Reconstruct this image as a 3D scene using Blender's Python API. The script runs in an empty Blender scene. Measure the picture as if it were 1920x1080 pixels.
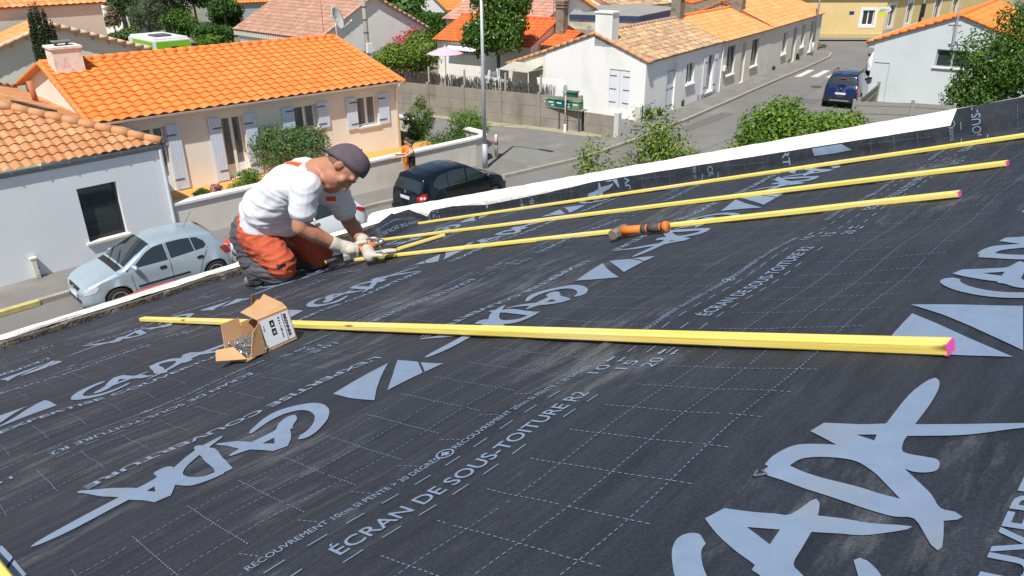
import bpy, bmesh, math, random
import numpy as np
from mathutils import Vector, Matrix, noise, geometry
R = math.radians
PI = math.pi
rnd = random.Random(7)
# ------------------------------------------------------------ camera
FPX, PITCH, ROLL, AZ, CAMH = 1415.0, 24.58, -0.557, 43.75, 7.5
sc = bpy.context.scene
col = sc.collection
_p, _r, _a = R(PITCH), R(ROLL), R(AZ)
_F = np.array([math.cos(_a), math.sin(_a), 0.]); _Rt = np.array([math.sin(_a), -math.cos(_a), 0.]); _U = np.array([0, 0, 1.])
FW = _F*math.cos(_p) - _U*math.sin(_p); _up = _F*math.sin(_p) + _U*math.cos(_p)
RT = _Rt*math.cos(_r) + _up*math.sin(_r); UP = _up*math.cos(_r) - _Rt*math.sin(_r)
CP = np.array([0, 0, CAMH])
cd = bpy.data.cameras.new('camera'); cam = bpy.data.objects.new('camera', cd); col.objects.link(cam)
cd.sensor_width = 36; cd.lens = FPX/1920*36; cd.clip_start = .05; cd.clip_end = 2000
m4 = Matrix(((RT[0], UP[0], -FW[0], 0), (RT[1], UP[1], -FW[1], 0), (RT[2], UP[2], -FW[2], CAMH), (0, 0, 0, 1)))
cam.matrix_world = m4
sc.camera = cam
# ------------------------------------------------------------ light
SUN_EL = 60.0
SH = np.array([math.cos(R(25.7)), math.sin(R(25.7))])     # horizontal direction shadows fall
world = bpy.data.worlds.new('World'); sc.world = world; world.use_nodes = True
nt = world.node_tree; nt.nodes.clear()
sky = nt.nodes.new('ShaderNodeTexSky'); sky.sky_type = 'NISHITA'; sky.sun_disc = False
sky.sun_elevation = R(SUN_EL); sky.sun_rotation = math.atan2(-SH[0], -SH[1])
bg = nt.nodes.new('ShaderNodeBackground'); bg.inputs[1].default_value = .075
wo = nt.nodes.new('ShaderNodeOutputWorld'); nt.links.new(sky.outputs[0], bg.inputs[0]); nt.links.new(bg.outputs[0], wo.inputs[0])
sd = bpy.data.lights.new('sun', 'SUN'); sd.energy = 5.0; sd.angle = R(.53); sd.color = (1, .95, .87)
sun = bpy.data.objects.new('sun', sd); col.objects.link(sun)
sdir = Vector((SH[0]*math.cos(R(SUN_EL)), SH[1]*math.cos(R(SUN_EL)), -math.sin(R(SUN_EL))))
sun.rotation_euler = sdir.to_track_quat('-Z', 'Y').to_euler()
vs = sc.view_settings; vs.view_transform = 'Standard'; vs.look = 'None'; vs.exposure = 0.28; vs.gamma = 1; vs.use_curve_mapping = False
sc.cycles.max_bounces = 6
# ------------------------------------------------------------ pixel -> place helpers
def ray(x, y): return FW + RT*((x-960)/FPX) - UP*((y-540)/FPX)
def G(x, y, z=0.):
    d = ray(x, y); return Vector(CP + d*((z-CAMH)/d[2]))
def PL(x, y, p, n):
    d = ray(x, y); n = np.array(n, float); p = np.array(p, float)
    return Vector(CP + d*(np.dot(p-CP, n)/np.dot(d, n)))
def WALL(x, y, P0, d): return PL(x, y, (P0[0], P0[1], 0), (-d[1], d[0], 0))
# ------------------------------------------------------------ materials
def _n(nt, t, **k):
    n = nt.nodes.new(t)
    for a, b in k.items(): setattr(n, a, b)
    return n
MATS = {}
def mat(name, c, rough=.8, c2=None, scale=4., amt=.5, bump=0., bscale=None, metal=0., spec=.3, stretch=None, detail=6, trans=0, coat=0, sheen=0, c3=None, scale3=1.):
    """principled with two-colour noise variation (object space) and noise bump"""
    if name in MATS: return MATS[name]
    m = bpy.data.materials.new(name); m.use_nodes = True; nt = m.node_tree; b = nt.nodes['Principled BSDF']; L = nt.links.new
    b.inputs['Roughness'].default_value = rough; b.inputs['Metallic'].default_value = metal
    b.inputs['Specular IOR Level'].default_value = spec
    if coat: b.inputs['Coat Weight'].default_value = coat; b.inputs['Coat Roughness'].default_value = .03
    if sheen: b.inputs['Sheen Weight'].default_value = sheen
    if trans: b.inputs['Transmission Weight'].default_value = trans
    c = tuple(c)+(1,)
    b.inputs['Base Color'].default_value = c
    if c2 is None and not bump and c3 is None:
        MATS[name] = m; return m
    tc = _n(nt, 'ShaderNodeTexCoord'); src = tc.outputs['Object']
    if stretch:
        mp = _n(nt, 'ShaderNodeMapping'); mp.inputs['Scale'].default_value = stretch; L(src, mp.inputs[0]); src = mp.outputs[0]
    nz = _n(nt, 'ShaderNodeTexNoise'); nz.inputs['Scale'].default_value = scale; nz.inputs['Detail'].default_value = detail; nz.inputs['Roughness'].default_value = .65
    L(src, nz.inputs[0]); out = None
    if c2 is not None:
        rp = _n(nt, 'ShaderNodeValToRGB'); rp.color_ramp.elements[0].position = .5-.25*amt-.05; rp.color_ramp.elements[1].position = .5+.25*amt+.05
        rp.color_ramp.elements[0].color = c; rp.color_ramp.elements[1].color = tuple(c2)+(1,)
        L(nz.outputs[0], rp.inputs[0]); out = rp.outputs[0]
    if c3 is not None:
        n3 = _n(nt, 'ShaderNodeTexNoise'); n3.inputs['Scale'].default_value = scale3; n3.inputs['Detail'].default_value = 8; L(src, n3.inputs[0])
        r3 = _n(nt, 'ShaderNodeValToRGB'); r3.color_ramp.elements[0].position = .52; r3.color_ramp.elements[1].position = .72
        L(n3.outputs[0], r3.inputs[0])
        mx = _n(nt, 'ShaderNodeMix', data_type='RGBA'); L(r3.outputs[0], mx.inputs[0])
        if out: L(out, mx.inputs[6])
        else: mx.inputs[6].default_value = c
        mx.inputs[7].default_value = tuple(c3)+(1,); out = mx.outputs[2]
    if out: L(out, b.inputs['Base Color'])
    if bump:
        n2 = _n(nt, 'ShaderNodeTexNoise'); n2.inputs['Scale'].default_value = bscale or scale*6; n2.inputs['Detail'].default_value = 5; L(src, n2.inputs[0])
        bp = _n(nt, 'ShaderNodeBump'); bp.inputs['Strength'].default_value = bump; bp.inputs['Distance'].default_value = .02
        L(n2.outputs[0], bp.inputs['Height']); L(bp.outputs[0], b.inputs['Normal'])
    MATS[name] = m; return m
def tile_mat(name, cols, rough=.8, weather=None, wamt=.5):
    """per-tile colour from the tile index held in the uv map"""
    m = bpy.data.materials.new(name); m.use_nodes = True; nt = m.node_tree; b = nt.nodes['Principled BSDF']; L = nt.links.new
    b.inputs['Roughness'].default_value = rough; b.inputs['Specular IOR Level'].default_value = .25
    uv = _n(nt, 'ShaderNodeUVMap'); fl = _n(nt, 'ShaderNodeVectorMath', operation='FLOOR'); L(uv.outputs[0], fl.inputs[0])
    wn = _n(nt, 'ShaderNodeTexWhiteNoise', noise_dimensions='2D'); L(fl.outputs[0], wn.inputs[0])
    rp = _n(nt, 'ShaderNodeValToRGB'); e = rp.color_ramp.elements
    for i, c in enumerate(cols):
        el = e[i] if i < 2 else e.new(1.)
        el.position = i/(len(cols)-1); el.color = tuple(c)+(1,)
    L(wn.outputs[0], rp.inputs[0]); out = rp.outputs[0]
    tc = _n(nt, 'ShaderNodeTexCoord'); nz = _n(nt, 'ShaderNodeTexNoise'); nz.inputs['Scale'].default_value = 9; nz.inputs['Detail'].default_value = 7; L(tc.outputs['Object'], nz.inputs[0])
    if weather:
        r2 = _n(nt, 'ShaderNodeValToRGB'); r2.color_ramp.elements[0].position = .45; r2.color_ramp.elements[1].position = .7
        r2.color_ramp.elements[1].color = (wamt,)*3+(1,)
        L(nz.outputs[0], r2.inputs[0]); mx = _n(nt, 'ShaderNodeMix', data_type='RGBA'); L(r2.outputs[0], mx.inputs[0]); L(out, mx.inputs[6]); mx.inputs[7].default_value = tuple(weather)+(1,); out = mx.outputs[2]
    L(out, b.inputs['Base Color'])
    bp = _n(nt, 'ShaderNodeBump'); bp.inputs['Strength'].default_value = .15; bp.inputs['Distance'].default_value = .01; L(nz.outputs[0], bp.inputs['Height']); L(bp.outputs[0], b.inputs['Normal'])
    return m
def leaf_mat(name, c1, c2, rough=.5, c3=None):
    m = bpy.data.materials.new(name); m.use_nodes = True; nt = m.node_tree; b = nt.nodes['Principled BSDF']; L = nt.links.new
    b.inputs['Roughness'].default_value = rough; b.inputs['Specular IOR Level'].default_value = .35
    g = _n(nt, 'ShaderNodeNewGeometry'); rp = _n(nt, 'ShaderNodeValToRGB'); rp.color_ramp.elements[0].color = tuple(c1)+(1,); rp.color_ramp.elements[1].color = tuple(c2)+(1,)
    if c3: el = rp.color_ramp.elements.new(.93); el.color = tuple(c2)+(1,); rp.color_ramp.elements[2].color = tuple(c3)+(1,)
    tc = _n(nt, 'ShaderNodeTexCoord'); nz = _n(nt, 'ShaderNodeTexNoise'); nz.inputs['Scale'].default_value = 2.2; L(tc.outputs['Object'], nz.inputs[0])
    ad = _n(nt, 'ShaderNodeMath', operation='MULTIPLY_ADD'); ad.inputs[1].default_value = .55; L(g.outputs['Random Per Island'], ad.inputs[0])
    a2 = _n(nt, 'ShaderNodeMath', operation='MULTIPLY_ADD'); a2.inputs[1].default_value = 1.2; a2.inputs[2].default_value = -.38; L(nz.outputs[0], a2.inputs[0]); L(a2.outputs[0], ad.inputs[2])
    L(ad.outputs[0], rp.inputs[0]); L(rp.outputs[0], b.inputs['Base Color'])
    tr = _n(nt, 'ShaderNodeBsdfTranslucent'); L(rp.outputs[0], tr.inputs[0]); mx = _n(nt, 'ShaderNodeMixShader'); mx.inputs[0].default_value = .3
    o = nt.nodes['Material Output']; L(b.outputs[0], mx.inputs[1]); L(tr.outputs[0], mx.inputs[2]); L(mx.outputs[0], o.inputs[0])
    return m
# ------------------------------------------------------------ object helpers
def tag(o, label=None, cat=None, group=None, kind=None):
    if label: o['label'] = label
    if cat: o['category'] = cat
    if group: o['group'] = group
    if kind: o['kind'] = kind
    return o
def empty(name, loc=(0, 0, 0), rz=0., label=None, cat=None, group=None, kind=None):
    o = bpy.data.objects.new(name, None); col.objects.link(o); o.location = loc; o.rotation_euler = (0, 0, rz); o.empty_display_size = .2
    return tag(o, label, cat, group, kind)
def link(name, me, m=None, parent=None):
    o = bpy.data.objects.new(name, me); col.objects.link(o)
    if m is not None: me.materials.append(m)
    if parent is not None: o.parent = parent
    return o
def copy_tree(o, parent=None):
    c = o.copy(); col.objects.link(c)
    if parent is not None: c.parent = parent
    for ch in o.children: copy_tree(ch, c)
    return c
class MB:
    """collects faces; build() links ONE mesh object"""
    def __init__(s): s.v = []; s.f = []; s.uv = []
    def add(s, vs, fs):
        k = len(s.v); s.v += [tuple(p) for p in vs]; s.f += [tuple(i+k for i in f) for f in fs]; return s
    def quad(s, a, b, c, d): return s.add([a, b, c, d], [(0, 1, 2, 3)])
    def poly(s, pts): return s.add(pts, [tuple(range(len(pts)))])
    def box(s, a, b, fr=None):
        (x0, y0, z0), (x1, y1, z1) = a, b
        P = [(x0, y0, z0), (x1, y0, z0), (x1, y1, z0), (x0, y1, z0), (x0, y0, z1), (x1, y0, z1), (x1, y1, z1), (x0, y1, z1)]
        if fr: P = [fr(*p) for p in P]
        return s.add(P, [(0, 3, 2, 1), (4, 5, 6, 7), (0, 1, 5, 4), (1, 2, 6, 5), (2, 3, 7, 6), (3, 0, 4, 7)])
    def prism(s, pts, off):
        """closed polygon extruded by vector off"""
        n = len(pts); o = Vector(off); P = [Vector(p) for p in pts]
        return s.add(P+[p+o for p in P], [tuple(range(n-1, -1, -1)), tuple(range(n, 2*n))]+[(i, (i+1) % n, n+(i+1) % n, n+i) for i in range(n)])
    def tube(s, pts, rad, n=8, cap=True):
        P = [Vector(p) for p in pts]
        rr = rad if isinstance(rad, (list, tuple)) else [rad]*len(P)
        V = []; up = None
        for i, p in enumerate(P):
            t = (P[min(i+1, len(P)-1)]-P[max(i-1, 0)]).normalized()
            if up is None: up = Vector((0, 0, 1)) if abs(t.z) < .9 else Vector((1, 0, 0))
            a = t.cross(up)
            if a.length < 1e-4: a = t.cross(Vector((0, 1, 0)))
            a.normalize(); b = t.cross(a).normalized(); up = a.cross(t)*1.
            for k in range(n):
                an = 2*PI*k/n; V.append(p+(a*math.cos(an)+b*math.sin(an))*rr[i])
        F = [(i*n+k, i*n+(k+1) % n, (i+1)*n+(k+1) % n, (i+1)*n+k) for i in range(len(P)-1) for k in range(n)]
        if cap: F += [tuple(range(n-1, -1, -1)), tuple(range((len(P)-1)*n, len(P)*n))]
        return s.add(V, F)
    def lathe(s, prof, c=(0, 0, 0), n=16, fr=None):
        V = []
        for r, z in prof:
            for k in range(n):
                p = (c[0]+r*math.cos(2*PI*k/n), c[1]+r*math.sin(2*PI*k/n), c[2]+z); V.append(fr(*p) if fr else p)
        m = len(prof)
        F = [(i*n+k, i*n+(k+1) % n, (i+1)*n+(k+1) % n, (i+1)*n+k) for i in range(m-1) for k in range(n)]
        F += [tuple(range(n-1, -1, -1)), tuple(range((m-1)*n, m*n))]
        return s.add(V, F)
    def build(s, name, m=None, parent=None, smooth=False, bevel=0, fix=True):
        me = bpy.data.meshes.new(name); me.from_pydata(s.v, [], s.f)
        if s.uv:
            l = me.uv_layers.new(name='UVMap'); l.data.foreach_set('uv', [c for t in s.uv for c in t])
        if fix and not s.uv:
            b = bmesh.new(); b.from_mesh(me); bmesh.ops.recalc_face_normals(b, faces=b.faces)
            if bevel: bmesh.ops.bevel(b, geom=b.edges[:], offset=bevel, segments=2, affect='EDGES', clamp_overlap=True)
            b.to_mesh(me); b.free()
        if smooth: me.polygons.foreach_set('use_smooth', [True]*len(me.polygons))
        me.update()
        return link(name, me, m, parent)
class Frame:
    """local axes on the ground: u along ang, v to its left, z up"""
    def __init__(s, o, ang=0., z=0.):
        s.o = Vector((o[0], o[1], z)); s.u = Vector((math.cos(ang), math.sin(ang), 0)); s.v = Vector((-math.sin(ang), math.cos(ang), 0)); s.ang = ang
    def __call__(s, u, v, z=0.): return s.o+s.u*u+s.v*v+Vector((0, 0, z))
    def hit(s, x, y, v=0.):
        """(u, z) of the pixel on the upright plane v = const"""
        p = s(0, v); q = PL(x, y, p, s.v); return ((q-s.o).dot(s.u), q.z-s.o.z)
def smooth_by_mod(o, lv=1):
    md = o.modifiers.new('s', 'SUBSURF'); md.levels = lv; md.render_levels = lv; return o
_txt = {}
def text_mesh(t, bold=0.):
    """outline of a line of text as verts, faces; cap height about .7"""
    k = (t, bold)
    if k not in _txt:
        cu = bpy.data.curves.new('t', 'FONT'); cu.body = t; cu.offset = bold; cu.resolution_u = 3
        o = bpy.data.objects.new('t', cu); col.objects.link(o)
        dg = bpy.context.evaluated_depsgraph_get(); me = bpy.data.meshes.new_from_object(o.evaluated_get(dg))
        V = [tuple(v.co[:2]) for v in me.vertices]; F = [tuple(p.vertices) for p in me.polygons]
        bpy.data.objects.remove(o); bpy.data.curves.remove(cu); bpy.data.meshes.remove(me)
        _txt[k] = (V, F)
    return _txt[k]
def text_fit(t, w, h, bold=0.):
    V, F = text_mesh(t, bold); xs = [v[0] for v in V]; ys = [v[1] for v in V]
    x0, x1 = min(xs), max(xs); cap = .73
    return [((x-x0)/(x1-x0)*w, y/cap*h) for x, y in V], F
# ------------------------------------------------------------ our own roof
SL = R(18.55)
RO = Vector((0, 0, CAMH-.5325)); RU = Vector((1, 0, 0)); RV = Vector((0, math.cos(SL), -math.sin(SL))); RN = Vector((0, math.sin(SL), math.cos(SL)))
UF, VE = 3.62, 5.2                                # fold line at the gable, foot of the street parapet
def uvpix(x, y, n=0.):
    q = PL(x, y, RO+RN*n, RN)-RO; return q.dot(RU), q.dot(RV)
def RP(u, v, n=0.): return RO+RU*u+RV*v+RN*n
def hup(v):
    xs = [-2, .87, .88, 1.5, 2.9, 3.3, 3.9, 4.3, 4.55, 4.62, 4.87, 5.1, 5.3]
    ys = [.145, .14, .076, .08, .088, .066, .05, .08, .075, .03, .11, .09, .03]
    return float(np.interp(v, xs, ys))
def wrk(u, v):
    a = noise.noise(Vector((u*.9, v*4.2, 1.3)))*.0085+noise.noise(Vector((u*2.0, v*12, 5.1)))*.0023
    k = max(0., min(1., (1.6-u)/1.4))*max(0., min(1., (v-1.0)/.8))
    a += k*(noise.noise(Vector((u*1.6, v*11, 9.7)))*.0052+noise.noise(Vector((u*4, v*25, 2.2)))*.0015)
    a += .9*noise.noise(Vector((u*.5+3, v*.9, 7)))*.009
    a -= .007*(.5-.5*math.cos(2*PI*(u-2.47)/.52))*max(0, min(1, (UF-.15-u)/.3))     # sag between the rafters
    return a
EDGES = [-1.2, .95, 2.27, 3.6, 5.2]
def lap(v, i):
    lo, hi = EDGES[i], EDGES[i+1]
    return .0065*max(0., (v-lo)/(hi-lo))
def SURF(u, v, i, e=0.):
    n = lap(v, i)+wrk(u, v)+e
    if u <= UF: return RP(u, v, n)
    t = u-UF
    return RP(UF-e+.012+.25*t+wrk(3+t*3, v*1.7)*1.2, v, .012+t)
def membrane_mat():
    m = bpy.data.materials.new('underlay'); m.use_nodes = True; nt = m.node_tree; b = nt.nodes['Principled BSDF']; L = nt.links.new
    b.inputs['Roughness'].default_value = .62; b.inputs['Specular IOR Level'].default_value = .35
    b.inputs['Sheen Weight'].default_value = .03; b.inputs['Sheen Roughness'].default_value = .4
    tc = _n(nt, 'ShaderNodeTexCoord'); mp = _n(nt, 'ShaderNodeMapping'); mp.inputs['Scale'].default_value = (1.4, 16, 16); L(tc.outputs['Object'], mp.inputs[0])
    n1 = _n(nt, 'ShaderNodeTexNoise'); n1.inputs['Scale'].default_value = 2.2; n1.inputs['Detail'].default_value = 8; n1.inputs['Roughness'].default_value = .7; L(mp.outputs[0], n1.inputs[0])
    r1 = _n(nt, 'ShaderNodeValToRGB'); r1.color_ramp.elements[0].position = .35; r1.color_ramp.elements[1].position = .75
    r1.color_ramp.elements[0].color = (.014, .0175, .026, 1); r1.color_ramp.elements[1].color = (.032, .039, .054, 1); L(n1.outputs[0], r1.inputs[0])
    # pale dust left by boots and chalk
    n2 = _n(nt, 'ShaderNodeTexNoise'); n2.inputs['Scale'].default_value = 1.5; n2.inputs['Detail'].default_value = 3; L(tc.outputs['Object'], n2.inputs[0])
    mp3 = _n(nt, 'ShaderNodeMapping'); mp3.inputs['Scale'].default_value = (3, 13, 13); L(tc.outputs['Object'], mp3.inputs[0])
    n3 = _n(nt, 'ShaderNodeTexNoise'); n3.inputs['Scale'].default_value = 1.3; n3.inputs['Detail'].default_value = 9; n3.inputs['Roughness'].default_value = .75; L(mp3.outputs[0], n3.inputs[0])
    mu = _n(nt, 'ShaderNodeMath', operation='MULTIPLY'); L(n2.outputs[0], mu.inputs[0]); L(n3.outputs[0], mu.inputs[1])
    r2 = _n(nt, 'ShaderNodeValToRGB'); r2.color_ramp.elements[0].position = .30; r2.color_ramp.elements[1].position = .42; r2.color_ramp.elements[1].color = (.5,)*3+(1,); L(mu.outputs[0], r2.inputs[0])
    mx = _n(nt, 'ShaderNodeMix', data_type='RGBA'); L(r2.outputs[0], mx.inputs[0]); L(r1.outputs[0], mx.inputs[6]); mx.inputs[7].default_value = (.15, .155, .165, 1)
    # woven threads
    wv = _n(nt, 'ShaderNodeTexWave', wave_type='BANDS', bands_direction='DIAGONAL'); wv.inputs['Scale'].default_value = 130; wv.inputs['Distortion'].default_value = 1.5; wv.inputs['Detail'].default_value = 1; L(tc.outputs['Object'], wv.inputs[0])
    nf = _n(nt, 'ShaderNodeTexNoise'); nf.inputs['Scale'].default_value = 240; nf.inputs['Detail'].default_value = 3; L(tc.outputs['Object'], nf.inputs[0])
    rf = _n(nt, 'ShaderNodeMapRange'); rf.inputs[1].default_value = .3; rf.inputs[2].default_value = .7; rf.inputs[3].default_value = .72; rf.inputs[4].default_value = 1.3; L(nf.outputs[0], rf.inputs[0])
    rw = _n(nt, 'ShaderNodeMapRange'); rw.inputs[3].default_value = .86; rw.inputs[4].default_value = 1.16; L(wv.outputs[0], rw.inputs[0])
    m1 = _n(nt, 'ShaderNodeMath', operation='MULTIPLY'); L(rf.outputs[0], m1.inputs[0]); L(rw.outputs[0], m1.inputs[1])
    ml = _n(nt, 'ShaderNodeVectorMath', operation='SCALE'); L(mx.outputs[2], ml.inputs[0]); L(m1.outputs[0], ml.inputs['Scale'])
    L(ml.outputs[0], b.inputs['Base Color'])
    bp = _n(nt, 'ShaderNodeBump'); bp.inputs['Strength'].default_value = .25; bp.inputs['Distance'].default_value = .004; L(n1.outputs[0], bp.inputs['Height'])
    b2 = _n(nt, 'ShaderNodeBump'); b2.inputs['Strength'].default_value = .18; b2.inputs['Distance'].default_value = .001; L(wv.outputs[0], b2.inputs['Height']); L(bp.outputs[0], b2.inputs['Normal'])
    L(b2.outputs[0], b.inputs['Normal']); return m
M_MEM = membrane_mat()
M_PRT = mat('pale_print', (.155, .22, .325), .5, c2=(.20, .27, .385), scale=30, amt=.9, c3=(.20, .23, .28), scale3=7, spec=.5)
M_PLASTER = mat('white_plaster', (.78, .77, .74), .9, c2=(.84, .83, .80), scale=6, bump=.5, bscale=30, c3=(.62, .60, .56), scale3=5)
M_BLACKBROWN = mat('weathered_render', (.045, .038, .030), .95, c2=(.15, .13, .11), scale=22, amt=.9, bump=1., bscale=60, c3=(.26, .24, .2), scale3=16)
own = empty('site_building', RO+RV*5, 0, 'building under the black roofing underlay, with white parapets along street and gable', 'building')
ownI = Vector(own.location)
def ownpart(o, p=None):
    o.parent = p or own
    if p is None: o.matrix_parent_inverse = Matrix.Translation(-ownI)
    return o
# walls under the roof
yE = 5.34*math.cos(SL); zE = RO.z-5.34*math.sin(SL)
w = MB(); w.prism([(-1.9, yE, 0), (-1.9, yE, zE-.02), (-1.9, -1.0, RO.z+1.0*math.tan(SL)-.06), (-1.9, -1.0, 0)], (3.9+1.9, 0, 0))
ownpart(w.build('wall', mat('cream_render', (.72, .69, .62), .9, c2=(.78, .75, .68), scale=5, bump=.3)))
LOGO = {
 'C': [[(0.365, 0.245), (0.385, 0.256), (0.401, 0.259), (0.413, 0.253), (0.417, 0.241), (0.41, 0.231), (0.403, 0.223), (0.393, 0.222), (0.378, 0.214), (0.358, 0.198), (0.339, 0.176), (0.322, 0.147), (0.314, 0.117), (0.314, 0.086), (0.324, 0.06), (0.345, 0.042), (0.373, 0.039), (0.402, 0.047), (0.44, 0.068), (0.446, 0.064), (0.444, 0.056), (0.432, 0.041), (0.415, 0.028), (0.393, 0.012), (0.363, -0.0), (0.332, 0.004), (0.299, 0.032), (0.28, 0.068), (0.276, 0.113), (0.291, 0.163), (0.326, 0.213)]],
 'A': [[(0.448, 0.251), (0.476, 0.24), (0.481, 0.205), (0.488, 0.179), (0.494, 0.162), (0.528, 0.152), (0.534, 0.148), (0.527, 0.141), (0.503, 0.133), (0.507, 0.106), (0.508, 0.077), (0.514, 0.049), (0.515, 0.034), (0.509, 0.037), (0.496, 0.056), (0.484, 0.076), (0.479, 0.098), (0.471, 0.127), (0.44, 0.124), (0.41, 0.12), (0.397, 0.105), (0.383, 0.088), (0.360, 0.074), (0.346, 0.076), (0.34, 0.09), (0.352, 0.118), (0.370, 0.135), (0.377, 0.142), (0.382, 0.154), (0.391, 0.155), (0.405, 0.186), (0.425, 0.221)], [(0.451, 0.196), (0.462, 0.16), (0.432, 0.158)]],
 'DA': [[(0.91, 0.127), (0.899, 0.118), (0.865, 0.11), (0.809, 0.105), (0.745, 0.103), (0.775, -0.015), (0.782, -0.06), (0.779, -.066), (.774, -.06), (0.761, -0.018), (0.736, 0.022), (0.723, 0.052), (0.709, 0.101), (0.691, 0.1), (0.666, 0.092), (0.661, 0.069), (0.658, 0.051), (0.646, 0.044), (0.631, 0.044), (0.624, 0.055), (0.623, 0.068), (0.627, 0.078), (0.6, 0.052), (0.58, 0.034), (0.556, 0.018), (0.552, 0.002), (0.545, -0.007), (0.539, -0.004), (0.533, 0.008), (0.507, 0.001), (0.487, -0.003), (0.481, -0.001), (0.488, 0.007), (0.501, 0.016), (0.53, 0.037), (0.528, 0.057), (0.532, 0.085), (0.539, 0.114), (0.545, 0.143), (0.549, 0.171), (0.556, 0.202), (0.562, 0.231), (0.571, 0.234), (0.58, 0.232), (0.584, 0.239), (0.608, 0.238), (0.634, 0.228), (0.647, 0.213), (0.658, 0.173), (0.67, 0.195), (0.684, 0.22), (0.713, 0.213), (0.722, 0.17), (0.737, 0.137), (0.838, 0.141), (0.892, 0.135)], [(0.59, 0.207), (0.609, 0.201), (0.62, 0.185), (0.627, 0.163), (0.629, 0.144), (0.624, 0.128), (0.608, 0.106), (0.592, 0.09), (0.563, 0.062), (0.567, 0.087), (0.573, 0.111), (0.576, 0.135), (0.578, 0.16), (0.582, 0.184)], [(0.693, 0.16), (0.702, 0.137), (0.685, 0.134)]],
 'T1': [[(0.226, 0.261), (0.229, 0.173), (0.227, 0.079), (0.028, 0.038), (0.119, 0.131), (0.171, 0.19)]], 'T2': [[(0.175, 0.242), (0.002, 0.046), (0.0, 0.135), (0.067, 0.242)]], 'T3': [[(0., .147), (0., .243), (.06, .243)]]}
def soften(l):
    """round off the gentle bends of a lettering outline, keep its sharp corners"""
    P = [Vector(p) for p in l]; n = len(P); sharp = []
    for i in range(n):
        a, b = P[i]-P[i-1], P[(i+1) % n]-P[i]; sharp.append(abs(a.angle_signed(b, 0)) > 1.05)
    out = []
    for i in range(n):
        p0, p1, p2, p3 = P[i-1], P[i], P[(i+1) % n], P[(i+2) % n]
        if sharp[i]: p0 = p1
        if sharp[(i+1) % n]: p3 = p2
        out.append(tuple(p1))
        if (p2-p1).length > .012:
            for t in (.33, .67):
                q = .5*((2*p1)+(p2-p0)*t+(2*p0-5*p1+4*p2-p3)*t*t+(3*p1-p0-3*p2+p3)*t**3); out.append(tuple(q))
    return out
def tri2d(loops):
    fl = [p for l in loops for p in l]
    return fl, geometry.tessellate_polygon([[Vector((x, y, 0)) for x, y in l] for l in loops])
class Print:
    """flat artwork in roof coordinates, cut fine enough to lie on the creased underlay"""
    def __init__(s, i): s.i = i; s.V = []; s.F = []; s.dv = []; s.df = []
    def shape(s, V, F, T):
        k = len(s.V); s.V += [T(*p) for p in V]; s.F += [tuple(a+k for a in f) for f in F]
    def dash(s, u0, v0, u1, v1, ln, gap, w):
        d = math.hypot(u1-u0, v1-v0); a, b = (u1-u0)/d, (v1-v0)/d; t = 0
        while t+ln <= d:
            if rnd.random() > .03:
                q = len(s.dv); e = t+ln
                for tt, ww in ((t, -w/2), (e, -w/2), (e, w/2), (t, w/2)): s.dv.append((u0+a*tt-b*ww, v0+b*tt+a*ww))
                s.df.append((q, q+1, q+2, q+3))
            t += ln+gap
    def build(s, parent):
        bm = bmesh.new()
        vs = [bm.verts.new((x, y, 0)) for x, y in s.V]
        for f in s.F:
            try: bm.faces.new([vs[a] for a in f])
            except ValueError: pass
        for ax, lo, hi in ((0, -1.6, 3.8), (1, -1.2, 5.3)):
            t = lo
            while t < hi:
                co = (t, 0, 0) if ax == 0 else (0, t, 0); no = (1, 0, 0) if ax == 0 else (0, 1, 0)
                bmesh.ops.bisect_plane(bm, geom=bm.verts[:]+bm.edges[:]+bm.faces[:], dist=1e-5, plane_co=co, plane_no=no); t += .016 if ax else .045
        for q in (0, .012, .024, .036, .05, .058, .066, .074, .082, .09, .11, .13): bmesh.ops.bisect_plane(bm, geom=bm.verts[:]+bm.edges[:]+bm.faces[:], dist=1e-5, plane_co=(UF+q, 0, 0), plane_no=(1, 0, 0))
        for v, f in ((s.dv, s.df),):
            q = [bm.verts.new((x, y, 0)) for x, y in v]
            for g in f: bm.faces.new([q[a] for a in g])
        lo, hi = EDGES[s.i]+.004, EDGES[s.i+1]-.004
        kill = [f for f in bm.faces if not (lo < f.calc_center_median().y < hi and -1.55 < f.calc_center_median().x < UF+hup(f.calc_center_median().y)-.006)]
        bmesh.ops.delete(bm, geom=kill, context='FACES')
        bmesh.ops.recalc_face_normals(bm, faces=bm.faces)
        for v in bm.verts: v.co = SURF(v.co.x, v.co.y, s.i, .0024)
        me = bpy.data.meshes.new('printed_pattern'); bm.to_mesh(me); bm.free()
        return link('printed_pattern', me, M_PRT, parent)
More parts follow.
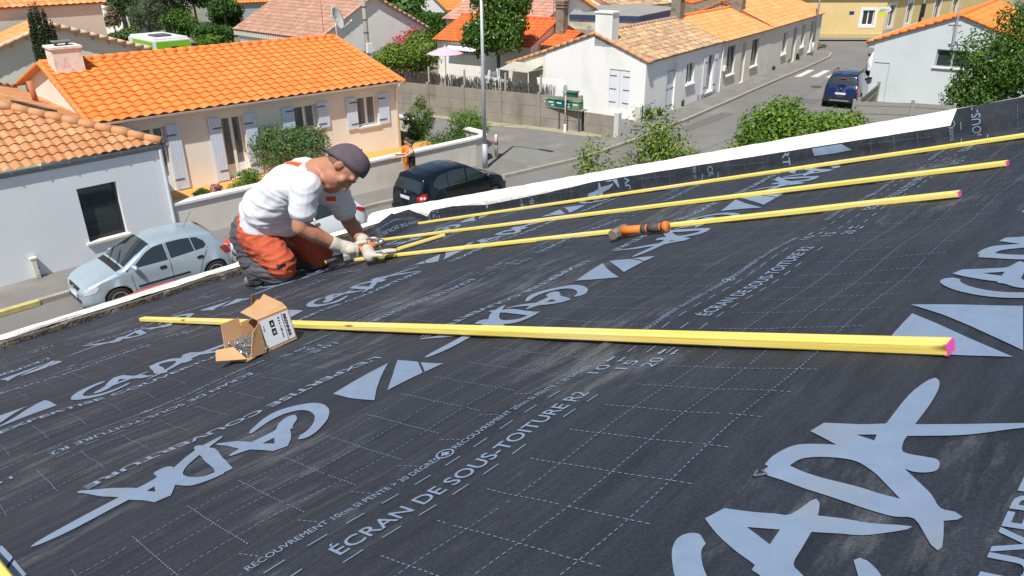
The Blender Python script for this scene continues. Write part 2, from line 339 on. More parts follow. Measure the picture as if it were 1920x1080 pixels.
def roll(i, inv, u0, per, v0, vE, vRec, vMarks, warp=None, grids=()):
    """one strip of underlay: the sheet and its printing"""
    lo, hi = EDGES[i]-(.06 if i else 0), EDGES[i+1]
    us = list(np.arange(-1.6, UF-.001, .03))+[UF]
    nv = int((hi-lo)/.0125)+1; vsl = np.linspace(lo, hi, nv)
    b = MB(); W = len(us)+5
    V = []
    for v in vsl:
        for u in us: V.append(SURF(u, v, i))
        for k in range(1, 6): V.append(SURF(UF+hup(v)*k/5, v, i))
    b.add(V, [(a*W+c, a*W+c+1, (a+1)*W+c+1, (a+1)*W+c) for a in range(nv-1) for c in range(W-1)])
    # folded-under lower lip gives the lap its thickness
    k0 = (nv-1)*W; nb = len(b.v); b.v += [tuple(Vector(b.v[k0+c])-RN*.006) for c in range(len(us))]
    b.f += [(k0+c, k0+c+1, nb+c+1, nb+c) for c in range(len(us)-1)]
    o = ownpart(b.build('underlay_strip', M_MEM, smooth=True, fix=False))
    P = Print(i); s = -1 if inv else 1; wp = warp or (lambda u: 0)
    T = lambda ub, vb: (lambda x, y: (ub+s*x, vb+s*y+wp(ub+s*x)))
    ks = range(-3, 5)
    for k in ks:
        ub = u0+per*k
        if not -1.8 < ub < 4.6: continue
        for key in LOGO:
            V, F = tri2d([soften(l) for l in LOGO[key]] if key in ('C', 'A', 'DA') else LOGO[key]); P.shape(V, F, T(ub, v0))
        V, F = text_fit("L'EXPERTISE COUVERTURE", .775, .04, .018); P.shape(V, F, T(ub+s*-.01, v0-s*.082))
        V, F = text_fit('ÉCRAN DE SOUS-TOITURE R2', .563, .036, .006); P.shape(V, F, T(ub+s*.175, vE))
        V, F = text_fit('RECOUVREMENT 10cm SI PENTE > 30 DEGRÉS', .362, .0165); P.shape(V, F, T(ub+s*.085, vRec))
        V, F = text_fit('RECOUVREMENT 20cm SI PENTE < 30 DEGRÉS', .39, .0165); P.shape(V, F, T(ub+s*.485, vRec))
        # ring with an arrow head
        c = (ub+s*.464, vRec+s*.008+wp(ub)); n = 20
        ring = [(c[0]+.017*math.cos(2*PI*a/n), c[1]+.017*math.sin(2*PI*a/n)) for a in range(n)]+[(c[0]+.0135*math.cos(2*PI*a/n), c[1]+.0135*math.sin(2*PI*a/n)) for a in range(n)]
        P.shape(ring, [(a, (a+1) % n, n+(a+1) % n, n+a) for a in range(n)], lambda x, y: (x, y))
        P.shape([(.0, .010), (.010, -.003), (.004, -.003), (.004, -.009), (-.004, -.009), (-.004, -.003), (-.010, -.003)], [(0, 1, 6), (2, 3, 4, 5)], lambda x, y: (c[0]+s*x, c[1]+s*y))
        for t, q, dx in (('10', 0, .835), ('15', 1, .865), ('20', 2, .885)):
            V, F = text_fit(t, .05, .032); P.shape(V, F, T(ub+s*dx, vMarks[q]-s*.016))
            for sg in (1, -1):
                if q != 1: P.shape([(0, 0), (.012, .012*sg), (.012, .006*sg), (.03, .006*sg), (.03, -.001), (.012, -.001)], [(0, 1, 2, 5), (2, 3, 4, 5)], T(ub+s*(dx+.066), vMarks[q]+s*.012*sg))
        for q in (0, 1, 2):
            a, e = (ub+s*.165, ub+s*.80) if q != 1 else (ub+s*.75, ub+s*.80)
            P.dash(ub-s*.04, vMarks[q]+wp(ub), ub+s*.15, vMarks[q]+wp(ub), .034, .033, .0028)
            if q != 1: P.dash(a, vMarks[q]+wp(a), e, vMarks[q]+wp(e), .034, .033, .0028)
    for a, e, lines in grids:
        for v in lines: P.dash(-1.55, v, UF+.14, v, .0064, .0052, .0013)
        u = u0-2.4
        while u < UF+.1:
            if u > -1.5: P.dash(u, a, u+.012, e, .0064, .0052, .0013)
            u += .1
    P.build(o); return o
roll(0, 0, .238, 1.0, .10, .772, .878, (.848, .798, .749), None, [(.705, .40, (.642, .542, .442)), (-.1, -.28, (-.13, -.2)), (.94, .90, ())])
roll(1, 1, 1.064, .94, 1.57, 2.085, 2.175, (2.02, 2.07, 2.12), None, [(.97, 1.255, (1.02, 1.12, 1.22)), (1.73, 1.99, (1.76, 1.86, 1.96))])
roll(2, 0, .27, .965, 2.70, 3.435, 3.535, (3.50, 3.45, 3.40), lambda u: -.11*math.exp(-((u-.95)/.35)**2), [(2.3, 2.55, (2.33, 2.43, 2.52)), (3.05, 3.33, (3.08, 3.18, 3.28))])
roll(3, 1, 1.703, .95, 4.03, 4.56, 4.66, (4.48, 4.53, 4.59), None, [(3.63, 3.74, (3.66, 3.73)), (4.2, 4.43, (4.22, 4.32, 4.42)), (4.78, 5.1, (4.85, 4.95, 5.05))])
# loose corner of underlay standing up where gable and street parapets meet
def flap():
    """turned-up triangular corner"""
    B0 = [uvpix(*q) for q in [(686, 450), (716, 450), (752, 436), (783, 424), (800, 412)]]; tops = [(684, 447), (700, 428), (734, 402), (764, 408), (796, 408)]
    V = []; n = 5; m = 7; up = []
    for (u, v), (x, y) in zip(B0, tops): up.append(PL(x, y, RP(u, v)+RV*.10, RV))
    for i in range(m):
        t = i/(m-1)
        for k in range((n-1)*4+1):
            a = min(n-2, k//4); f = k/4-a; p = RP(*B0[a]).lerp(RP(*B0[a+1]), f); q = up[a].lerp(up[a+1], f); V.append(p.lerp(q, t)+RN*(.008+.012*math.sin(t*PI))+RU*(.004*math.sin(k*.9)*t))
    w = (n-1)*4+1
    return V, [(j*w+i, j*w+i+1, (j+1)*w+i+1, (j+1)*w+i) for j in range(m-1) for i in range(w-1)]
V, F = flap(); fb = MB().add(V, F); fo = ownpart(fb.build('underlay_corner', M_MEM, smooth=True))
def flap_text(txt, a0, a1, t0, th, bold=.004):
    TV, TF = text_fit(txt, 1., 1., bold); W_ = 17; b = MB(); P = []
    for x, y in TV:
        k = max(0, min(15.999, (a0+(a1-a0)*x)*4)); t = max(0, min(5.999, (t0-th*y)*6)); i, jj = int(k), int(t); f, g_ = k-i, t-jj
        q = [Vector(V[(jj+d)*W_+i+e]) for d in (0, 1) for e in (0, 1)]; p = q[0].lerp(q[1], f).lerp(q[2].lerp(q[3], f), g_); d_ = (Vector(CP)-p).normalized(); P.append(p+d_*.006)
    b.add(P, TF); b.build('printed_pattern', M_PRT, fo)
flap_text('ÉCRAN DE SOUS', 3.7, 1.2, .30, .17); flap_text('RECOUVREMENT 20cm SI PENTE', 3.0, .6, .62, .08)
# parapets
def strip(name, prof, v0, v1, m, along='v', n=60, jit=.004, parent=None):
    """profile (a, n) swept along the slope (v) or along the street (u)"""
    b = MB(); k = len(prof); V = []
    for i in range(n+1):
        t = v0+(v1-v0)*i/n
        for j, (a, h) in enumerate(prof):
            q = noise.noise(Vector((t*3.3, j*1.7, a*9)))*jit; r_ = noise.noise(Vector((t*9, j*2.7, 4)))*jit*.6
            V.append(RP(a+q, t, h+r_) if along == 'v' else RO+RU*t+RV*a+Vector((0, 0, 1))*(h+r_)+RV*q)
    F = [(i*k+j, i*k+(j+1) % k, (i+1)*k+(j+1) % k, (i+1)*k+j) for i in range(n) for j in range(k)]
    F += [tuple(range(k)), tuple(range(n*k, n*k+k))]
    return ownpart(b.add(V, F).build(name, m))
strip('gable_parapet', [(3.66, -.1), (3.665, .085), (3.69, .122), (3.74, .138), (3.86, .135), (3.885, .12), (3.89, -.3), (3.68, -.3)], -1.2, 5.52, M_PLASTER, 'v', 120, .007)
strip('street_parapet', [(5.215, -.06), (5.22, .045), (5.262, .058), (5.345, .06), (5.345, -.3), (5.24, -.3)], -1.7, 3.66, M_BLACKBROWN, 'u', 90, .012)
strip('parapet_coping', [(5.252, .063), (5.262, .078), (5.30, .09), (5.35, .09), (5.362, .078), (5.362, -.25), (5.35, -.25), (5.348, .062)], -1.7, 3.72, M_PLASTER, 'u', 130, .011)
# ------------------------------------------------------------ battens
M_WOOD = mat('yellow_pine', (.74, .60, .14), .6, c2=(.84, .73, .28), scale=3, amt=.9, stretch=(1, 40, 40), bump=.2, bscale=5, c3=(.74, .52, .22), scale3=1.2)
M_PINK = mat('pink_end_paint', (.70, .09, .36), .75, c2=(.58, .06, .29), scale=70, amt=1)
def wood_mat():
    m = bpy.data.materials.new('treated_pine'); m.use_nodes = True; nt = m.node_tree; b = nt.nodes['Principled BSDF']; L = nt.links.new
    b.inputs['Roughness'].default_value = .62; b.inputs['Specular IOR Level'].default_value = .25
    tc = _n(nt, 'ShaderNodeTexCoord'); oi = _n(nt, 'ShaderNodeObjectInfo'); ad = _n(nt, 'ShaderNodeVectorMath', operation='ADD'); sc_ = _n(nt, 'ShaderNodeVectorMath', operation='SCALE'); sc_.inputs['Scale'].default_value = 37
    cb = _n(nt, 'ShaderNodeCombineXYZ'); L(oi.outputs['Random'], cb.inputs[0]); L(cb.outputs[0], sc_.inputs[0]); L(tc.outputs['Object'], ad.inputs[0]); L(sc_.outputs[0], ad.inputs[1])
    def nz(scale, st, det=6):
        mp = _n(nt, 'ShaderNodeMapping'); mp.inputs['Scale'].default_value = st; L(ad.outputs[0], mp.inputs[0]); n = _n(nt, 'ShaderNodeTexNoise'); n.inputs['Scale'].default_value = scale; n.inputs['Detail'].default_value = det; n.inputs['Roughness'].default_value = .6; L(mp.outputs[0], n.inputs[0]); return n.outputs[0]
    def ramp(x, a, c): r = _n(nt, 'ShaderNodeMapRange'); r.inputs[1].default_value = a; r.inputs[2].default_value = c; L(x, r.inputs[0]); return r.outputs[0]
    def mix(f, a, c):
        x = _n(nt, 'ShaderNodeMix', data_type='RGBA'); L(f, x.inputs[0])
        if isinstance(a, tuple): x.inputs[6].default_value = a+(1,)
        else: L(a, x.inputs[6])
        x.inputs[7].default_value = c+(1,); return x.outputs[2]
    o = mix(ramp(nz(3, (1, 70, 70)), .35, .65), (.70, .53, .09), (.84, .71, .22))
    o = mix(ramp(nz(1.1, (1, 3, 3)), .5, .66), o, (.80, .60, .30))
    o = mix(ramp(nz(9, (1, 90, 90)), .6, .72), o, (.55, .38, .08))
    vo = _n(nt, 'ShaderNodeTexVoronoi'); vo.inputs['Scale'].default_value = 1; mp = _n(nt, 'ShaderNodeMapping'); mp.inputs['Scale'].default_value = (3.2, 16, 16); L(ad.outputs[0], mp.inputs[0]); L(mp.outputs[0], vo.inputs[0])
    k = _n(nt, 'ShaderNodeMapRange'); k.inputs[1].default_value = .13; k.inputs[2].default_value = .06; L(vo.outputs['Distance'], k.inputs[0]); o = mix(k.outputs[0], o, (.30, .15, .05))
    L(o, b.inputs['Base Color']); bp = _n(nt, 'ShaderNodeBump'); bp.inputs['Strength'].default_value = .35; bp.inputs['Distance'].default_value = .002; L(nz(4, (1, 90, 90)), bp.inputs['Height']); L(bp.outputs[0], b.inputs['Normal']); return m
M_WOOD = wood_mat()
def batten(u0, v0, u1, v1, label, n0=.004, n1=.004, w=.029, h=.0175, pink=False, yaw=True):
    A, B = RP(u0, v0, n0), RP(u1, v1, n1); d = (B-A); L = d.length; x = d.normalized(); z = RN-x*RN.dot(x); z.normalize(); y = z.cross(x)
    root = bpy.data.objects.new('batten', None); col.objects.link(root); root.empty_display_size = .1
    M = Matrix((x, y, z)).transposed().to_4x4(); M.translation = A; root.matrix_world = M
    tag(root, label, 'batten', 'yellow battens on the roof')
    b = MB(); n = 24; V = []
    for i in range(n+1):
        t = L*i/n; jy = .0025*noise.noise(Vector((t*.9, u0*7, 0))); jz = .0015*noise.noise(Vector((t*1.3, u0*7, 5)))
        c = .003
        for a, e in ((-w/2+c, 0), (w/2-c, 0), (w/2, c), (w/2, h-c), (w/2-c, h), (-w/2+c, h), (-w/2, h-c), (-w/2, c)): V.append((t, a+jy, e+jz*(e > h/2)))
    F = [(i*8+j, i*8+(j+1) % 8, (i+1)*8+(j+1) % 8, (i+1)*8+j) for i in range(n) for j in range(8)]+[tuple(range(8)), tuple(range(n*8, n*8+8))]
    b.add(V, F).build('timber', M_WOOD, root)
    if pink:
        p = MB(); e = [(L-.004, y_*1.03*(w/2-.0006)+.0025*noise.noise(Vector((L*.9, u0*7, 0))), z_) for y_, z_ in ((-1, .0006), (1, .0006), (1, h-.0004), (-1, h-.0004))]
        p.prism(e, (.0062, 0, 0)); p.build('painted_end', M_PINK, root)
    return root
batten(3.535, 4.62, 3.555, -.7, 'yellow batten along the foot of the gable parapet')
batten(2.975, 4.42, 2.945, .53, 'pink-ended yellow batten, second from the gable parapet', pink=True)
a = uvpix(664, 492); batten(a[0]+.02, a[1], 2.50, .555, 'pink-ended yellow batten held by the worker, sledge hammer beside it', pink=True)
a, b_ = uvpix(742, 478), uvpix(845, 442); batten(a[0]+.03, a[1], b_[0]-.035, b_[1]+.02, 'short yellow offcut lying slantwise between two battens', n0=.02, n1=.006)
batten(1.295, 4.32, 1.245, .232, 'nearest long yellow batten with pink end, behind the carton of nails', pink=True, w=.034, h=.0205)
batten(.085, 2.4, .094, .2, 'yellow batten at bottom left corner of the picture')
# ------------------------------------------------------------ building helpers
def inv(root): return root.matrix_basis.inverted()
def BW(mb, name, m, root, smooth=False, bevel=0):
    """build world-coordinate faces as a part of root"""
    o = mb.build(name, m, None, smooth, bevel); o.parent = root; o.matrix_parent_inverse = inv(root); return o
def BS(mb, name, m, part, smooth=False, bevel=0):
    """sub-part of a world-coordinate part"""
    return mb.build(name, m, part, smooth, bevel)
def tile_roof(name, root, E0, eu, ew, Lu, Lw, m, tw=.3, th=.34, amp=.035, step=.02, lim=None, spw=8, jit=0.):
    eu = Vector(eu).normalized(); ew = Vector(ew).normalized(); en = eu.cross(ew).normalized(); E0 = Vector(E0)
    nr = max(1, int(round(Lw/th))); th = Lw/nr; b = MB(); V = []; F = []; UV = []
    for r in range(nr):
        for e in (0, 1):
            w_ = (r+e)*th
            lo, hi = lim(w_) if lim else (0, Lu)
            nc = max(1, int(round((hi-lo)/tw*spw))) if lim is None else None
            if lim is not None: nc = max(1, int(round(Lu/tw*spw)))
            for k in range(nc+1):
                u = lo+(hi-lo)*k/nc if lim is None else min(max(Lu*k/nc, lo), hi)
                ph = u/tw; a = amp*(.5+.5*math.cos(2*PI*ph))**.8
                h = a+(step if e == 0 else .0)
                ov = -.012 if e == 0 else 0
                if jit: 
                    q = noise.noise(Vector((math.floor(ph+.5)*1.37, r*2.1, 0)))*jit; h += q*.6; ov += q
                V.append(E0+eu*u+ew*(w_+ov)+en*h)
        k0 = r*2*(nc+1)
        for k in range(nc):
            F.append((k0+k, k0+k+1, k0+nc+1+k+1, k0+nc+1+k)); c = (math.floor((k+.5)/spw+.5)+.5, r+.5); UV += [c]*4
            if r: F.append((k0-nc-1+k, k0-nc-1+k+1, k0+k+1, k0+k)); UV += [c]*4
    for k in range(nc):     # eave edge seen from below
        pass
    b.add(V, F); b.uv = UV
    o = b.build(name, m, None); o.parent = root; o.matrix_parent_inverse = inv(root)
    return o
def ridge_tiles(b, A, B, r=.11, ln=.38):
    A, B = Vector(A), Vector(B); d = B-A; n = max(1, int(d.length/ln))
    for i in range(n): b.tube([A+d*(i/n), A+d*((i+1.06)/n)], [r*1.05, r*.92], 10)
def facade(root, fr, u0, u1, z0, z1, v, ops, m, depth=.14, name='wall', side=1, into=None):
    """upright wall on v = const with true openings; reveals run inwards"""
    us = sorted({u0, u1, *[x for o in ops for x in o[:2]]}); zs = sorted({z0, z1, *[x for o in ops for x in o[2:4]]})
    b = into or MB()
    for i in range(len(us)-1):
        for j in range(len(zs)-1):
            cu, cz = (us[i]+us[i+1])/2, (zs[j]+zs[j+1])/2
            if any(o[0] < cu < o[1] and o[2] < cz < o[3] for o in ops): continue
            b.quad(fr(us[i], v, zs[j]), fr(us[i+1], v, zs[j]), fr(us[i+1], v, zs[j+1]), fr(us[i], v, zs[j+1]))
    for a, c, e, f in [o[:4] for o in ops]:
        w = v+depth*side
        b.quad(fr(a, v, e), fr(a, w, e), fr(a, w, f), fr(a, v, f)); b.quad(fr(c, v, e), fr(c, w, e), fr(c, w, f), fr(c, v, f))
        b.quad(fr(a, v, e), fr(c, v, e), fr(c, w, e), fr(a, w, e)); b.quad(fr(a, v, f), fr(c, v, f), fr(c, w, f), fr(a, w, f))
    if into: return None
    return BW(b, name, m, root)
M_GLASS = mat('window_glass', (.035, .042, .045), .06, spec=.6)
M_CURT = mat('net_curtain', (.28, .29, .28), .5, c2=(.05, .06, .06), scale=9, stretch=(1, 1, .08), amt=.6)
M_WHITEP = mat('white_pvc', (.80, .80, .80), .35, c2=(.74, .74, .75), scale=3)
M_SHUT = mat('pale_blue_shutter', (.58, .67, .82), .55, c2=(.63, .72, .86), scale=5, c3=(.55, .63, .77), scale3=3)
M_IRON = mat('dark_iron', (.10, .10, .11), .6)
M_SILL = mat('sill_stone', (.66, .63, .57), .8, c2=(.73, .70, .65), scale=7)
def window(root, fr, u0, u1, z0, z1, v, mf=None, leaves=2, sill=True, name='window', bar=.055, low=0., glass=None, mid=False):
    mf = mf or M_WHITEP; b = MB(); t = .05
    b.box((u0, v, z0), (u0+bar, v+t, z1), fr); b.box((u1-bar, v, z0), (u1, v+t, z1), fr)
    b.box((u0+bar, v, z1-bar), (u1-bar, v+t, z1), fr); b.box((u0+bar, v, z0), (u1-bar, v+t, z0+bar), fr)
    for k in range(1, leaves):
        c = u0+(u1-u0)*k/leaves; b.box((c-bar*.8, v-.004, z0+bar), (c+bar*.8, v+t, z1-bar), fr)
    if low: b.box((u0+bar, v+.012, z0+bar), (u1-bar, v+t, z0+low), fr)
    if mid: b.box((u0+bar, v+.006, z0+(z1-z0)*.48), (u1-bar, v+t, z0+(z1-z0)*.52), fr)
    o = BW(b, name, mf, root)
    g = MB(); g.quad(fr(u0+bar*.5, v+.03, z0+bar), fr(u1-bar*.5, v+.03, z0+bar), fr(u1-bar*.5, v+.03, z1-bar), fr(u0+bar*.5, v+.03, z1-bar)); BS(g, 'pane', glass or M_GLASS, o)
    if sill:
        s = MB(); s.box((u0-.08, v-.2, z0-.06), (u1+.08, v+.0, z0-.003), fr); BS(s, 'sill', M_SILL, o)
    return o
def shutter(root, fr, u0, u1, z0, z1, v, hinge_left=True, m=None, hinges=2, straps=True):
    b = MB(); n = 4
    for k in range(n):
        a = u0+(u1-u0)*k/n; b.box((a+.003, v-.032, z0), (u0+(u1-u0)*(k+1)/n-.003, v, z1), fr)
    b.box((u0+.005, v-.022, z0+.005), (u1-.005, v-.002, z1-.005), fr)
    o = BW(b, 'shutter', m or M_SHUT, root)
    zz = [z0+.16*(z1-z0), z1-.16*(z1-z0)] + ([(z0+z1)/2] if hinges == 3 else [])
    for z in zz:
        h = MB(); L = (u1-u0)*.72; a = u0-.02 if hinge_left else u1+.02-L
        h.box((a, v-.044, z-.018), (a+L, v-.033, z+.018), fr); BS(h, 'hinge', M_IRON, o)
    return o
def gable_body(root, fr, L, D, ze, zr, m, front=(), right=(), left=(), z0=0., depth=.14, name='wall', vr=None):
    b = MB(); vr = D/2 if vr is None else vr
    facade(root, fr, 0, L, z0, ze, 0, list(front), m, depth, into=b)
    b.quad(fr(L, D, z0), fr(0, D, z0), fr(0, D, ze), fr(L, D, ze))
    class S:      # side frame: u along v
        pass
    def rs(u, v, z=0.): return fr(L-v, u, z)
    def ls(u, v, z=0.): return fr(v, u, z)
    facade(root, rs, 0, D, z0, ze, 0, list(right), m, depth, into=b); facade(root, ls, 0, D, z0, ze, 0, list(left), m, depth, into=b)
    for q in (0, L): b.add([fr(q, 0, ze), fr(q, D, ze), fr(q, vr, zr)], [(0, 1, 2)])
    return BW(b, name, m, root)
def gable_roof(root, fr, L, D, ze, zr, m, ov=.22, end=.12, tw=.3, th=.34, amp=.035, ridge=None, jit=0., step=.02, vr=None, back=True, spw=8):
    vr = D/2 if vr is None else vr; s = (zr-ze)/vr; ob = ov
    A = fr(-end, -ov, ze-ov*s+.03); up = fr(0, vr, zr)-fr(0, 0, ze)
    Lw = up.length*(vr+ov)/vr
    tile_roof('roof', root, A, fr(1, 0)-fr(0, 0), up, L+2*end, Lw, m, tw, th, amp, step, jit=jit, spw=spw)
    if back:
        sb = (zr-ze)/(D-vr); B = fr(L+end, D+ov, ze-ov*sb+.03); ub = fr(0, vr, zr)-fr(0, D, ze)
        tile_roof('roof', root, B, fr(0, 0)-fr(1, 0), ub, L+2*end, ub.length*(D-vr+ov)/(D-vr), m, tw, th, amp, step, jit=jit, spw=max(4, spw-2))
    # boarding under the tiles, with visible thickness at eave and verge
    b = MB(); e = end-.02
    for a0, z_0, sl in ((-ov+.03, ze-ov*s, 1),) + (((D+ov-.03, ze-ov*s, -1),) if back else ()):
        P = [fr(-e, a0, z_0-.03), fr(L+e, a0, z_0-.03), fr(L+e, vr, zr-.03), fr(-e, vr, zr-.03)]
        b.prism(P, (0, 0, .05))
    BW(b, 'roof_edge', mat('eave_mortar', (.42, .26, .16), .9, c2=(.5, .33, .22), scale=9), root)
    r = MB(); ridge_tiles(r, fr(-end, vr, zr+.05), fr(L+end, vr, zr+.05)); BW(r, 'ridge', ridge or m, root, True)
def verge_tiles(root, fr, u, D, ze, zr, m, ov=.2, vr=None, r=.085):
    vr = D/2 if vr is None else vr; s = (zr-ze)/vr; b = MB()
    ridge_tiles(b, fr(u, -ov, ze-ov*s+.05), fr(u, vr, zr+.05), r, .36); s2 = (zr-ze)/(D-vr)
    ridge_tiles(b, fr(u, D+ov, ze-ov*s2+.05), fr(u, vr, zr+.05), r, .36); BW(b, 'verge', m, root, True)
def chimney(root, fr, u0, u1, v0, v1, z0, z1, m, cap=True, name='chimney'):
    b = MB(); b.box((u0, v0, z0), (u1, v1, z1), fr); o = BW(b, name, m, root)
    c = MB(); c.box((u0-.04, v0-.04, z1+.002), (u1+.04, v1+.04, z1+.07), fr); BS(c, 'crown', m, o)
    if cap:
        k = MB(); uc, vc = (u0+u1)/2, (v0+v1)/2
        for a in (-1, 1):
            for d in (-1, 1): k.box((uc+a*.16-.02, vc+d*.12-.02, z1+.07), (uc+a*.16+.02, vc+d*.12+.02, z1+.17), fr)
        k.box((uc-.26, vc-.2, z1+.17), (uc+.26, vc+.2, z1+.21), fr); BS(k, 'cowl', mat('cowl_concrete', (.16, .17, .16), .9), o)
    return o
def gutter(root, A, B, m, r=.06):
    b = MB(); A, B = Vector(A), Vector(B); d = (B-A).normalized(); side = d.cross(Vector((0, 0, 1))).normalized(); n = 7; V = []
    for p in (A, B):
        for k in range(n): an = PI+PI*k/(n-1); V.append(p+side*(r*math.cos(an))+Vector((0, 0, r*math.sin(an))))
    for p in (A, B):
        for k in range(n): an = PI+PI*k/(n-1); V.append(p+side*(r*.85*math.cos(an))+Vector((0, 0, r*.85*math.sin(an)+.004)))
    F = [(k, k+1, n+k+1, n+k) for k in range(n-1)]+[(2*n+k, 2*n+k+1, 3*n+k+1, 3*n+k) for k in range(n-1)]
    b.add(V, F); return BW(b, 'gutter', m, root)
# ------------------------------------------------------------ ground, street
M_ASPH = mat('asphalt', (.15, .147, .142), .9, c2=(.18, .176, .17), scale=.6, amt=.7, bump=.25, bscale=90, c3=(.20, .195, .185), scale3=.35)
M_PAVE = mat('pavement_asphalt', (.155, .15, .143), .92, c2=(.195, .188, .178), scale=1.3, amt=.8, bump=.3, bscale=70, c3=(.23, .22, .20), scale3=.7)
M_KERB = mat('kerb_stone', (.26, .24, .21), .9, c2=(.34, .31, .27), scale=4, bump=.3, bscale=40)
M_GRAV = mat('dry_verge', (.30, .26, .19), .95, c2=(.36, .32, .24), scale=8, bump=.6, bscale=60, c3=(.16, .19, .08), scale3=2.2)
M_YEL = mat('yellow_road_paint', (.50, .43, .14), .85, c2=(.42, .37, .16), scale=9, c3=(.27, .25, .2), scale3=6)
M_RP = mat('white_road_paint', (.62, .62, .6), .8, c2=(.52, .52, .5), scale=12, c3=(.3, .3, .29), scale3=9)
b = MB(); b.quad((-400, -300, 0), (600, -300, 0), (600, 700, 0), (-400, 700, 0)); tag(b.build('ground', mat('far_ground', (.20, .19, .15), .95, c2=(.14, .16, .09), scale=.3), None), kind='structure')
KERB = [(-22, 18.5), (4.5, 18.72), (9, 18.85), (13.4, 18.65), (18.4, 17.85), (22.2, 17.35), (26, 17.55), (30.25, 18.0), (36, 18.8), (41.8, 19.65), (49.7, 20.7), (54.5, 21.45), (56.6, 22.1), (57.5, 23.2), (57.2, 24.6)]
NEARK = [(-22, 9.), (10, 9.2), (20, 9.3), (30, 10.4), (38, 11.9), (46, 15.2), (54, 17.6), (60, 19.3), (70, 21.2), (95, 24)]
b = MB(); V = [(x, y, .004) for x, y in KERB]; 
road = [(x, y, .004) for x, y in NEARK]+[(95, 31, .004), (75, 30, .004), (66, 28, .004), (57.2, 36, .004)]+[(x, y, .004) for x, y in KERB[::-1]]
fl, tr = tri2d([[(p[0], p[1]) for p in road]])
b.add([(x, y, .004) for x, y in fl], tr); tag(b.build('road', M_ASPH), kind='structure')
def offset(P, d):
    out = []
    for i, p in enumerate(P):
        a = Vector(P[max(i-1, 0)]); c = Vector(P[min(i+1, len(P)-1)]); t = (c-a).normalized(); out.append((p[0]-t.y*d, p[1]+t.x*d))
    return out
def drop(x): return .12
ki = offset(KERB, .15)
b = MB()
for i in range(len(KERB)-1):
    (x0, y0), (x1, y1), (a0, c0), (a1, c1) = KERB[i], KERB[i+1], ki[i], ki[i+1]; h0, h1 = drop(x0), drop(x1)
    b.quad((x0, y0, 0), (x1, y1, 0), (x1, y1, h0), (x0, y0, h0)); b.quad((x0, y0, h0), (x1, y1, h1), (a1, c1, h1), (a0, c0, h0))
tag(b.build('kerb', M_KERB), kind='structure')
PI_ = [(-22, 20.3), (7.8, 20.3), (19, 20.0), (19.6, 34), (23.5, 34), (25.2, 24), (28.75, 24), (28.75, 19.3), (37.2, 20.5), (45.3, 21.6), (57.0, 23.4), (57, 25)]
fl, tr = tri2d([ki+PI_[::-1]])
b = MB(); b.add([(x, y, .116) for x, y in fl], tr); tag(b.build('pavement', M_PAVE), kind='structure')
# paler resurfaced patch and grit in the side lane
b = MB(); b.add([G(*q, .122) for q in [(937, 298), (962, 276), (1010, 281), (1062, 290), (1030, 299), (985, 308)]], [(0, 1, 2, 3, 4, 5)]); tag(b.build('pavement_patch', mat('patched_asphalt', (.17, .18, .165), .95, c2=(.2, .2, .185), scale=3)), kind='structure')
b = MB(); b.add([(x, y, .126) for x, y in [(23.5, 33), (23.0, 29), (23.2, 24.2), (24.3, 22), (24.7, 19.4), (25.1, 18.8), (25.35, 19.), (25.3, 21), (24.2, 24), (24, 30)]], [tuple(range(10))]); tag(b.build('dry_verge', M_GRAV), kind='structure')
b = MB()
for i in range(7):
    t0 = 2.0+i*.26; b.quad((t0, 18.66, .1225), (t0+.26, 18.67, .1225), (t0+.26, 18.83, .1225), (t0, 18.82, .1225)); b.quad((t0, 18.655, .02), (t0+.26, 18.655, .02), (t0+.26, 18.655, .1225), (t0, 18.655, .1225))
tag(b.build('yellow_kerb_marking', M_YEL), kind='structure')
b = MB(); b.add([G(*q, .122) for q in [(417, 452), (434, 446), (447, 455), (430, 459)]], [(0, 1, 2, 3)]); tag(b.build('red_pavement_marking', mat('red_paint', (.62, .05, .05), .7, c2=(.5, .06, .05), scale=9)), kind='structure')
b = MB()
for q in ([(1489, 144), (1502, 144), (1528, 131), (1516, 131)], [(1519, 144.5), (1533, 144.5), (1557, 132), (1545, 132)], [(1547, 145.5), (1563, 145.5), (1587, 132.5), (1575, 132.5)], [(1578, 146), (1592, 146), (1615, 133), (1604, 133)]):
    b.quad(*[G(x, y, .009) for x, y in q])
tag(b.build('zebra_crossing', M_RP), kind='structure')
# ------------------------------------------------------------ grey house
T_TAN = tile_mat('tan_tile', [(.46, .205, .085), (.53, .255, .115), (.41, .17, .07), (.56, .30, .155)], weather=(.42, .30, .2), wamt=.4)
T_ORG = tile_mat('orange_tile', [(.74, .205, .045), (.79, .235, .055), (.71, .19, .042), (.78, .255, .068)], weather=(.6, .2, .06), wamt=.3)
T_ORG2 = tile_mat('orange_tile_terrace', [(.72, .27, .09), (.78, .32, .12), (.68, .23, .07), (.8, .36, .16)], weather=(.55, .3, .18), wamt=.35)
T_RED = tile_mat('red_tile', [(.70, .13, .03), (.76, .16, .04), (.62, .11, .03)], weather=(.5, .16, .08), wamt=.3)
T_OLD = tile_mat('old_tile', [(.30, .19, .11), (.52, .32, .17), (.60, .40, .22), (.24, .17, .12), (.5, .27, .13), (.36, .3, .22)], weather=(.22, .2, .16), wamt=.55)
T_BRN = tile_mat('brown_tile', [(.36, .19, .13), (.42, .235, .17), (.31, .17, .12), (.46, .27, .2)], weather=(.3, .24, .2), wamt=.4)
T_MAU = tile_mat('mauve_tile', [(.45, .24, .17), (.5, .29, .21), (.40, .2, .14)], weather=(.4, .3, .25), wamt=.4)
M_GREYW = mat('pale_grey_render', (.70, .735, .785), .92, c2=(.73, .765, .81), scale=1.2, bump=.25, bscale=120, c3=(.67, .70, .745), scale3=.8)
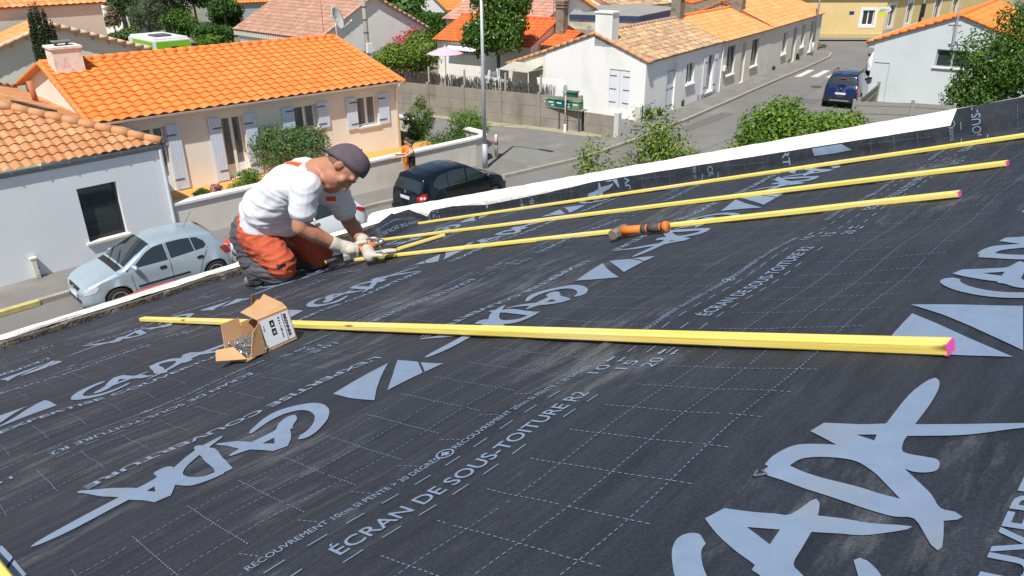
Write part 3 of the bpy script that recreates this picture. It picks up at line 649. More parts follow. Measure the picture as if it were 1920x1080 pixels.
M_ZINC = mat('grey_zinc', (.20, .23, .26), .5, c2=(.25, .28, .31), scale=3, metal=.3)
M_DARKF = mat('dark_frame', (.03, .032, .036), .4)
fr = Frame((-6.5, 20.25)); Lg = 14.35; Dg = 12.4; ZE = 2.74
root = empty('grey_house', (-6.5, 20.25, 0), 0, 'low grey rendered house with tan hipped tile roof behind the silver hatchback', 'house')
w0, z1 = fr.hit(143, 355); w1, z0 = fr.hit(231, 441); w1 = fr.hit(207, 344)[0]+.14
b = MB(); op = [(w0, w1, z0-.02, z1)]
facade(root, fr, 0, Lg, 0, ZE, 0, op, M_GREYW, .2, into=b)
b.quad(fr(Lg, 0), fr(Lg, Dg), fr(Lg, Dg, ZE), fr(Lg, 0, ZE)); b.quad(fr(0, 0), fr(0, Dg), fr(0, Dg, ZE), fr(0, 0, ZE)); b.quad(fr(0, Dg), fr(Lg, Dg), fr(Lg, Dg, ZE), fr(0, Dg, ZE))
BW(b, 'wall', M_GREYW, root)
window(root, fr, w0, w1-.02, z0+.03, z1, .13, M_DARKF, 1, True, bar=.05)
hs = math.tan(R(20)); half = Dg/2; ew = Vector((0, 1, hs)); cosl = math.hypot(1, hs)
oe = .01
tile_roof('roof', root, fr(-oe, -oe, ZE+.04), (1, 0, 0), (0, 1, hs), Lg+2*oe, (half+oe)*cosl, T_TAN, .235, .34, .05, .03, lambda w: (w/cosl, max(w/cosl, Lg+2*oe-w/cosl)), 10)
tile_roof('roof', root, fr(Lg+oe, -oe, ZE+.04), (0, 1, 0), (-1, 0, hs), Dg+2*oe, (half+oe)*cosl, T_TAN, .235, .34, .05, .03, lambda w: (w/cosl, max(w/cosl, Dg+2*oe-w/cosl)), 6)
r = MB(); zr = ZE+.09+hs*(half+oe)
ridge_tiles(r, fr(Lg+oe, -oe, ZE+.1), fr(Lg-half, half, zr), .12, .4); ridge_tiles(r, fr(Lg+oe, Dg+oe, ZE+.1), fr(Lg-half, half, zr), .12, .4); ridge_tiles(r, fr(0, half, zr), fr(Lg-half, half, zr), .12, .4)
BW(r, 'ridge', T_TAN, root, True)
b = MB(); b.box((-oe, -oe-.02, ZE-.1), (Lg+oe, .0-.003, ZE+.03), fr); b.box((Lg+.003, -.0, ZE-.1), (Lg+oe+.02, Dg+oe, ZE+.03), fr); BW(b, 'fascia', M_ZINC, root)
gutter(root, fr(-oe, -oe-.045, ZE+.02), fr(Lg+oe+.08, -oe-.045, ZE+.02), M_ZINC, .04); gutter(root, fr(Lg+oe+.075, -oe-.1, ZE+.035), fr(Lg+oe+.075, Dg+oe, ZE+.035), M_ZINC, .055)
for k in range(18): b = MB(); b.box((Lg-.45-k*.62, -oe-.09, ZE-.02), (Lg-.42-k*.62, -oe-.08, ZE+.04), fr); BW(b, 'gutter_bracket', M_ZINC, root)
b = MB(); b.tube([fr(Lg-.08, -.06, 0), fr(Lg-.08, -.06, ZE-.1)], .045, 10); BW(b, 'downpipe', mat('pale_pipe', (.6, .64, .68), .4), root)
vp = PL(68, 190, fr(Lg, 0, ZE+.1), (hs, 0, 1)); b = MB(); b.tube([vp-Vector((0, 0, .1)), vp+Vector((-.05, 0, .62))], .085, 12); BW(b, 'vent_pipe', mat('terracotta', (.45, .15, .08), .8, c2=(.5, .19, .1), scale=8), root, True)
sk = [PL(x, y, fr(Lg, 0, ZE+.16), (hs, 0, 1)) for x, y in [(20, 191), (42, 194), (108, 210), (80, 207)]]
b = MB(); b.prism(sk, (0, 0, .05)); BW(b, 'skylight', M_DARKF, root)
# meter cabinet on the wall
u, z = fr.hit(57, 494); u2, z2 = fr.hit(83, 531)
t = empty('meter_cabinet', fr(u, -.1, .0), 0, 'small cream utility cabinet against the grey wall', 'cabinet')
b = MB(); b.box((u, -.13, .12), (u2-.04, -.004, .62), fr); b.box((u-.015, -.145, .6), (u2-.025, -.004, .66), fr); BW(b, 'body', mat('cream_plastic', (.62, .61, .52), .5), t, False, .012)
b = MB(); b.box((u+.02, -.137, .2), (u2-.06, -.131, .58), fr); p = BW(b, 'door', mat('cream_plastic2', (.66, .65, .56), .5), t); b = MB(); b.box((u+.1, -.142, .36), (u+.14, -.138, .40), fr); BS(b, 'lock', M_IRON, p)
# ------------------------------------------------------------ cream house
M_CREAM = mat('cream_house_render', (.78, .735, .645), .92, c2=(.82, .775, .69), scale=1.5, bump=.2, bscale=120, c3=(.75, .68, .57), scale3=.8)
M_CREAMG = mat('cream_gable_render', (.76, .68, .55), .92, c2=(.8, .72, .60), scale=1.5, bump=.2, bscale=120, c3=(.6, .55, .47), scale3=.9)
fr = Frame((7.25, 22.95), R(-5.14)); L = 10.08; D = 8.9; ze, zr = 3.03, 4.14; V0 = .22
wf = lambda x, y: fr.hit(x, y, V0)
fw = Frame(fr(0, V0), R(-5.14))
root = empty('cream_house', fr(0, V0), R(-5.14), 'long cream house with bright orange tile roof and pale blue shutters', 'house')
TZ = .62
def op(xl, xr, yt, yb, z0=None):
    a, zt = wf(xl, yt); c, zb = wf(xr, yb); return (a, c, zb if z0 is None else z0, zt)
d1 = op(262, 330, 243, 350, TZ+.04); d2 = op(412, 470, 218, 320, TZ+.04)
w3 = (wf(550, 200)[0], wf(592, 200)[0], wf(575, 243)[1], wf(570, 198)[1]); w4 = (wf(668, 180)[0], wf(706, 180)[0], wf(690, 236)[1], wf(688, 179)[1])
topz = min(d1[3], 2.62); ops = [(a, c, e, topz) for a, c, e, f in (d1, d2, w3, w4)]
gable_body(root, fw, L, D, ze, zr, M_CREAM, ops, depth=.2)
for i, (a, c, e, f) in enumerate(ops):
    window(root, fw, a+.01, c-.01, e+.01, f, .14, M_WHITEP, 2, i > 1, 'french_door' if i < 2 else 'window', .06, .42 if i < 2 else 0, M_CURT)
    for sg in (0, 1):
        wd = (c-a)*.5+.04 if i < 2 else (c-a)*.5+.02
        wd = min(wd, .62)
        lo = e-.02 if i > 1 else e+.0
        shutter(root, fw, (a-.03-wd) if sg == 0 else c+.03, a-.03 if sg == 0 else c+.03+wd, lo, f+.03, -.02, hinge_left=bool(sg), hinges=2)
gable_roof(root, fw, L, D, ze, zr, T_ORG, ov=.22, end=.16, tw=.335, th=.37, amp=.055, step=.03, ridge=mat('ridge_orange', (.70, .19, .04), .8, c2=(.76, .24, .06), scale=5), spw=12)
verge_tiles(root, fw, -.16, D, ze, zr, mat('verge_orange', (.68, .2, .05), .8, c2=(.74, .26, .08), scale=5), .3); verge_tiles(root, fw, L+.16, D, ze, zr, mat('verge_orange', ()), .3)
gutter(root, fw(-.2, -.245, ze-.035), fw(L+.2, -.245, ze-.035), M_WHITEP, .055)
b = MB(); b.tube([fw(L-.06, -.245, ze-.08), fw(L-.06, -.22, ze-.2), fw(L-.06, -.08, ze-.32), fw(L-.06, -.07, TZ)], .045, 10); BW(b, 'downpipe', M_WHITEP, root, True)
cp = fw.hit(95, 84, 3.55); M_CHIM = mat('chimney_render', (.70, .65, .59), .9, c2=(.77, .72, .66), scale=4, c3=(.5, .44, .38), scale3=6)
chimney(root, fw, .06, .88, 3.45, 4.35, 3.4, 4.66, M_CHIM)
# raised terrace, garden wall
t = MB(); t.prism([fw(-.3, 0, 0), fw(-.3, -2.0, 0), fw(L+1.2, -2.6, 0), fw(L+1.2, 0, 0)], (0, 0, TZ)); 
def tilefloor():
    m = bpy.data.materials.new('terrace_tile'); m.use_nodes = True; nt = m.node_tree; b = nt.nodes['Principled BSDF']; L_ = nt.links.new
    br = _n(nt, 'ShaderNodeTexBrick'); br.offset = 0; br.inputs['Scale'].default_value = 1; br.inputs['Brick Width'].default_value = .33; br.inputs['Row Height'].default_value = .33; br.inputs['Mortar Size'].default_value = .006
    br.inputs['Color1'].default_value = (.70, .33, .07, 1); br.inputs['Color2'].default_value = (.62, .30, .08, 1); br.inputs['Mortar'].default_value = (.35, .26, .16, 1)
    tc = _n(nt, 'ShaderNodeTexCoord'); L_(tc.outputs['Object'], br.inputs[0]); L_(br.outputs[0], b.inputs['Base Color']); b.inputs['Roughness'].default_value = .7; return m
tag(t.build('garden_terrace', tilefloor()), kind='structure')
t = MB(); t.prism([fw(L+1.2, -2.5, 0), fw(L+1.75, -2.3, 0), fw(L+1.5, 6, 0), fw(L+.1, 6, 0), fw(L+.1, .1, 0), fw(L+1.2, .1, 0)], (0, 0, TZ-.06)); tag(t.build('garden_soil', mat('garden_soil', (.16, .13, .07), .95, c2=(.12, .16, .05), scale=2, bump=.8, bscale=30)), kind='structure')
GW = [(7.85, 20.22), (18.6, 19.55), (19.2, 19.62), (19.55, 20.05), (19.62, 21.0)]
root = empty('garden_wall', (13, 19.9, 0), 0, 'cream garden wall with white coping along the far pavement', 'wall')
gi = offset(GW, .2); b = MB(); fl = [(x, y, 0) for x, y in GW]+[(x, y, 0) for x, y in gi[::-1]]
def wallstrip(P, Q, z0, z1):
    b = MB()
    for i in range(len(P)-1): b.add([(*P[i], z0), (*P[i+1], z0), (*Q[i+1], z0), (*Q[i], z0), (*P[i], z1), (*P[i+1], z1), (*Q[i+1], z1), (*Q[i], z1)], [(0, 1, 5, 4), (1, 2, 6, 5), (2, 3, 7, 6), (3, 0, 4, 7), (4, 5, 6, 7)])
    return b
BW(wallstrip(GW, gi, 0, 1.06), 'wall', mat('garden_wall_render', (.63, .60, .54), .92, c2=(.68, .65, .59), scale=1.2, bump=.25, bscale=90, c3=(.56, .53, .47), scale3=1.1), root)
BW(wallstrip(offset(GW, -.05), offset(GW, .25), 1.062, 1.13), 'coping', mat('white_coping', (.78, .77, .73), .85, c2=(.7, .69, .65), scale=3), root)
t2 = empty('side_garden_wall', (19.3, 26, 0), 0, 'low white-capped garden wall running back beside the side lane', 'wall')
b = MB(); f2 = Frame((19.45, 23.4), R(82)); b.box((0, 0, 0), (5.5, .18, .95), f2); BW(b, 'wall', mat('garden_wall_render', ()), t2); b = MB(); b.box((-.03, -.04, .952), (5.53, .22, 1.02), f2); BW(b, 'coping', mat('white_coping', ()), t2)
# ------------------------------------------------------------ terrace of cottages along the street
M_WHITEW = mat('whitewash', (.80, .80, .79), .9, c2=(.84, .84, .83), scale=2.2, bump=.5, bscale=14, c3=(.72, .72, .70), scale3=1.1, stretch=(1, 1, .45))
M_CRW = mat('cottage_cream', (.70, .66, .57), .92, c2=(.75, .71, .63), scale=2, bump=.35, bscale=50, c3=(.62, .57, .48), scale3=1.5)
M_WSHUT = mat('white_shutter', (.76, .78, .82), .5, c2=(.7, .72, .77), scale=4)
fr = Frame((28.72, 19.22), math.atan(.14)); fr.v = Vector((-.07, .9975, 0))
ang = fr.ang; D = 5.55; ze, zr = 2.72, 3.70; Lw = 8.85
root = empty('whitewashed_cottage', fr(0, 0), ang, 'whitewashed corner cottage with mottled old tiles and a white chimney', 'house')
h = lambda x, y: fr.hit(x, y, 0)
gz = lambda x, y: (lambda q: ((q-fr.o).dot(fr.v), q.z))(PL(x, y, fr(0, 0), fr.v.cross(Vector((0, 0, 1)))))
dr = (2.25, 3.2, .10, 2.34); wn = (4.45, 5.4, 1.1, 2.1); dr2 = (6.95, 7.85, .35, 2.2)
gs = (gz(1182, 130)[0], gz(1144, 130)[0], gz(1163, 205)[1], gz(1163, 131)[1])
gable_body(root, fr, Lw, D, ze, zr, M_WHITEW, [dr, wn, dr2], left=[gs], depth=.16)
door = MB(); door.box((dr[0]+.01, .08, dr[2]), (dr[1]-.01, .12, dr[3]), fr); BW(door, 'door', M_WSHUT, root)
window(root, fr, wn[0], wn[1], wn[2], wn[3], .1, M_WHITEP, 2)
window(root, fr, dr2[0], dr2[1], dr2[2], dr2[3], .1, M_WHITEP, 2, True, 'french_window')
shutter(root, fr, dr2[0]-.5, dr2[0]-.02, dr2[2], dr2[3], -.03, False, M_WSHUT); shutter(root, fr, dr2[1]+.02, dr2[1]+.5, dr2[2], dr2[3], -.03, True, M_WSHUT)
for zz in (.35, 1.15, 1.95):
    b = MB(); b.box((dr[0]+.02, .066, zz), (dr[0]+.4, .079, zz+.04), fr); b.box((dr[1]-.4, .066, zz), (dr[1]-.02, .079, zz+.04), fr); BW(b, 'hinge', M_IRON, root)
gf = lambda u, v, z=0.: fr(v, u, z)
a, c, e, f = gs; b = MB(); m_ = (a+c)/2
for q0, q1, hl in ((a+.01, m_-.006, True), (m_+.006, c-.01, False)): shutter(root, gf, q0, q1, e+.01, f-.01, .06, hl, M_WSHUT, 3)
gable_roof(root, fr, Lw, D, ze, zr, T_OLD, ov=.13, end=.02, tw=.205, th=.36, amp=.055, step=.028, jit=.035, ridge=T_OLD, spw=8)
verge_tiles(root, fr, .0, D, ze, zr, mat('verge_old', (.55, .30, .15), .85, c2=(.42, .24, .13), scale=6), .2); verge_tiles(root, fr, .17, D, ze, zr, mat('verge_old', ()), .2)
chimney(root, fr, .0, .62, 1.85, 2.75, 3.2, 4.62, M_WHITEW, cap=False)
b = MB(); b.box((-.025, -.06, .9), (.0-.004, .0, 1.0), fr)
pipe = MB(); pipe.tube([fr(-.07, .03, 0), fr(-.07, .03, .85)], .035, 8); BW(pipe, 'downpipe', mat('dark_green_pipe', (.03, .05, .045), .5), root)
mb_ = MB(); u_, z_ = gz(1191, 227); mb_.box((u_-.28, -.12, .1), (u_+.0, -.003, .78), lambda u, v, z: fr(v, u, z)); BW(mb_, 'meter_box', mat('cream_plastic', ()), root)
# lean-to with awning on its left
l2 = lambda u, v, z=0.: fr(u, D+v, z)
b = MB(); b.prism([l2(.0, .003, 0), l2(.0, 2.3, 0), l2(.0, 2.3, 1.95), l2(.0, .003, 2.66)], fr(4, 0)-fr(0, 0)); BW(b, 'lean_to', M_CREAMG, root)
verge = MB(); ridge_tiles(verge, l2(-.02, 2.45, 1.98), l2(-.02, -.05, 2.78), .085, .36); BW(verge, 'lean_to_verge', mat('verge_old', ()), root, True)
tile_roof('lean_to_roof', root, l2(4.1, 2.4, 2.0), fr(0, 0)-fr(1, 0), l2(0, 0, 2.74)-l2(0, 2.4, 2.0), 4.1, 2.5, T_TAN, .21, .36, .05, .025)
b = MB(); b.prism([l2(-.05, .1, 2.12), l2(-.05, 1.95, 2.12), l2(-1.3, 1.95, 1.9), l2(-1.3, .1, 1.9)], (0, 0, .03)); 
for q in (.1, 1.0, 1.93): b.box((-1.3, D+q, 1.935), (-.05, D+q+.03, 1.97), fr)
BW(b, 'awning', mat('translucent_sheet', (.48, .48, .42), .4, c2=(.42, .42, .37), scale=4), root)
for q in (1.93, .13): b = MB(); b.tube([l2(-1.27, q, 0), l2(-1.27, q, 1.9)], .025, 8); BW(b, 'awning_post', M_WHITEP, root)
b = MB(); b.quad(l2(-.006, .25, .1), l2(-.006, 1.15, .1), l2(-.006, 1.15, 1.9), l2(-.006, .25, 1.9)); BW(b, 'door_curtain', mat('beige_curtain', (.5, .47, .40), .9, c2=(.42, .40, .34), scale=9, stretch=(1, 6, .3)), root)
# cream cottage, then the last one on the corner
root = empty('cream_cottage', fr(Lw, 0), ang, 'cream rendered cottage with orange tiles joined to the whitewashed one', 'house')
f2 = Frame(fr(Lw, 0), ang); f2.v = fr.v; L2 = 7.9
oo = [(.85, 2.1, .82, 2.34), (3.1, 3.75, .12, 2.3), (4.7, 5.85, .82, 2.32)]
gable_body(root, f2, L2, D, ze-.03, zr, M_CRW, oo, depth=.16)
window(root, f2, *oo[0], .11, mat('grey_frame', (.25, .27, .28), .5), 2); window(root, f2, *oo[2], .11, mat('grey_frame', ()), 2)
b = MB(); b.box((oo[1][0]+.01, .09, .1), (oo[1][1]-.01, .13, 2.29), f2); BW(b, 'door', mat('beige_door', (.5, .46, .38), .6), root)
b = MB(); b.box((.35, -.14, 1.15), (.62, -.004, 1.42), f2); BW(b, 'letterbox', M_WHITEP, root, False, .015)
gable_roof(root, f2, L2, D, ze-.02, zr+.02, T_ORG2, ov=.13, end=.0, tw=.21, th=.40, amp=.045, step=.02, ridge=mat('ridge_orange', ()), spw=7)
b = MB(); b.tube([f2(.05, -.05, .0), f2(.05, -.05, 2.5)], .04, 8); BW(b, 'downpipe', M_WHITEP, root)
chimney(root, f2, -.25, .3, 2.5, 3.05, 3.4, 4.75, mat('old_concrete', (.20, .18, .14), .95, c2=(.27, .25, .2), scale=5, c3=(.12, .11, .09), scale3=3), cap=False)
M_OLDC = mat('old_concrete', ())
root = empty('corner_cottage', fr(Lw+L2, 0), ang, 'last pale cottage of the terrace with orange roof beside the far lamp post', 'house')
f3 = Frame(fr(Lw+L2, 0), ang+R(1.2)); L3 = 11.9; D3 = 6.4
oo = [(2.6, 3.6, .85, 2.2), (4.9, 5.8, .1, 2.3), (6.9, 7.8, .85, 2.3), (9.2, 10., .3, 2.35)]
gable_body(root, f3, L3, D3, ze+.02, zr+.42, mat('pale_roughcast', (.66, .63, .55), .95, c2=(.74, .71, .64), scale=9, bump=.9, bscale=28, c3=(.56, .52, .43), scale3=6), oo, depth=.16)
for q in (0, 2): window(root, f3, *oo[q], .11, M_WHITEP, 2)
window(root, f3, *oo[3], .11, M_WHITEP, 1, True, 'french_window')
b = MB(); b.box((oo[1][0]+.01, .1, .1), (oo[1][1]-.01, .14, 2.29), f3); BW(b, 'door', mat('grey_door', (.3, .31, .32), .5), root)
gable_roof(root, f3, L3, D3, ze+.02, zr+.42, T_ORG2, ov=.14, end=.1, tw=.21, th=.40, amp=.045, step=.02, ridge=mat('ridge_orange', ()), spw=7)
b = MB(); b.prism([f3(.0, 2.6, 3.3), f3(.0, 5.9, 3.1), f3(.0, 5.9, 3.75), f3(.0, 2.6, 4.5)], fr(.3, 0)-fr(0, 0)); BW(b, 'raised_gable', M_OLDC, root)
chimney(root, f3, -.1, .55, 1.95, 2.58, 3.6, 4.75, M_OLDC, cap=False)
# ------------------------------------------------------------ white house on the right
c0 = (40.95, 13.95); rang = R(-84)
root = empty('white_gabled_house', (*c0, 0), 0, 'white house with one square window in its gable and an orange roof', 'house')
fg = Frame(c0, rang)              # u along the gable, to the right; v away from us
M_WHITEG = mat('white_render', (.56, .61, .64), .9, c2=(.59, .64, .665), scale=1.5, bump=.2, bscale=80, c3=(.53, .575, .60), scale3=.7)
Wg = 2*fg.hit(1803, 30)[0]; zE, zR = 2.92, fg.hit(1803, 30)[1]
a, f = fg.hit(1758, 92); c, e = fg.hit(1812, 130); op_ = [(a, c, e, f)]
b = MB(); facade(root, fg, 0, Wg, 0, zE, 0, op_, M_WHITEG, .18, into=b)
b.add([fg(0, 0, zE), fg(Wg, 0, zE), fg(Wg/2, 0, zR)], [(0, 1, 2)]); b.quad(fg(0, 0), fg(0, 11), fg(0, 11, zE), fg(0, 0, zE)); b.quad(fg(Wg, 0), fg(Wg, 11), fg(Wg, 11, zE), fg(Wg, 0, zE)); b.quad(fg(0, 11), fg(Wg, 11), fg(Wg, 11, zE), fg(0, 11, zE))
b.add([fg(0, 11, zE), fg(Wg, 11, zE), fg(Wg/2, 11, zR)], [(0, 1, 2)])
b.box((-.38, .02, zE-.35), (-.003, 11, zE-.02), fg)
BW(b, 'wall', M_WHITEG, root)
window(root, fg, a+.01, c-.01, e+.01, f-.01, .12, mat('blue_grey_frame', (.34, .40, .48), .4), 2, True)
sl = (zR-zE)/(Wg/2); q = .42
for sg in (0, 1):
    E0 = fg(-q, -.06, zE-q*sl+.04) if sg else fg(Wg+q, 11.1, zE-q*sl+.04)
    if sg: tile_roof('roof', root, fg(-q, 11.1, zE-q*sl+.04), fg(0, 0)-fg(0, 1), fg(Wg/2, 0, zR)-fg(0, 0, zE), 11.16, math.hypot(Wg/2+q, (Wg/2+q)*sl), T_ORG, .3, .37, .05, .025)
    else: tile_roof('roof', root, fg(Wg+q, -.06, zE-q*sl+.04), fg(0, 1)-fg(0, 0), fg(Wg/2, 0, zR)-fg(Wg, 0, zE), 11.16, math.hypot(Wg/2+q, (Wg/2+q)*sl), T_ORG, .3, .37, .05, .025)
b = MB(); ridge_tiles(b, fg(Wg/2, -.1, zR+.07), fg(Wg/2, 11.1, zR+.07)); ridge_tiles(b, fg(-q, -.06, zE-q*sl+.05), fg(Wg/2, -.06, zR+.05), .07); ridge_tiles(b, fg(Wg+q, -.06, zE-q*sl+.05), fg(Wg/2, -.06, zR+.05), .07); BW(b, 'ridge', mat('ridge_orange', ()), root, True)
hx = lambda x, y: (lambda t: fg(t[0], -.02, t[1]))(fg.hit(x, y, -.02))
b = MB(); b.tube([hx(1640, 116), hx(1668, 118), hx(1668, 122), hx(1657, 188)], .012, 6); BW(b, 'cable', mat('pale_cable', (.4, .42, .43), .6), root)
# ------------------------------------------------------------ yellow corner building
M_YELW = mat('ochre_render', (.66, .50, .23), .92, c2=(.70, .54, .27), scale=1.1, bump=.2, bscale=60, c3=(.62, .46, .2), scale3=.6)
M_SURR = mat('white_surround', (.74, .74, .76), .7)
A = G(1535, 73); B = G(1652, 73.5); fy = Frame((A.x, A.y), math.atan2(B.y-A.y, B.x-A.x)); LY = (B-A).length
root = empty('ochre_building', (A.x, A.y, 0), 0, 'ochre building with white window surrounds across the junction', 'building')
HY = 3.55
a, f = fy.hit(1619, 19); c, e = fy.hit(1636, 47); op1 = (a, c, e, f)
b = MB(); facade(root, fy, -6, LY, 0, HY, 0, [op1], M_YELW, .15, into=b)
fy2 = Frame(fy(LY, 0), R(-5)); xs = []
for xl, xr, yt, yb in ((1664, 1676, 8, 52), (1700, 1709, 2, 46), (1752, 1762, 2, 32), (1786, 1795, -4, 26)):
    aa = fy2.hit(xl, (yt+yb)/2)[0]; cc = fy2.hit(xr, (yt+yb)/2)[0]; xs.append((aa, max(cc, aa+.9), .9, 2.6))
facade(root, fy2, 0, 30, 0, HY, 0, xs, M_YELW, .2, into=b)
BW(b, 'wall', M_YELW, root)
for F_, o_ in [(fy, op1)]+[(fy2, x) for x in xs]:
    a, c, e, f = o_; window(root, F_, a+.01, c-.01, e+.01, f-.01, .1, M_WHITEP, 2, False)
    s = MB(); w_ = .22
    for q in (((a-w_, -.02, e-w_), (a-.003, .0-.003, f+w_)), ((c+.003, -.02, e-w_), (c+w_, -.003, f+w_)), ((a, -.02, f+.003), (c, -.003, f+w_)), ((a, -.02, e-w_), (c, -.003, e-.003))): s.box(*q, F_)
    BW(s, 'window_surround', M_SURR, root)
s = MB(); s.box((-6, -.05, 0), (LY, -.003, .42), fy); BW(s, 'plinth', mat('ochre_plinth', (.58, .45, .2), .95, c2=(.5, .4, .2), scale=8, bump=.6), root)
s = MB(); s.box((-6, -.32, HY-.16), (LY+.1, 0, HY+.05), fy); s.box((.0, -.32, HY-.16), (30, 0, HY+.05), fy2); BW(s, 'cornice', mat('grey_cornice', (.42, .43, .45), .7), root)
tile_roof('roof', root, fy(-6, -.3, HY+.08), fy(1, 0)-fy(0, 0), fy(0, 4, HY+1.4)-fy(0, 0, HY), LY+6, 4, T_MAU, .3, .4, .04)
tile_roof('roof', root, fy2(0, -.3, HY+.08), fy2(1, 0)-fy2(0, 0), fy2(0, 4, HY+1.4)-fy2(0, 0, HY), 30, 4, T_MAU, .3, .4, .04)
b = MB(); b.add([(fy(-8, -.02)+Vector((0, 0, .0))), fy(LY, -.02), fy(LY+.3, -1.5), fy(-8, -1.8)], [(0, 1, 2, 3)])
for v in range(len(b.v)): b.v[v] = (b.v[v][0], b.v[v][1], .11)
tag(b.build('far_pavement', M_PAVE), kind='structure')
pl = empty('street_name_plaque', fy(0, 0), 0, 'small blue street name plaque on the ochre wall', 'sign')
u, z = fy.hit(1593, 21); u2, z2 = fy.hit(1601, 27)
b = MB(); b.box((u, -.025, z2), (u2, -.005, z), fy); BW(b, 'plate', mat('enamel_blue', (.02, .04, .22), .3), pl)
b = MB(); V, F = text_fit('RUE', (u2-u)*.5, .06); b.add([fy(u+(u2-u)*.25+x, -.028, z2+(z-z2)*.55+y) for x, y in V], F); V, F = text_fit('DE LA MER', (u2-u)*.76, .05); b.add([fy(u+(u2-u)*.12+x, -.028, z2+(z-z2)*.2+y) for x, y in V], F); b.build('lettering', M_WHITEP).parent = pl; pl.children[-1].matrix_parent_inverse = inv(pl)
# ------------------------------------------------------------ houses farther back
def house(label, o, ang, L, D, ze, zr, mw, mt, ov=.2, end=.15, tw=.3, th=.4, amp=.04, front=(), right=(), left=(), mf=None, v=None, shut=None, depth=.14):
    fr = Frame(o, ang)
    if v: fr.v = Vector((*v, 0)).normalized()
    root = empty('house', fr(0, 0), ang, label, 'house')
    gable_body(root, fr, L, D, ze, zr, mw, front, right, left, depth=depth)
    gable_roof(root, fr, L, D, ze, zr, mt, ov=ov, end=end, tw=tw, th=th, amp=amp, ridge=mt, spw=6)
    side = {'f': fr, 'r': (lambda u, w, z=0.: fr(L-w, u, z)), 'l': (lambda u, w, z=0.: fr(w, u, z))}
    for k, F_ in (('f', front), ('r', right), ('l', left)):
        for q in F_:
            window(root, side[k], q[0]+.01, q[1]-.01, q[2]+.01, q[3]-.01, .1, mf or M_WHITEP, 2)
    return root, fr
M_PALE = mat('pale_render', (.80, .795, .76), .92, c2=(.84, .83, .80), scale=1.2, bump=.2, bscale=40, c3=(.74, .73, .69), scale3=.8)
M_BEIGE = mat('beige_render', (.78, .75, .65), .92, c2=(.82, .79, .69), scale=.9, bump=.15, bscale=40, c3=(.74, .71, .61), scale3=.5)
M_BEIGE2 = mat('tall_beige_render', (.66, .60, .51), .92, c2=(.69, .63, .54), scale=.7, bump=.15, bscale=40)
# brown roofed house, gable towards us
o = (24.7, 47.6); fr = Frame(o, R(-90)); zb = 4.75
root, fr = house('white walled house with wide brown tile roof behind the orange roof', o, R(-90), 9.3, 7.6, 2.78, zb, M_PALE, T_BRN, ov=.3, tw=.26, th=.36, amp=.045, front=[(1.3, 2.3, .9, 2.0), (3.4, 4.4, .9, 2.0)], right=[(1.9, 3.1, .3, 1.75)])
for k in range(44): 
    pass
b = MB()
for k in range(46): b.box((-.1+k*.205, -.29, 2.33), (-.1+k*.205+.075, -.2, 2.58), fr)
BW(b, 'eave_tile_ends', mat('pale_eave_tile', (.75, .72, .66), .9), root)  # one even pale colour for the row of tile ends
g = lambda u, w, z=0.: fr(9.3-w, u, z)
shutter(root, g, 3.12, 3.7, .3, 1.75, -.02, True, M_SHUT)
verge_tiles(root, fr, 9.42, 7.6, 2.78, zb, mat('verge_brown', (.5, .28, .2), .85, c2=(.58, .36, .27), scale=6), .3)
chimney(root, fr, 8.1, 9.0, 3.2, 4.2, 3.8, 6.2, mat('grey_roughcast', (.50, .47, .42), .95, c2=(.58, .55, .49), scale=7), cap=False)
# beige house whose gable shows above the chimney, and the tall one behind
gx = PL(275, 92, (0, 38, 0), (0, 1, 0)); ga = PL(92, 47, (0, 38, 0), (0, 1, 0)); Dg2 = 2*(gx.x-ga.x)
root, fr = house('beige house whose blank tiled gable rises behind the chimney', (gx.x-Dg2, 40.4), R(-90), 2.4, Dg2, gx.z, ga.z, M_BEIGE, T_ORG2, ov=.15, end=.2, tw=.26)
verge_tiles(root, fr, 2.55, Dg2, gx.z, ga.z, mat('verge_beige', (.66, .42, .28), .85, c2=(.72, .5, .36), scale=6), .15, r=.1)
b = MB()
for i in range(12):
    t = (i+.5)/12; u = t*Dg2; z = gx.z+(ga.z-gx.z)*(1-abs(2*t-1)); p = fr(2.4, 0) ; q = fr(2.4+.003, u, z-.13); b.box((2.405, u-.05, z-.2), (2.47, u+.05, z-.06), fr)
BW(b, 'verge_tile_ends', mat('verge_beige', ()), root)
tr_ = PL(204, 76, (0, 41.2, 0), (0, 1, 0)); tt = PL(192, 6, (0, 41.2, 0), (0, 1, 0))
fr = Frame((tr_.x-13, 41.2)); root, fr = house('tall plain beige rendered house at the top left of the view', (tr_.x-13, 41.2), 0, 13, 8, tt.z+.05, tt.z+1.6, M_BEIGE2, T_ORG2, ov=.12, end=.25)
lm = MB(); lm.lathe([(.03, 0), (.09, .04), (.1, .12), (.06, .2)], fr(13.06, -.1, tt.z-.3), 10); BW(lm, 'wall_lamp', M_WHITEP, root, True)
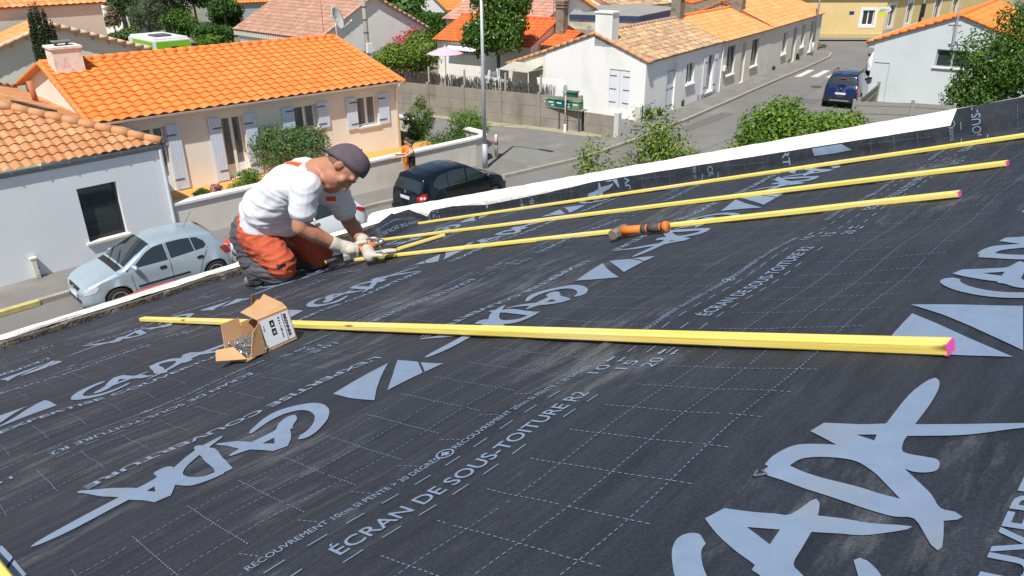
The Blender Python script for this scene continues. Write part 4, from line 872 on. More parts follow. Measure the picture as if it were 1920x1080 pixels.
# cottage with orange hipped end and its red continuation
root, fr = house('small white cottage with red-orange roof beside the round garden tree', (29.65, 34.1), R(-80.5), 6.35, 5.2, 2.6, 3.62, mat('garden_white', (.76, .75, .72), .9, c2=(.8, .79, .76), scale=2, c3=(.7, .69, .66), scale3=2), T_RED, ov=.25, tw=.22, th=.34, amp=.045, front=[(1.5, 2.9, 1.85, 2.2)])
b = MB(); b.prism([fr(.9, -.03, 2.25), fr(3.2, -.03, 2.25), fr(3.2, -.45, 2.08), fr(.9, -.45, 2.08)], (0, 0, .05)); BW(b, 'awning_cassette', M_WHITEP, root)
chimney(root, fr, 6.45, 6.95, 2.3, 2.8, 2.0, 4.55, mat('old_concrete', ()), cap=False)
b = MB(); 
for k in range(3): b.box((6.38, 2.25, 4.3+k*.16), (7.02, 2.85, 4.36+k*.16), fr)
BW(b, 'chimney_pot', mat('pot_brick', (.24, .18, .14), .9, c2=(.32, .25, .2), scale=9), root)
b = MB(); b.tube([fr(6.2, 2.5, 3.4), fr(6.2, 2.5, 6.4)], .018, 6); BW(b, 'aerial_mast', mat('galvanised', (.35, .36, .37), .4, metal=.6), root)
# shed of brown wall right of the chimney
root, fr = house('low brown walled outbuilding beside the stone chimney', (31.6, 27.8), R(-80), 1.2, 3.6, 2.5, 3.0, mat('brown_wall', (.22, .17, .15), .95, c2=(.28, .22, .19), scale=3), T_RED, ov=.1, end=.1, tw=.22)
# mauve roofed house behind
root, fr = house('house with dusty pink tile roof and grey gable behind the white garden', (35.2, 39.5), R(-83), 7.6, 7.2, 3.05, 4.45, mat('grey_gable_render', (.70, .69, .64), .92, c2=(.75, .74, .69), scale=1.5), T_MAU, ov=.25, tw=.3, th=.4)
# corrugated shed
M_CORR = mat('corrugated_cement', (.17, .17, .165), .9, c2=(.23, .23, .22), scale=2, c3=(.12, .12, .11), scale3=3)
root = empty('shed', (39, 31, 0), 0, 'low shed with grey corrugated roof behind the white chimney', 'shed')
fs = Frame((37.2, 33.3), R(-62)); b = MB(); b.prism([fs(0, 0), fs(7, 0), fs(7, 0, 2.15), fs(0, 0, 2.15)], fs(0, 4)-fs(0, 0)); BW(b, 'wall', mat('old_pale_wall', (.44, .40, .30), .95, c2=(.56, .53, .44), scale=2.4, c3=(.3, .27, .2), scale3=2), root)
tile_roof('roof', root, fs(-.2, -.25, 2.2), fs(1, 0)-fs(0, 0), fs(0, 4, .55)-fs(0, 0, 0), 7.4, 4.3, M_CORR, .18, 1.4, .05, .012)
# flat roofed building edged in blue
root = empty('flat_roofed_building', (43, 31, 0), 0, 'flat roofed building edged in dark blue with a bright blue end wall', 'building')
P = [G(1062, 34, 3.1), G(1198, 38, 3.1), G(1275, 22, 3.1), G(1150, 8, 3.1)]
b = MB(); b.prism([(p.x, p.y, 0) for p in P], (0, 0, 3.05)); BW(b, 'wall', mat('old_pale_wall', ()), root)
c = sum(P, Vector())/4; b = MB(); b.prism([c+(p-c)*1.02+Vector((0, 0, -.04)) for p in P], (0, 0, .26)); BW(b, 'fascia', mat('navy_fascia', (.035, .06, .13), .5), root)
b = MB(); b.prism([c+(p-c)*.985+Vector((0, 0, .222)) for p in P], (0, 0, .02)); BW(b, 'roof', mat('roofing_felt', (.24, .235, .22), .9, c2=(.3, .29, .27), scale=1), root)
d = (P[2]-P[1]); n_ = Vector((d.y, -d.x, 0)).normalized(); n_ = n_ if n_.dot(Vector((-1, -1, 0))) > 0 else -n_
b = MB(); b.prism([P[1]+n_*.01+Vector((0, 0, -3.08)), P[2]+n_*.01+Vector((0, 0, -3.08)), P[2]+n_*.01+Vector((0, 0, -.06)), P[1]+n_*.01+Vector((0, 0, -.06))], n_*.05); BW(b, 'blue_end_wall', mat('bright_blue', (.03, .17, .55), .6), root)
# more roofs towards the top edge
def row(label, xl, yl, xr, yr, ze, mw, mt, D=6., rise=1.2, front=(), tw=.3, **k):
    A, B = G(xl, yl, ze), G(xr, yr, ze); a = math.atan2(B.y-A.y, B.x-A.x)
    return house(label, (A.x, A.y), a, (B-A).length, D, ze, ze+rise, mw, mt, front=front, tw=tw, th=.42, **k)
row('pale house with small orange roof and stovepipe behind the blue-edged building', 1058, 28, 1160, 14, 3.0, M_PALE, T_ORG, 4.5, .9)
row('white house with orange roof, left of the dark garden tree at the top edge', 838, 18, 935, 12, 2.7, mat('garden_white', ()), T_ORG, 6, 1.3, front=[(1.0, 2.0, .9, 2.)])
row('plain tall white house standing above the clipped hedge', 768, -24, 852, -27, 3.2, M_BEIGE2, T_ORG, 8, 1.6, front=[(3.6, 4.5, .9, 2.0)])
row('shop-like white house with dark blue fascia behind the pink roof', 985, -2, 1100, -12, 3.6, mat('garden_white', ()), T_BRN, 7, 1.2, front=[(1.0, 2.6, .6, 2.7), (4, 5.2, .6, 2.7)])
row('low house with double row of old tiles at the top edge', 1150, 14, 1270, 4, 3.2, M_PALE, T_OLD, 5, .9)
row('orange roofed house half hidden by trees at the top', 400, 6, 500, 2, 2.8, mat('grey_wall', (.34, .37, .4), .9), T_ORG, 7, 1.6)
row('distant low house with orange roof left of the palm', 575, 3, 640, 0, 2.8, M_BEIGE, T_ORG, 7, 1.4)
row('white house with red chimney stack at the top edge', 1290, 6, 1400, -20, 3.2, mat('garden_white', ()), T_RED, 7, 1.2)
row('white walled house behind the tall conifer', 238, -4, 300, -12, 3.2, mat('garden_white', ()), T_ORG, 8, 1.6)
for i, (x, y, ze) in enumerate([(120, -35, 3), (330, -40, 3.5), (520, -38, 3), (700, -45, 3.5), (900, -40, 3.2), (1080, -48, 3.4), (1250, -52, 3.2), (1420, -48, 3.4)]):
    row(['farthest cream house', 'farthest long white house', 'farthest low beige house', 'farthest tall pale house', 'farthest pink-walled house', 'farthest wide pale house', 'farthest small cottage', 'farthest house by the junction'][i]+' on the skyline beyond the gardens', x, y, x+110, y-4, ze, [M_BEIGE, mat('garden_white', ()), M_PALE][i % 3], [T_ORG, T_BRN, T_ORG2][i % 3], 9, 1.8)
# ------------------------------------------------------------ walls and fences in the gardens
M_CONC = mat('grey_concrete_panel', (.25, .225, .19), .95, c2=(.31, .28, .24), scale=2, bump=.4, bscale=40, c3=(.18, .16, .14), scale3=1.6, stretch=(1, 1, .5))
CF = [G(x, y).to_2d() for x, y in [(752, 214), (840, 226), (910, 240), (1010, 243), (1069, 252)]]
A = Vector((22.9, 29.6)); B = Vector((25.35, 20.15)); cang = math.atan2(B.y-A.y, B.x-A.x); CL = (B-A).length
fc = Frame(A, cang); root = empty('concrete_fence', fc(0, 0), cang, 'grey concrete panel fence along the side lane', 'fence')
n = 5
for i in range(n):
    for k in range(3 if i < n else 2):
        b = MB(); b.box((CL*i/n+.07, -.02, .03+k*.5), (CL*(i+1)/n-.07, .03, .03+k*.5+.485), fc); BW(b, 'panel', M_CONC, root)
for i in range(n+1):
    b = MB(); b.box((CL*i/n-.07, -.06, 0), (CL*i/n+.07, .07, 1.62), fc); BW(b, 'post', M_CONC, root)
f5 = Frame((25.42, 20.0), R(-86)); b = empty('low_concrete_fence', f5(0, 0), R(-86), 'short lower concrete fence piece beside the mailboxes', 'fence')
for k in range(2): w = MB(); w.box((.05, -.02, .03+k*.47), (1.55, .03, .03+k*.47+.46), f5); BW(w, 'panel', M_CONC, b)
w = MB(); w.box((1.56, -.1, 0), (1.78, .12, 1.12), f5); BW(w, 'pillar', mat('white_pillar', (.6, .6, .58), .9, c2=(.5, .5, .47), scale=5), b)
# brushwood on top of the fence
root = empty('brushwood_screen', fc(CL*.4, .3), cang, 'ragged grey brushwood screen above the concrete fence', 'fence')
b = MB()
for k in range(1100):
    u = rnd.uniform(CL*.02, CL*.86); h_ = rnd.uniform(1.7, 2.05)-.25*max(0, (u/CL-.55)); v = .16+rnd.uniform(0, .1); lx = rnd.uniform(-.09, .09)
    w_ = .007; b.add([fc(u-w_, v, 1.2), fc(u+w_, v, 1.2), fc(u+w_*.6+lx, v+rnd.uniform(-.04, .04), h_), fc(u-w_*.6+lx, v+rnd.uniform(-.04, .04), h_)], [(0, 1, 2, 3)])
BW(b, 'twigs', mat('brushwood', (.10, .085, .07), .95, c2=(.17, .15, .13), scale=30), root)
for u, lean in ((CL*.2, 0), (CL*.4, 0), (CL*.62, 0), (CL*.8, .25)):
    b = MB(); b.box((u-.035, .1, 1.0), (u+.035, .17, 2.3), fc); BW(b, 'stake', mat('grey_stake', (.4, .38, .34), .9), root)
# white plastic fences
M_WF = mat('white_fence', (.78, .79, .80), .5, c2=(.72, .73, .74), scale=3)
def slat_fence(label, A, B, n, z1=1.25, z0=.1, slats=5):
    a = math.atan2(B[1]-A[1], B[0]-A[0]); L = math.hypot(B[0]-A[0], B[1]-A[1]); f = Frame(A, a); root = empty('white_fence', f(0, 0), a, label, 'fence')
    for i in range(n):
        b = MB(); h_ = (z1-z0)/slats
        for k in range(slats): b.box((L*i/n+.05, -.012, z0+k*h_), (L*(i+1)/n-.05, .012, z0+k*h_+h_*.72), f)
        BW(b, 'slat_panel', M_WF, root)
    for i in range(n+1):
        b = MB(); b.box((L*i/n-.05, -.05, 0), (L*i/n+.05, .05, z1+.06), f); BW(b, 'post', M_WF, root)
P = [G(x, y, 1.3) for x, y in [(898, 137), (975, 153)]]
slat_fence('white slatted fence between brushwood screen and garden tree', (P[0].x, P[0].y), (P[1].x, P[1].y), 4, 1.3)
P = [G(x, y, 1.35) for x, y in [(1001, 149), (1026, 153)]]
slat_fence('short white slatted fence under the awning', (P[0].x, P[0].y), (P[1].x, P[1].y), 1, 1.35)
P = [G(x, y, 1.45) for x, y in [(918, 134), (962, 124)]]
slat_fence('shaded white fence running back beside the lean-to', (P[0].x, P[0].y), (P[1].x, P[1].y), 3, 1.45)
# timber fence by the white gable
M_GWOOD = mat('grey_weathered_boards', (.22, .21, .20), .9, c2=(.32, .31, .30), scale=3, stretch=(1, 1, 14), amt=.9, bump=.4, bscale=9)
def board_fence(label, P, hts, zt):
    root = empty('board_fence', (P[0][0], P[0][1], 0), 0, label, 'fence')
    for i in range(len(P)-1):
        A, B = P[i], P[i+1]; a = math.atan2(B[1]-A[1], B[0]-A[0]); L = math.hypot(B[0]-A[0], B[1]-A[1]); f = Frame(A, a); n = 11; b = MB()
        for k in range(n):
            z0 = .05+(zt[i]-.05)*k/n; b.box((.04, -.012+.012*(k % 2), z0), (L-.04, .012+.012*(k % 2), z0+(zt[i]-.05)/n*.98), f)
        BW(b, 'boards', M_GWOOD, root)
        for u in (0, L):
            b = MB(); b.box((u-.05, -.055, 0), (u+.05, .06, zt[i]+.08), f); BW(b, 'post', M_GWOOD, root)
p1, p2, p3 = G(1602, 190, 1.75), G(1712, 193, 1.75), G(1790, 198, 1.75)
board_fence('grey weathered board fence in front of the white gable', [p1, p2, p3], None, [1.75, 1.75])
q1, q2 = G(1611, 187, 1.8), G(1648, 157, 1.8)
board_fence('grey weathered board fence running back along the white gable', [q1, q2], None, [1.8])
# ------------------------------------------------------------ poles, lamps, signs
M_GALV = mat('galvanised_pole', (.46, .49, .53), .45, c2=(.40, .43, .47), scale=6, metal=.2)
def lamp_post(x, y, h, label, arm=1.3, ad=(.9, .44), r=.075):
    p = G(x, y); t = empty('street_lamp', (p.x, p.y, .1), 0, label, 'street lamp', 'street lamps')
    b = MB(); b.tube([(0, 0, 0), (0, 0, .9)], [r*1.35, r*1.25], 14); b.build('base', M_GALV, t, True)
    b = MB(); b.tube([(0, 0, .9), (0, 0, h*.6), (0, 0, h)], [r, r*.8, r*.62], 14); b.build('pole', M_GALV, t, True)
    b = MB(); b.tube([(0, 0, h-.05), (ad[0]*.3*arm, ad[1]*.3*arm, h+.22), (ad[0]*arm, ad[1]*arm, h+.3)], [.035, .03, .03], 8); b.build('arm', M_GALV, t, True)
    b = MB(); c = Vector((ad[0]*(arm+.3), ad[1]*(arm+.3), h+.3)); s = Vector((-ad[1], ad[0], 0)); d = Vector((*ad, 0))
    b.prism([c-d*.33-s*.08, c+d*.33-s*.11, c+d*.36, c+d*.33+s*.11, c-d*.33+s*.08], (0, 0, .09)); b.build('lamp_head', mat('lamp_grey', (.3, .32, .34), .4), t, False, .02)
    return t
lamp_post(910, 321, 5.75, 'tall grey street lamp standing at the end of the garden wall', 1.2, (.12, -.99))
lamp_post(1521, 107, 7.0, 'distant grey street lamp on the pavement by the corner cottage')
def upole(p, h, r, m, label, box=False):
    t = empty('utility_pole', p, 0, label, 'utility pole', 'utility poles'); b = MB(); b.tube([(0, 0, 0), (0, 0, h*.5), (0, 0, h)], [r, r*.88, r*.75], 12); b.build('pole', m, t, True)
    if box: b = MB(); b.box((-.16, -.22, 3.0), (.16, -.1, 3.42)); b.build('junction_box', M_WHITEP, t, False, .01)
    if box:
        b = MB()
        for k in range(7): b.tube([(0, 0, 3.3+k*.55), (0, 0, 3.34+k*.55)], [r*1.02, r*1.02], 12)
        b.build('bands', M_IRON, t)
    return t
pp = PL(690, 102, (0, 29.5, 0), (0, 1, 0)); upole((pp.x, pp.y, 0), 8.5, .12, mat('pale_wood_pole', (.36, .34, .29), .9, c2=(.44, .42, .37), scale=4, stretch=(6, 6, .6)), 'weathered wooden utility pole behind the orange roof', True)
pp = G(296, 68); u = upole((pp.x, pp.y, 0), 9, .11, M_GALV, 'grey pole among the trees behind the caravan')
b = MB(); b.tube([(0, 0, 3.9), (-.8, -.2, 4.2), (-1.6, -.4, 4.0)], .05, 6); b.build('arm', M_GALV, u, True)
# no-sign seen edge-on, bollard, mailboxes
p = G(1059, 253); t = empty('sign_post', (p.x, p.y, .1), 0, 'round road sign on thin grey pole in front of the mailboxes', 'road sign')
b = MB(); b.tube([(0, 0, 0), (0, 0, 2.0)], .032, 10); b.build('pole', mat('sign_pole', (.48, .42, .33), .6), t, True)
b = MB(); b.lathe([(.001, -.012), (.19, -.012), (.19, .012), (.001, .012)], n=24); V = [(y_*.0+z_-.03, x_, y_+1.82) for x_, y_, z_ in b.v]
b2 = MB(); b2.add([(x*1., y*.55, z) for x, y, z in V], b.f); b2.build('plate', M_GALV, t)
b = MB(); b.lathe([(.07, 0), (.065, .35), (.05, .36)], n=10); b.build('foot', M_WHITEP, t)
p = G(931, 300); t = empty('bollard', (p.x, p.y, .1), 0, 'white bollard with red band beside the end of the garden wall', 'bollard')
b = MB(); b.lathe([(.07, 0), (.07, .8), (.055, .86), (.0, .88)], n=14); b.build('post', mat('white_bollard', (.72, .70, .68), .6, c2=(.6, .58, .56), scale=8), t, True)
b = MB(); b.lathe([(.074, .5), (.074, .66)], n=14); b.build('red_band', mat('faded_red', (.42, .14, .11), .6), t, True)
fm = Frame((25.32, 22.15), R(-83)); root = empty('mailbox_rack', fm(0, 0), R(-83), 'dark rack with concrete shelf that carries the green mailboxes', 'rack')
b = MB(); b.box((-.25, -.46, 1.02), (2.25, -.07, 1.06), fm); BW(b, 'shelf', M_CONC, root)
b = MB(); b.box((0, -.1, .12), (2.1, -.07, 1.0), fm); BW(b, 'back_panel', mat('black_panel', (.035, .036, .04), .7), root)
for u in (.02, 1.03, 2.03): b = MB(); b.box((u, -.44, .1), (u+.04, -.4, 1.018), fm); BW(b, 'leg', M_IRON, root)
gm = [((.03, .15, .10), 'pale-topped green mailbox at the left end of the row'), ((.035, .17, .115), 'green mailbox second from the left, two name labels'), ((.015, .10, .09), 'darkest green mailbox in the middle of the row'), ((.02, .13, .11), 'green mailbox second from the right in the row'), ((.11, .22, .10), 'olive green mailbox at the right end of the row')]
for i, (c, l) in enumerate(gm):
    t = empty('mailbox', fm(.05+i*.41, -.3, 1.062), R(-83), l, 'mailbox', 'green mailboxes on the rack'); m = mat('mailbox_green_%d' % i, c, .45, c2=tuple(x*1.15 for x in c), scale=5)
    b = MB(); b.box((0, -.15, 0), (.38, .2, .3)); b.build('body', m, t, False, .012)
    b = MB(); b.add([(-.01, -.17, .302), (.39, -.17, .302), (.39, .21, .36), (-.01, .21, .36), (-.01, -.17, .32), (.39, -.17, .32), (.39, .21, .375), (-.01, .21, .375)], [(0, 3, 2, 1), (4, 5, 6, 7), (0, 1, 5, 4), (1, 2, 6, 5), (2, 3, 7, 6), (3, 0, 4, 7)]); b.build('lid', mat('pale_green', (.5, .58, .52), .4) if i == 0 else m, t)
    b = MB(); b.box((.07, -.156, .17), (.31, -.1505, .22)); b.build('slot', M_WHITEP, t)
    if i in (1, 3): b = MB(); b.box((.2, -.156, .06), (.33, -.1505, .1)); b.build('name_label', M_WHITEP, t)
t = empty('waste_bin', fc(CL*.93, .5, 1.1), cang, 'green lidded box peeping over the concrete fence', 'bin')
b = MB(); b.box((-.28, -.2, -1.0), (.28, .2, .52)); b.build('body', mat('bin_green', (.03, .12, .08), .5), t, False, .03); b = MB(); b.box((-.31, -.23, .521), (.31, .23, .57)); b.build('lid', mat('bin_green', ()), t, False, .015)
b = empty('tarpaulin_sheet', fc(CL*.85, .5, 0), cang, 'white sheet leaning against a stake above the concrete fence', 'sheet')
w = MB(); w.prism([fc(CL*.78, .45, 1.2), fc(CL*.9, .5, 1.2), fc(CL*.91, .55, 2.1), fc(CL*.76, .5, 2.15)], (.02, 0, 0)); BW(w, 'sheet', M_WHITEP, b)
# satellite dish on the orange roof's corner

p = fw(10.08+.25, 4.45, 4.45); t = empty('satellite_dish', p, 0, 'pale satellite dish on a mast at the ridge end of the orange roof', 'satellite dish')
b = MB(); b.tube([(0, 0, -1.2), (0, 0, .5)], .025, 8); b.build('mast', M_GALV, t, True)
c = Vector((-.02, -.12, .42)); ax = Vector((.45, -.85, .32)).normalized(); sx = ax.cross(Vector((0, 0, 1))).normalized(); sy = sx.cross(ax)
b = MB(); V = []; F = []
for i in range(6):
    r_ = .43*i/5
    for k in range(24): V.append(c+sx*(r_*math.cos(k*PI/12)*.92)+sy*(r_*math.sin(k*PI/12)*1.08)+ax*(.09*(i/5)**2))
for i in range(5): F += [(i*24+k, i*24+(k+1) % 24, i*24+24+(k+1) % 24, i*24+24+k) for k in range(24)]
b.add(V, F); o_ = b.build('dish', mat('dish_grey', (.56, .57, .56), .5), t, True); md = o_.modifiers.new('s', 'SOLIDIFY'); md.thickness = .012
b = MB(); b.tube([c-sy*.44, c-sy*.30+ax*.5], .014, 6); b.tube([c-sy*.3+ax*.5, c-sy*.26+ax*.62], .035, 8); b.build('feed_arm', mat('dish_grey', ()), t, True)
t = empty('aerial', fw(9.75, 4.4, 4.4), 0, 'thin aerial mast at the end of the orange ridge', 'aerial'); b = MB(); b.tube([(0, 0, 0), (0, 0, 2.6)], .016, 6); b.build('mast', M_GALV, t, True)

# street ironwork and repairs
def disc(name, x, y, z, r, m, label, cat):
    b = MB(); b.lathe([(r, 0), (r, .012), (r*.93, .014), (.001, .014)], n=28); o = b.build(name, m); o.location = (x, y, z); tag(o, label, cat); return o
M_CAST = mat('cast_iron', (.06, .058, .055), .7, c2=(.10, .095, .09), scale=30, metal=.3)
disc('manhole_cover', 24.6, 16.2, .004, .32, M_CAST, 'round iron manhole cover in the road before the side lane', 'manhole')
disc('manhole_cover', 43.0, 17.4, .004, .32, M_CAST, 'round iron manhole cover in the road short of the zebra crossing', 'manhole')
def patch(name, P, m):
    b = MB(); b.add([(x, y, .0085) for x, y in P], [tuple(range(len(P)))]); tag(b.build(name, m), kind='structure')
M_PATCH = mat('darker_asphalt_patch', (.115, .113, .11), .92, c2=(.145, .142, .138), scale=5, bump=.3, bscale=80)
patch('road_patch', [(29, 16.9), (33.5, 17.2), (33.4, 17.85), (29, 17.5)], M_PATCH)
patch('road_patch', [(38, 15.4), (39.5, 15.6), (39.3, 17.2), (37.9, 17.0)], M_PATCH)
patch('road_joint', [(20, 14.5), (30, 14.9), (42, 17.1), (52, 19.0), (52, 19.04), (42, 17.15), (30, 14.95), (20, 14.55)], M_PATCH)
rs = random.Random(4)
for i, (x, y, a, L_) in enumerate([(27, 17.0, .3, 3.2), (34, 16.2, .1, 4), (40, 18.3, .25, 3), (23, 16.6, -.4, 2.2), (47, 17.6, .9, 2.4)]):
    b = MB(); p = Vector((x, y, .0088)); V = []
    for k in range(13):
        a += rs.gauss(0, .28); n_ = Vector((-math.sin(a), math.cos(a), 0))*.014; V += [p-n_, p+n_]; p = p+Vector((math.cos(a), math.sin(a), 0))*(L_/12)
    b.add(V, [(2*k, 2*k+2, 2*k+3, 2*k+1) for k in range(12)]); tag(b.build('road_crack', M_PATCH), kind='structure')
# ------------------------------------------------------------ plants
def leaves(mb, blobs, n, size, aspect=.55, shell=(.5, 1.06), up=.35, rs=None, droop=0.):
    rs = rs or rnd
    vols = [b[3]*b[4]+b[4]*b[5]+b[3]*b[5] for b in blobs]; tot = sum(vols)
    for bl, vo in zip(blobs, vols):
        cx, cy, cz, rx, ry, rz = bl
        for _ in range(int(n*vo/tot)):
            z = rs.uniform(-.75, 1); a = rs.uniform(0, 2*PI); q = math.sqrt(max(0, 1-z*z)); d = Vector((q*math.cos(a), q*math.sin(a), z))
            f = rs.uniform(*shell)*(1+.22*noise.noise(d*2.3+Vector((cx, cy, cz))))
            p = Vector((cx+d.x*rx*f, cy+d.y*ry*f, cz+d.z*rz*f))
            nrm = (d+Vector((rs.gauss(0, .55), rs.gauss(0, .55), rs.gauss(0, .55)+up))).normalized()
            t = nrm.cross(Vector((rs.gauss(0, 1), rs.gauss(0, 1), rs.gauss(0, 1)))).normalized(); s = nrm.cross(t)
            L = size*rs.uniform(.6, 1.3); W = L*aspect
            k = len(mb.v); mb.v += [tuple(p-t*L*.5), tuple(p+s*W*.5+nrm*L*.08), tuple(p+t*L*.5-nrm*L*.1), tuple(p-s*W*.5+nrm*L*.08)]; mb.f.append((k, k+1, k+2, k+3))
def blobby(c, r, n, rs, k=.5):
    """a crown outline: n lumps over an ellipsoid"""
    out = [(c[0], c[1], c[2], r[0]*.78, r[1]*.78, r[2]*.8)]
    for i in range(n):
        z = rs.uniform(-.8, .95); a = rs.uniform(0, 2*PI); q = math.sqrt(1-z*z); f = rs.uniform(.55, .85)
        kk = k*rs.uniform(.6, 1.15); out.append((c[0]+q*math.cos(a)*r[0]*f, c[1]+q*math.sin(a)*r[1]*f, c[2]+z*r[2]*f, r[0]*kk, r[1]*kk, r[2]*kk*.9))
    return out
M_BARK = mat('bark', (.10, .075, .055), .95, c2=(.18, .14, .11), scale=6, bump=.6)
LF = {'mid': leaf_mat('leaf_mid', (.028, .075, .014), (.095, .20, .032)), 'bright': leaf_mat('leaf_bright', (.05, .13, .012), (.17, .30, .035)), 'dark': leaf_mat('leaf_dark', (.018, .045, .016), (.055, .115, .03)),
      'yel': leaf_mat('leaf_yellow_green', (.07, .14, .014), (.26, .35, .05), c3=(.4, .40, .1)), 'grey': leaf_mat('leaf_grey_green', (.06, .09, .04), (.17, .21, .11)), 'olean': leaf_mat('leaf_oleander', (.03, .075, .02), (.14, .23, .075)),
      'cyp': leaf_mat('leaf_cypress', (.022, .042, .020), (.065, .095, .045)), 'vig': leaf_mat('leaf_glossy', (.028, .075, .012), (.12, .23, .03), .35), 'pink': leaf_mat('pink_petals', (.40, .012, .06), (.75, .05, .16)), 'lpink': leaf_mat('pale_pink_petals', (.5, .12, .3), (.75, .3, .5)), 'dry': leaf_mat('dry_heads', (.16, .12, .06), (.3, .24, .13))}
def plant(name, label, cat, base, blobs, n, size, key, seed, trunk=None, aspect=.55, group=None, limbs=5, shell=(.5, 1.06), extra=None, up=.35):
    rs = random.Random(seed); t = empty(name, base, 0, label, cat, group); B = Vector(base); n = int(n*1.25); mb = MB()
    loc = [(b[0]-B.x, b[1]-B.y, b[2]-B.z, *b[3:]) for b in blobs]
    leaves(mb, loc, n, size, aspect, shell, up, rs); mb.build('crown' if name == 'tree' else 'foliage', LF[key], t, fix=False)
    if trunk:
        c = loc[0]; r = trunk; w = MB(); mid = Vector((c[0]*.6, c[1]*.6, max(.2, c[2]-c[5]*.55))); w.tube([(0, 0, -.05), tuple(mid*.5+Vector((r*.3, 0, 0))), tuple(mid), (c[0], c[1], c[2]+c[5]*.3)], [r*1.25, r, r*.85, r*.25], 9)
        for _ in range(limbs):
            bl = rs.choice(loc); w.tube([tuple(mid*rs.uniform(.75, 1)), tuple((mid+Vector(bl[:3]))*.5+Vector((rs.uniform(-.1, .1), rs.uniform(-.1, .1), .1))), tuple(Vector(bl[:3]))], [r*.6, r*.4, r*.15], 6)
        w.build('trunk' if name == 'tree' else 'stem', M_BARK, t)
    if extra:
        for nm, k2, n2, s2, sh in extra:
            e = MB(); leaves(e, loc, n2, s2, .8, sh, .3, rs); e.build(nm, LF[k2], t, fix=False)
    return t
def at_(x, y, ref, z=None):
    """point seen at pixel on the upright plane facing us through ref"""
    return PL(x, y, ref, (FW[0], FW[1], 0))
def pblob(ref, x0, x1, y0, y1, ry=None, n=8, seed=1, k=.5, zb=None):
    """crown that fills a pixel box at the depth of ref"""
    a, b = at_(x0, (y0+y1)/2, ref), at_(x1, (y0+y1)/2, ref); t, u = at_((x0+x1)/2, y0, ref), at_((x0+x1)/2, y1, ref)
    w = (b-a).length/2; u.z = max(u.z, 0) if zb is None else zb; h = (t.z-u.z)/2; c = (a+b)/2
    return blobby((c.x, c.y, u.z+h), (w*.98, (ry or w)*.98, h*.98), n, random.Random(seed), k)
def shrub(label, ref, box, key, n, size, seed, name='shrub', cat='shrub', trunk=.03, zb=None, **k):
    bl = pblob(ref, *box, seed=seed, n=k.pop('lumps', 8), ry=k.pop('ry', None), k=k.pop('lump', .5), zb=zb if name == 'shrub' else None); c = bl[0]
    return plant(name, label, cat, (c[0], c[1], zb if zb is not None else max(0, c[2]-c[5]*1.25)), bl, n, size, key, seed, trunk, **k)
ref = Vector((13.1, 21.6, .62))
shrub('leafy oleander bush with narrow leaves standing before the shuttered cream house', ref, (465, 612, 228, 328), 'olean', 5200, .17, 3, aspect=.2, zb=.62, lumps=12, lump=.42, shell=(.3, 1.2))
shrub('low bright green mound of leaves behind the garden wall', Vector((11.0, 20.9, .6)), (428, 498, 318, 354), 'bright', 2200, .06, 4, zb=.62)
shrub('small dark green plant beside pink flowers on the orange terrace', Vector((9.6, 20.8, .6)), (355, 398, 352, 374), 'mid', 700, .07, 5, zb=.62)
shrub('clump of pink flowers on the orange terrace', Vector((10.0, 20.85, .6)), (394, 420, 342, 362), 'mid', 260, .06, 6, zb=.62, extra=[('flowers', 'lpink', 260, .06, (.8, 1.15))])
shrub('dense upright bush with yellow tips at the corner of the cream house', Vector((18.9, 23.0, .5)), (752, 816, 182, 258), 'mid', 3000, .075, 7, zb=.1, extra=[('yellow_foliage', 'yel', 700, .07, (.9, 1.15))])
shrub('round green bush behind the curved end of the garden wall', Vector((20.2, 21.9, .4)), (838, 922, 186, 262), 'bright', 4200, .075, 8, zb=.1)
shrub('tangled low greenery in the corner of the front garden', Vector((18.3, 21.2, .4)), (795, 900, 236, 280), 'mid', 1500, .09, 9, zb=.3, shell=(.4, 1.2), lumps=10)
shrub('large rounded yellow-green bush behind the end of the orange roof', Vector((29.4, 35.6, 0)), (722, 836, 62, 145), 'yel', 6500, .15, 10, lumps=12, trunk=.07, extra=[('inner_foliage', 'mid', 1800, .15, (.4, .95))])
shrub('lower yellow-green bush beside the wooden utility pole', Vector((28.3, 36.0, 0)), (688, 762, 84, 140), 'yel', 3000, .14, 11, trunk=.05, extra=[('inner_foliage', 'mid', 900, .14, (.4, .95))])
shrub('bougainvillea in magenta flower against the pale gable', Vector((30.6, 37.3, 0)), (724, 812, 44, 92), 'grey', 900, .13, 12, trunk=.05, shell=(.3, 1.2), extra=[('flowers', 'pink', 1700, .15, (.6, 1.2))], zb=.0)
ref = Vector((28.4, 29.9, 0))
shrub('dark round-crowned garden tree in front of the red-orange roof', ref, (866, 1000, -40, 128), 'vig', 9500, .2, 13, name='tree', cat='tree', trunk=.1, zb=0., lumps=16, lump=.42)
ref = Vector((40.5, 45, 0))
shrub('spreading fig tree with big pale leaves behind the grey chimney', ref, (690, 812, -25, 70), 'mid', 2600, .36, 14, name='tree', cat='tree', trunk=.12, zb=0, aspect=.8, shell=(.5, 1.2))
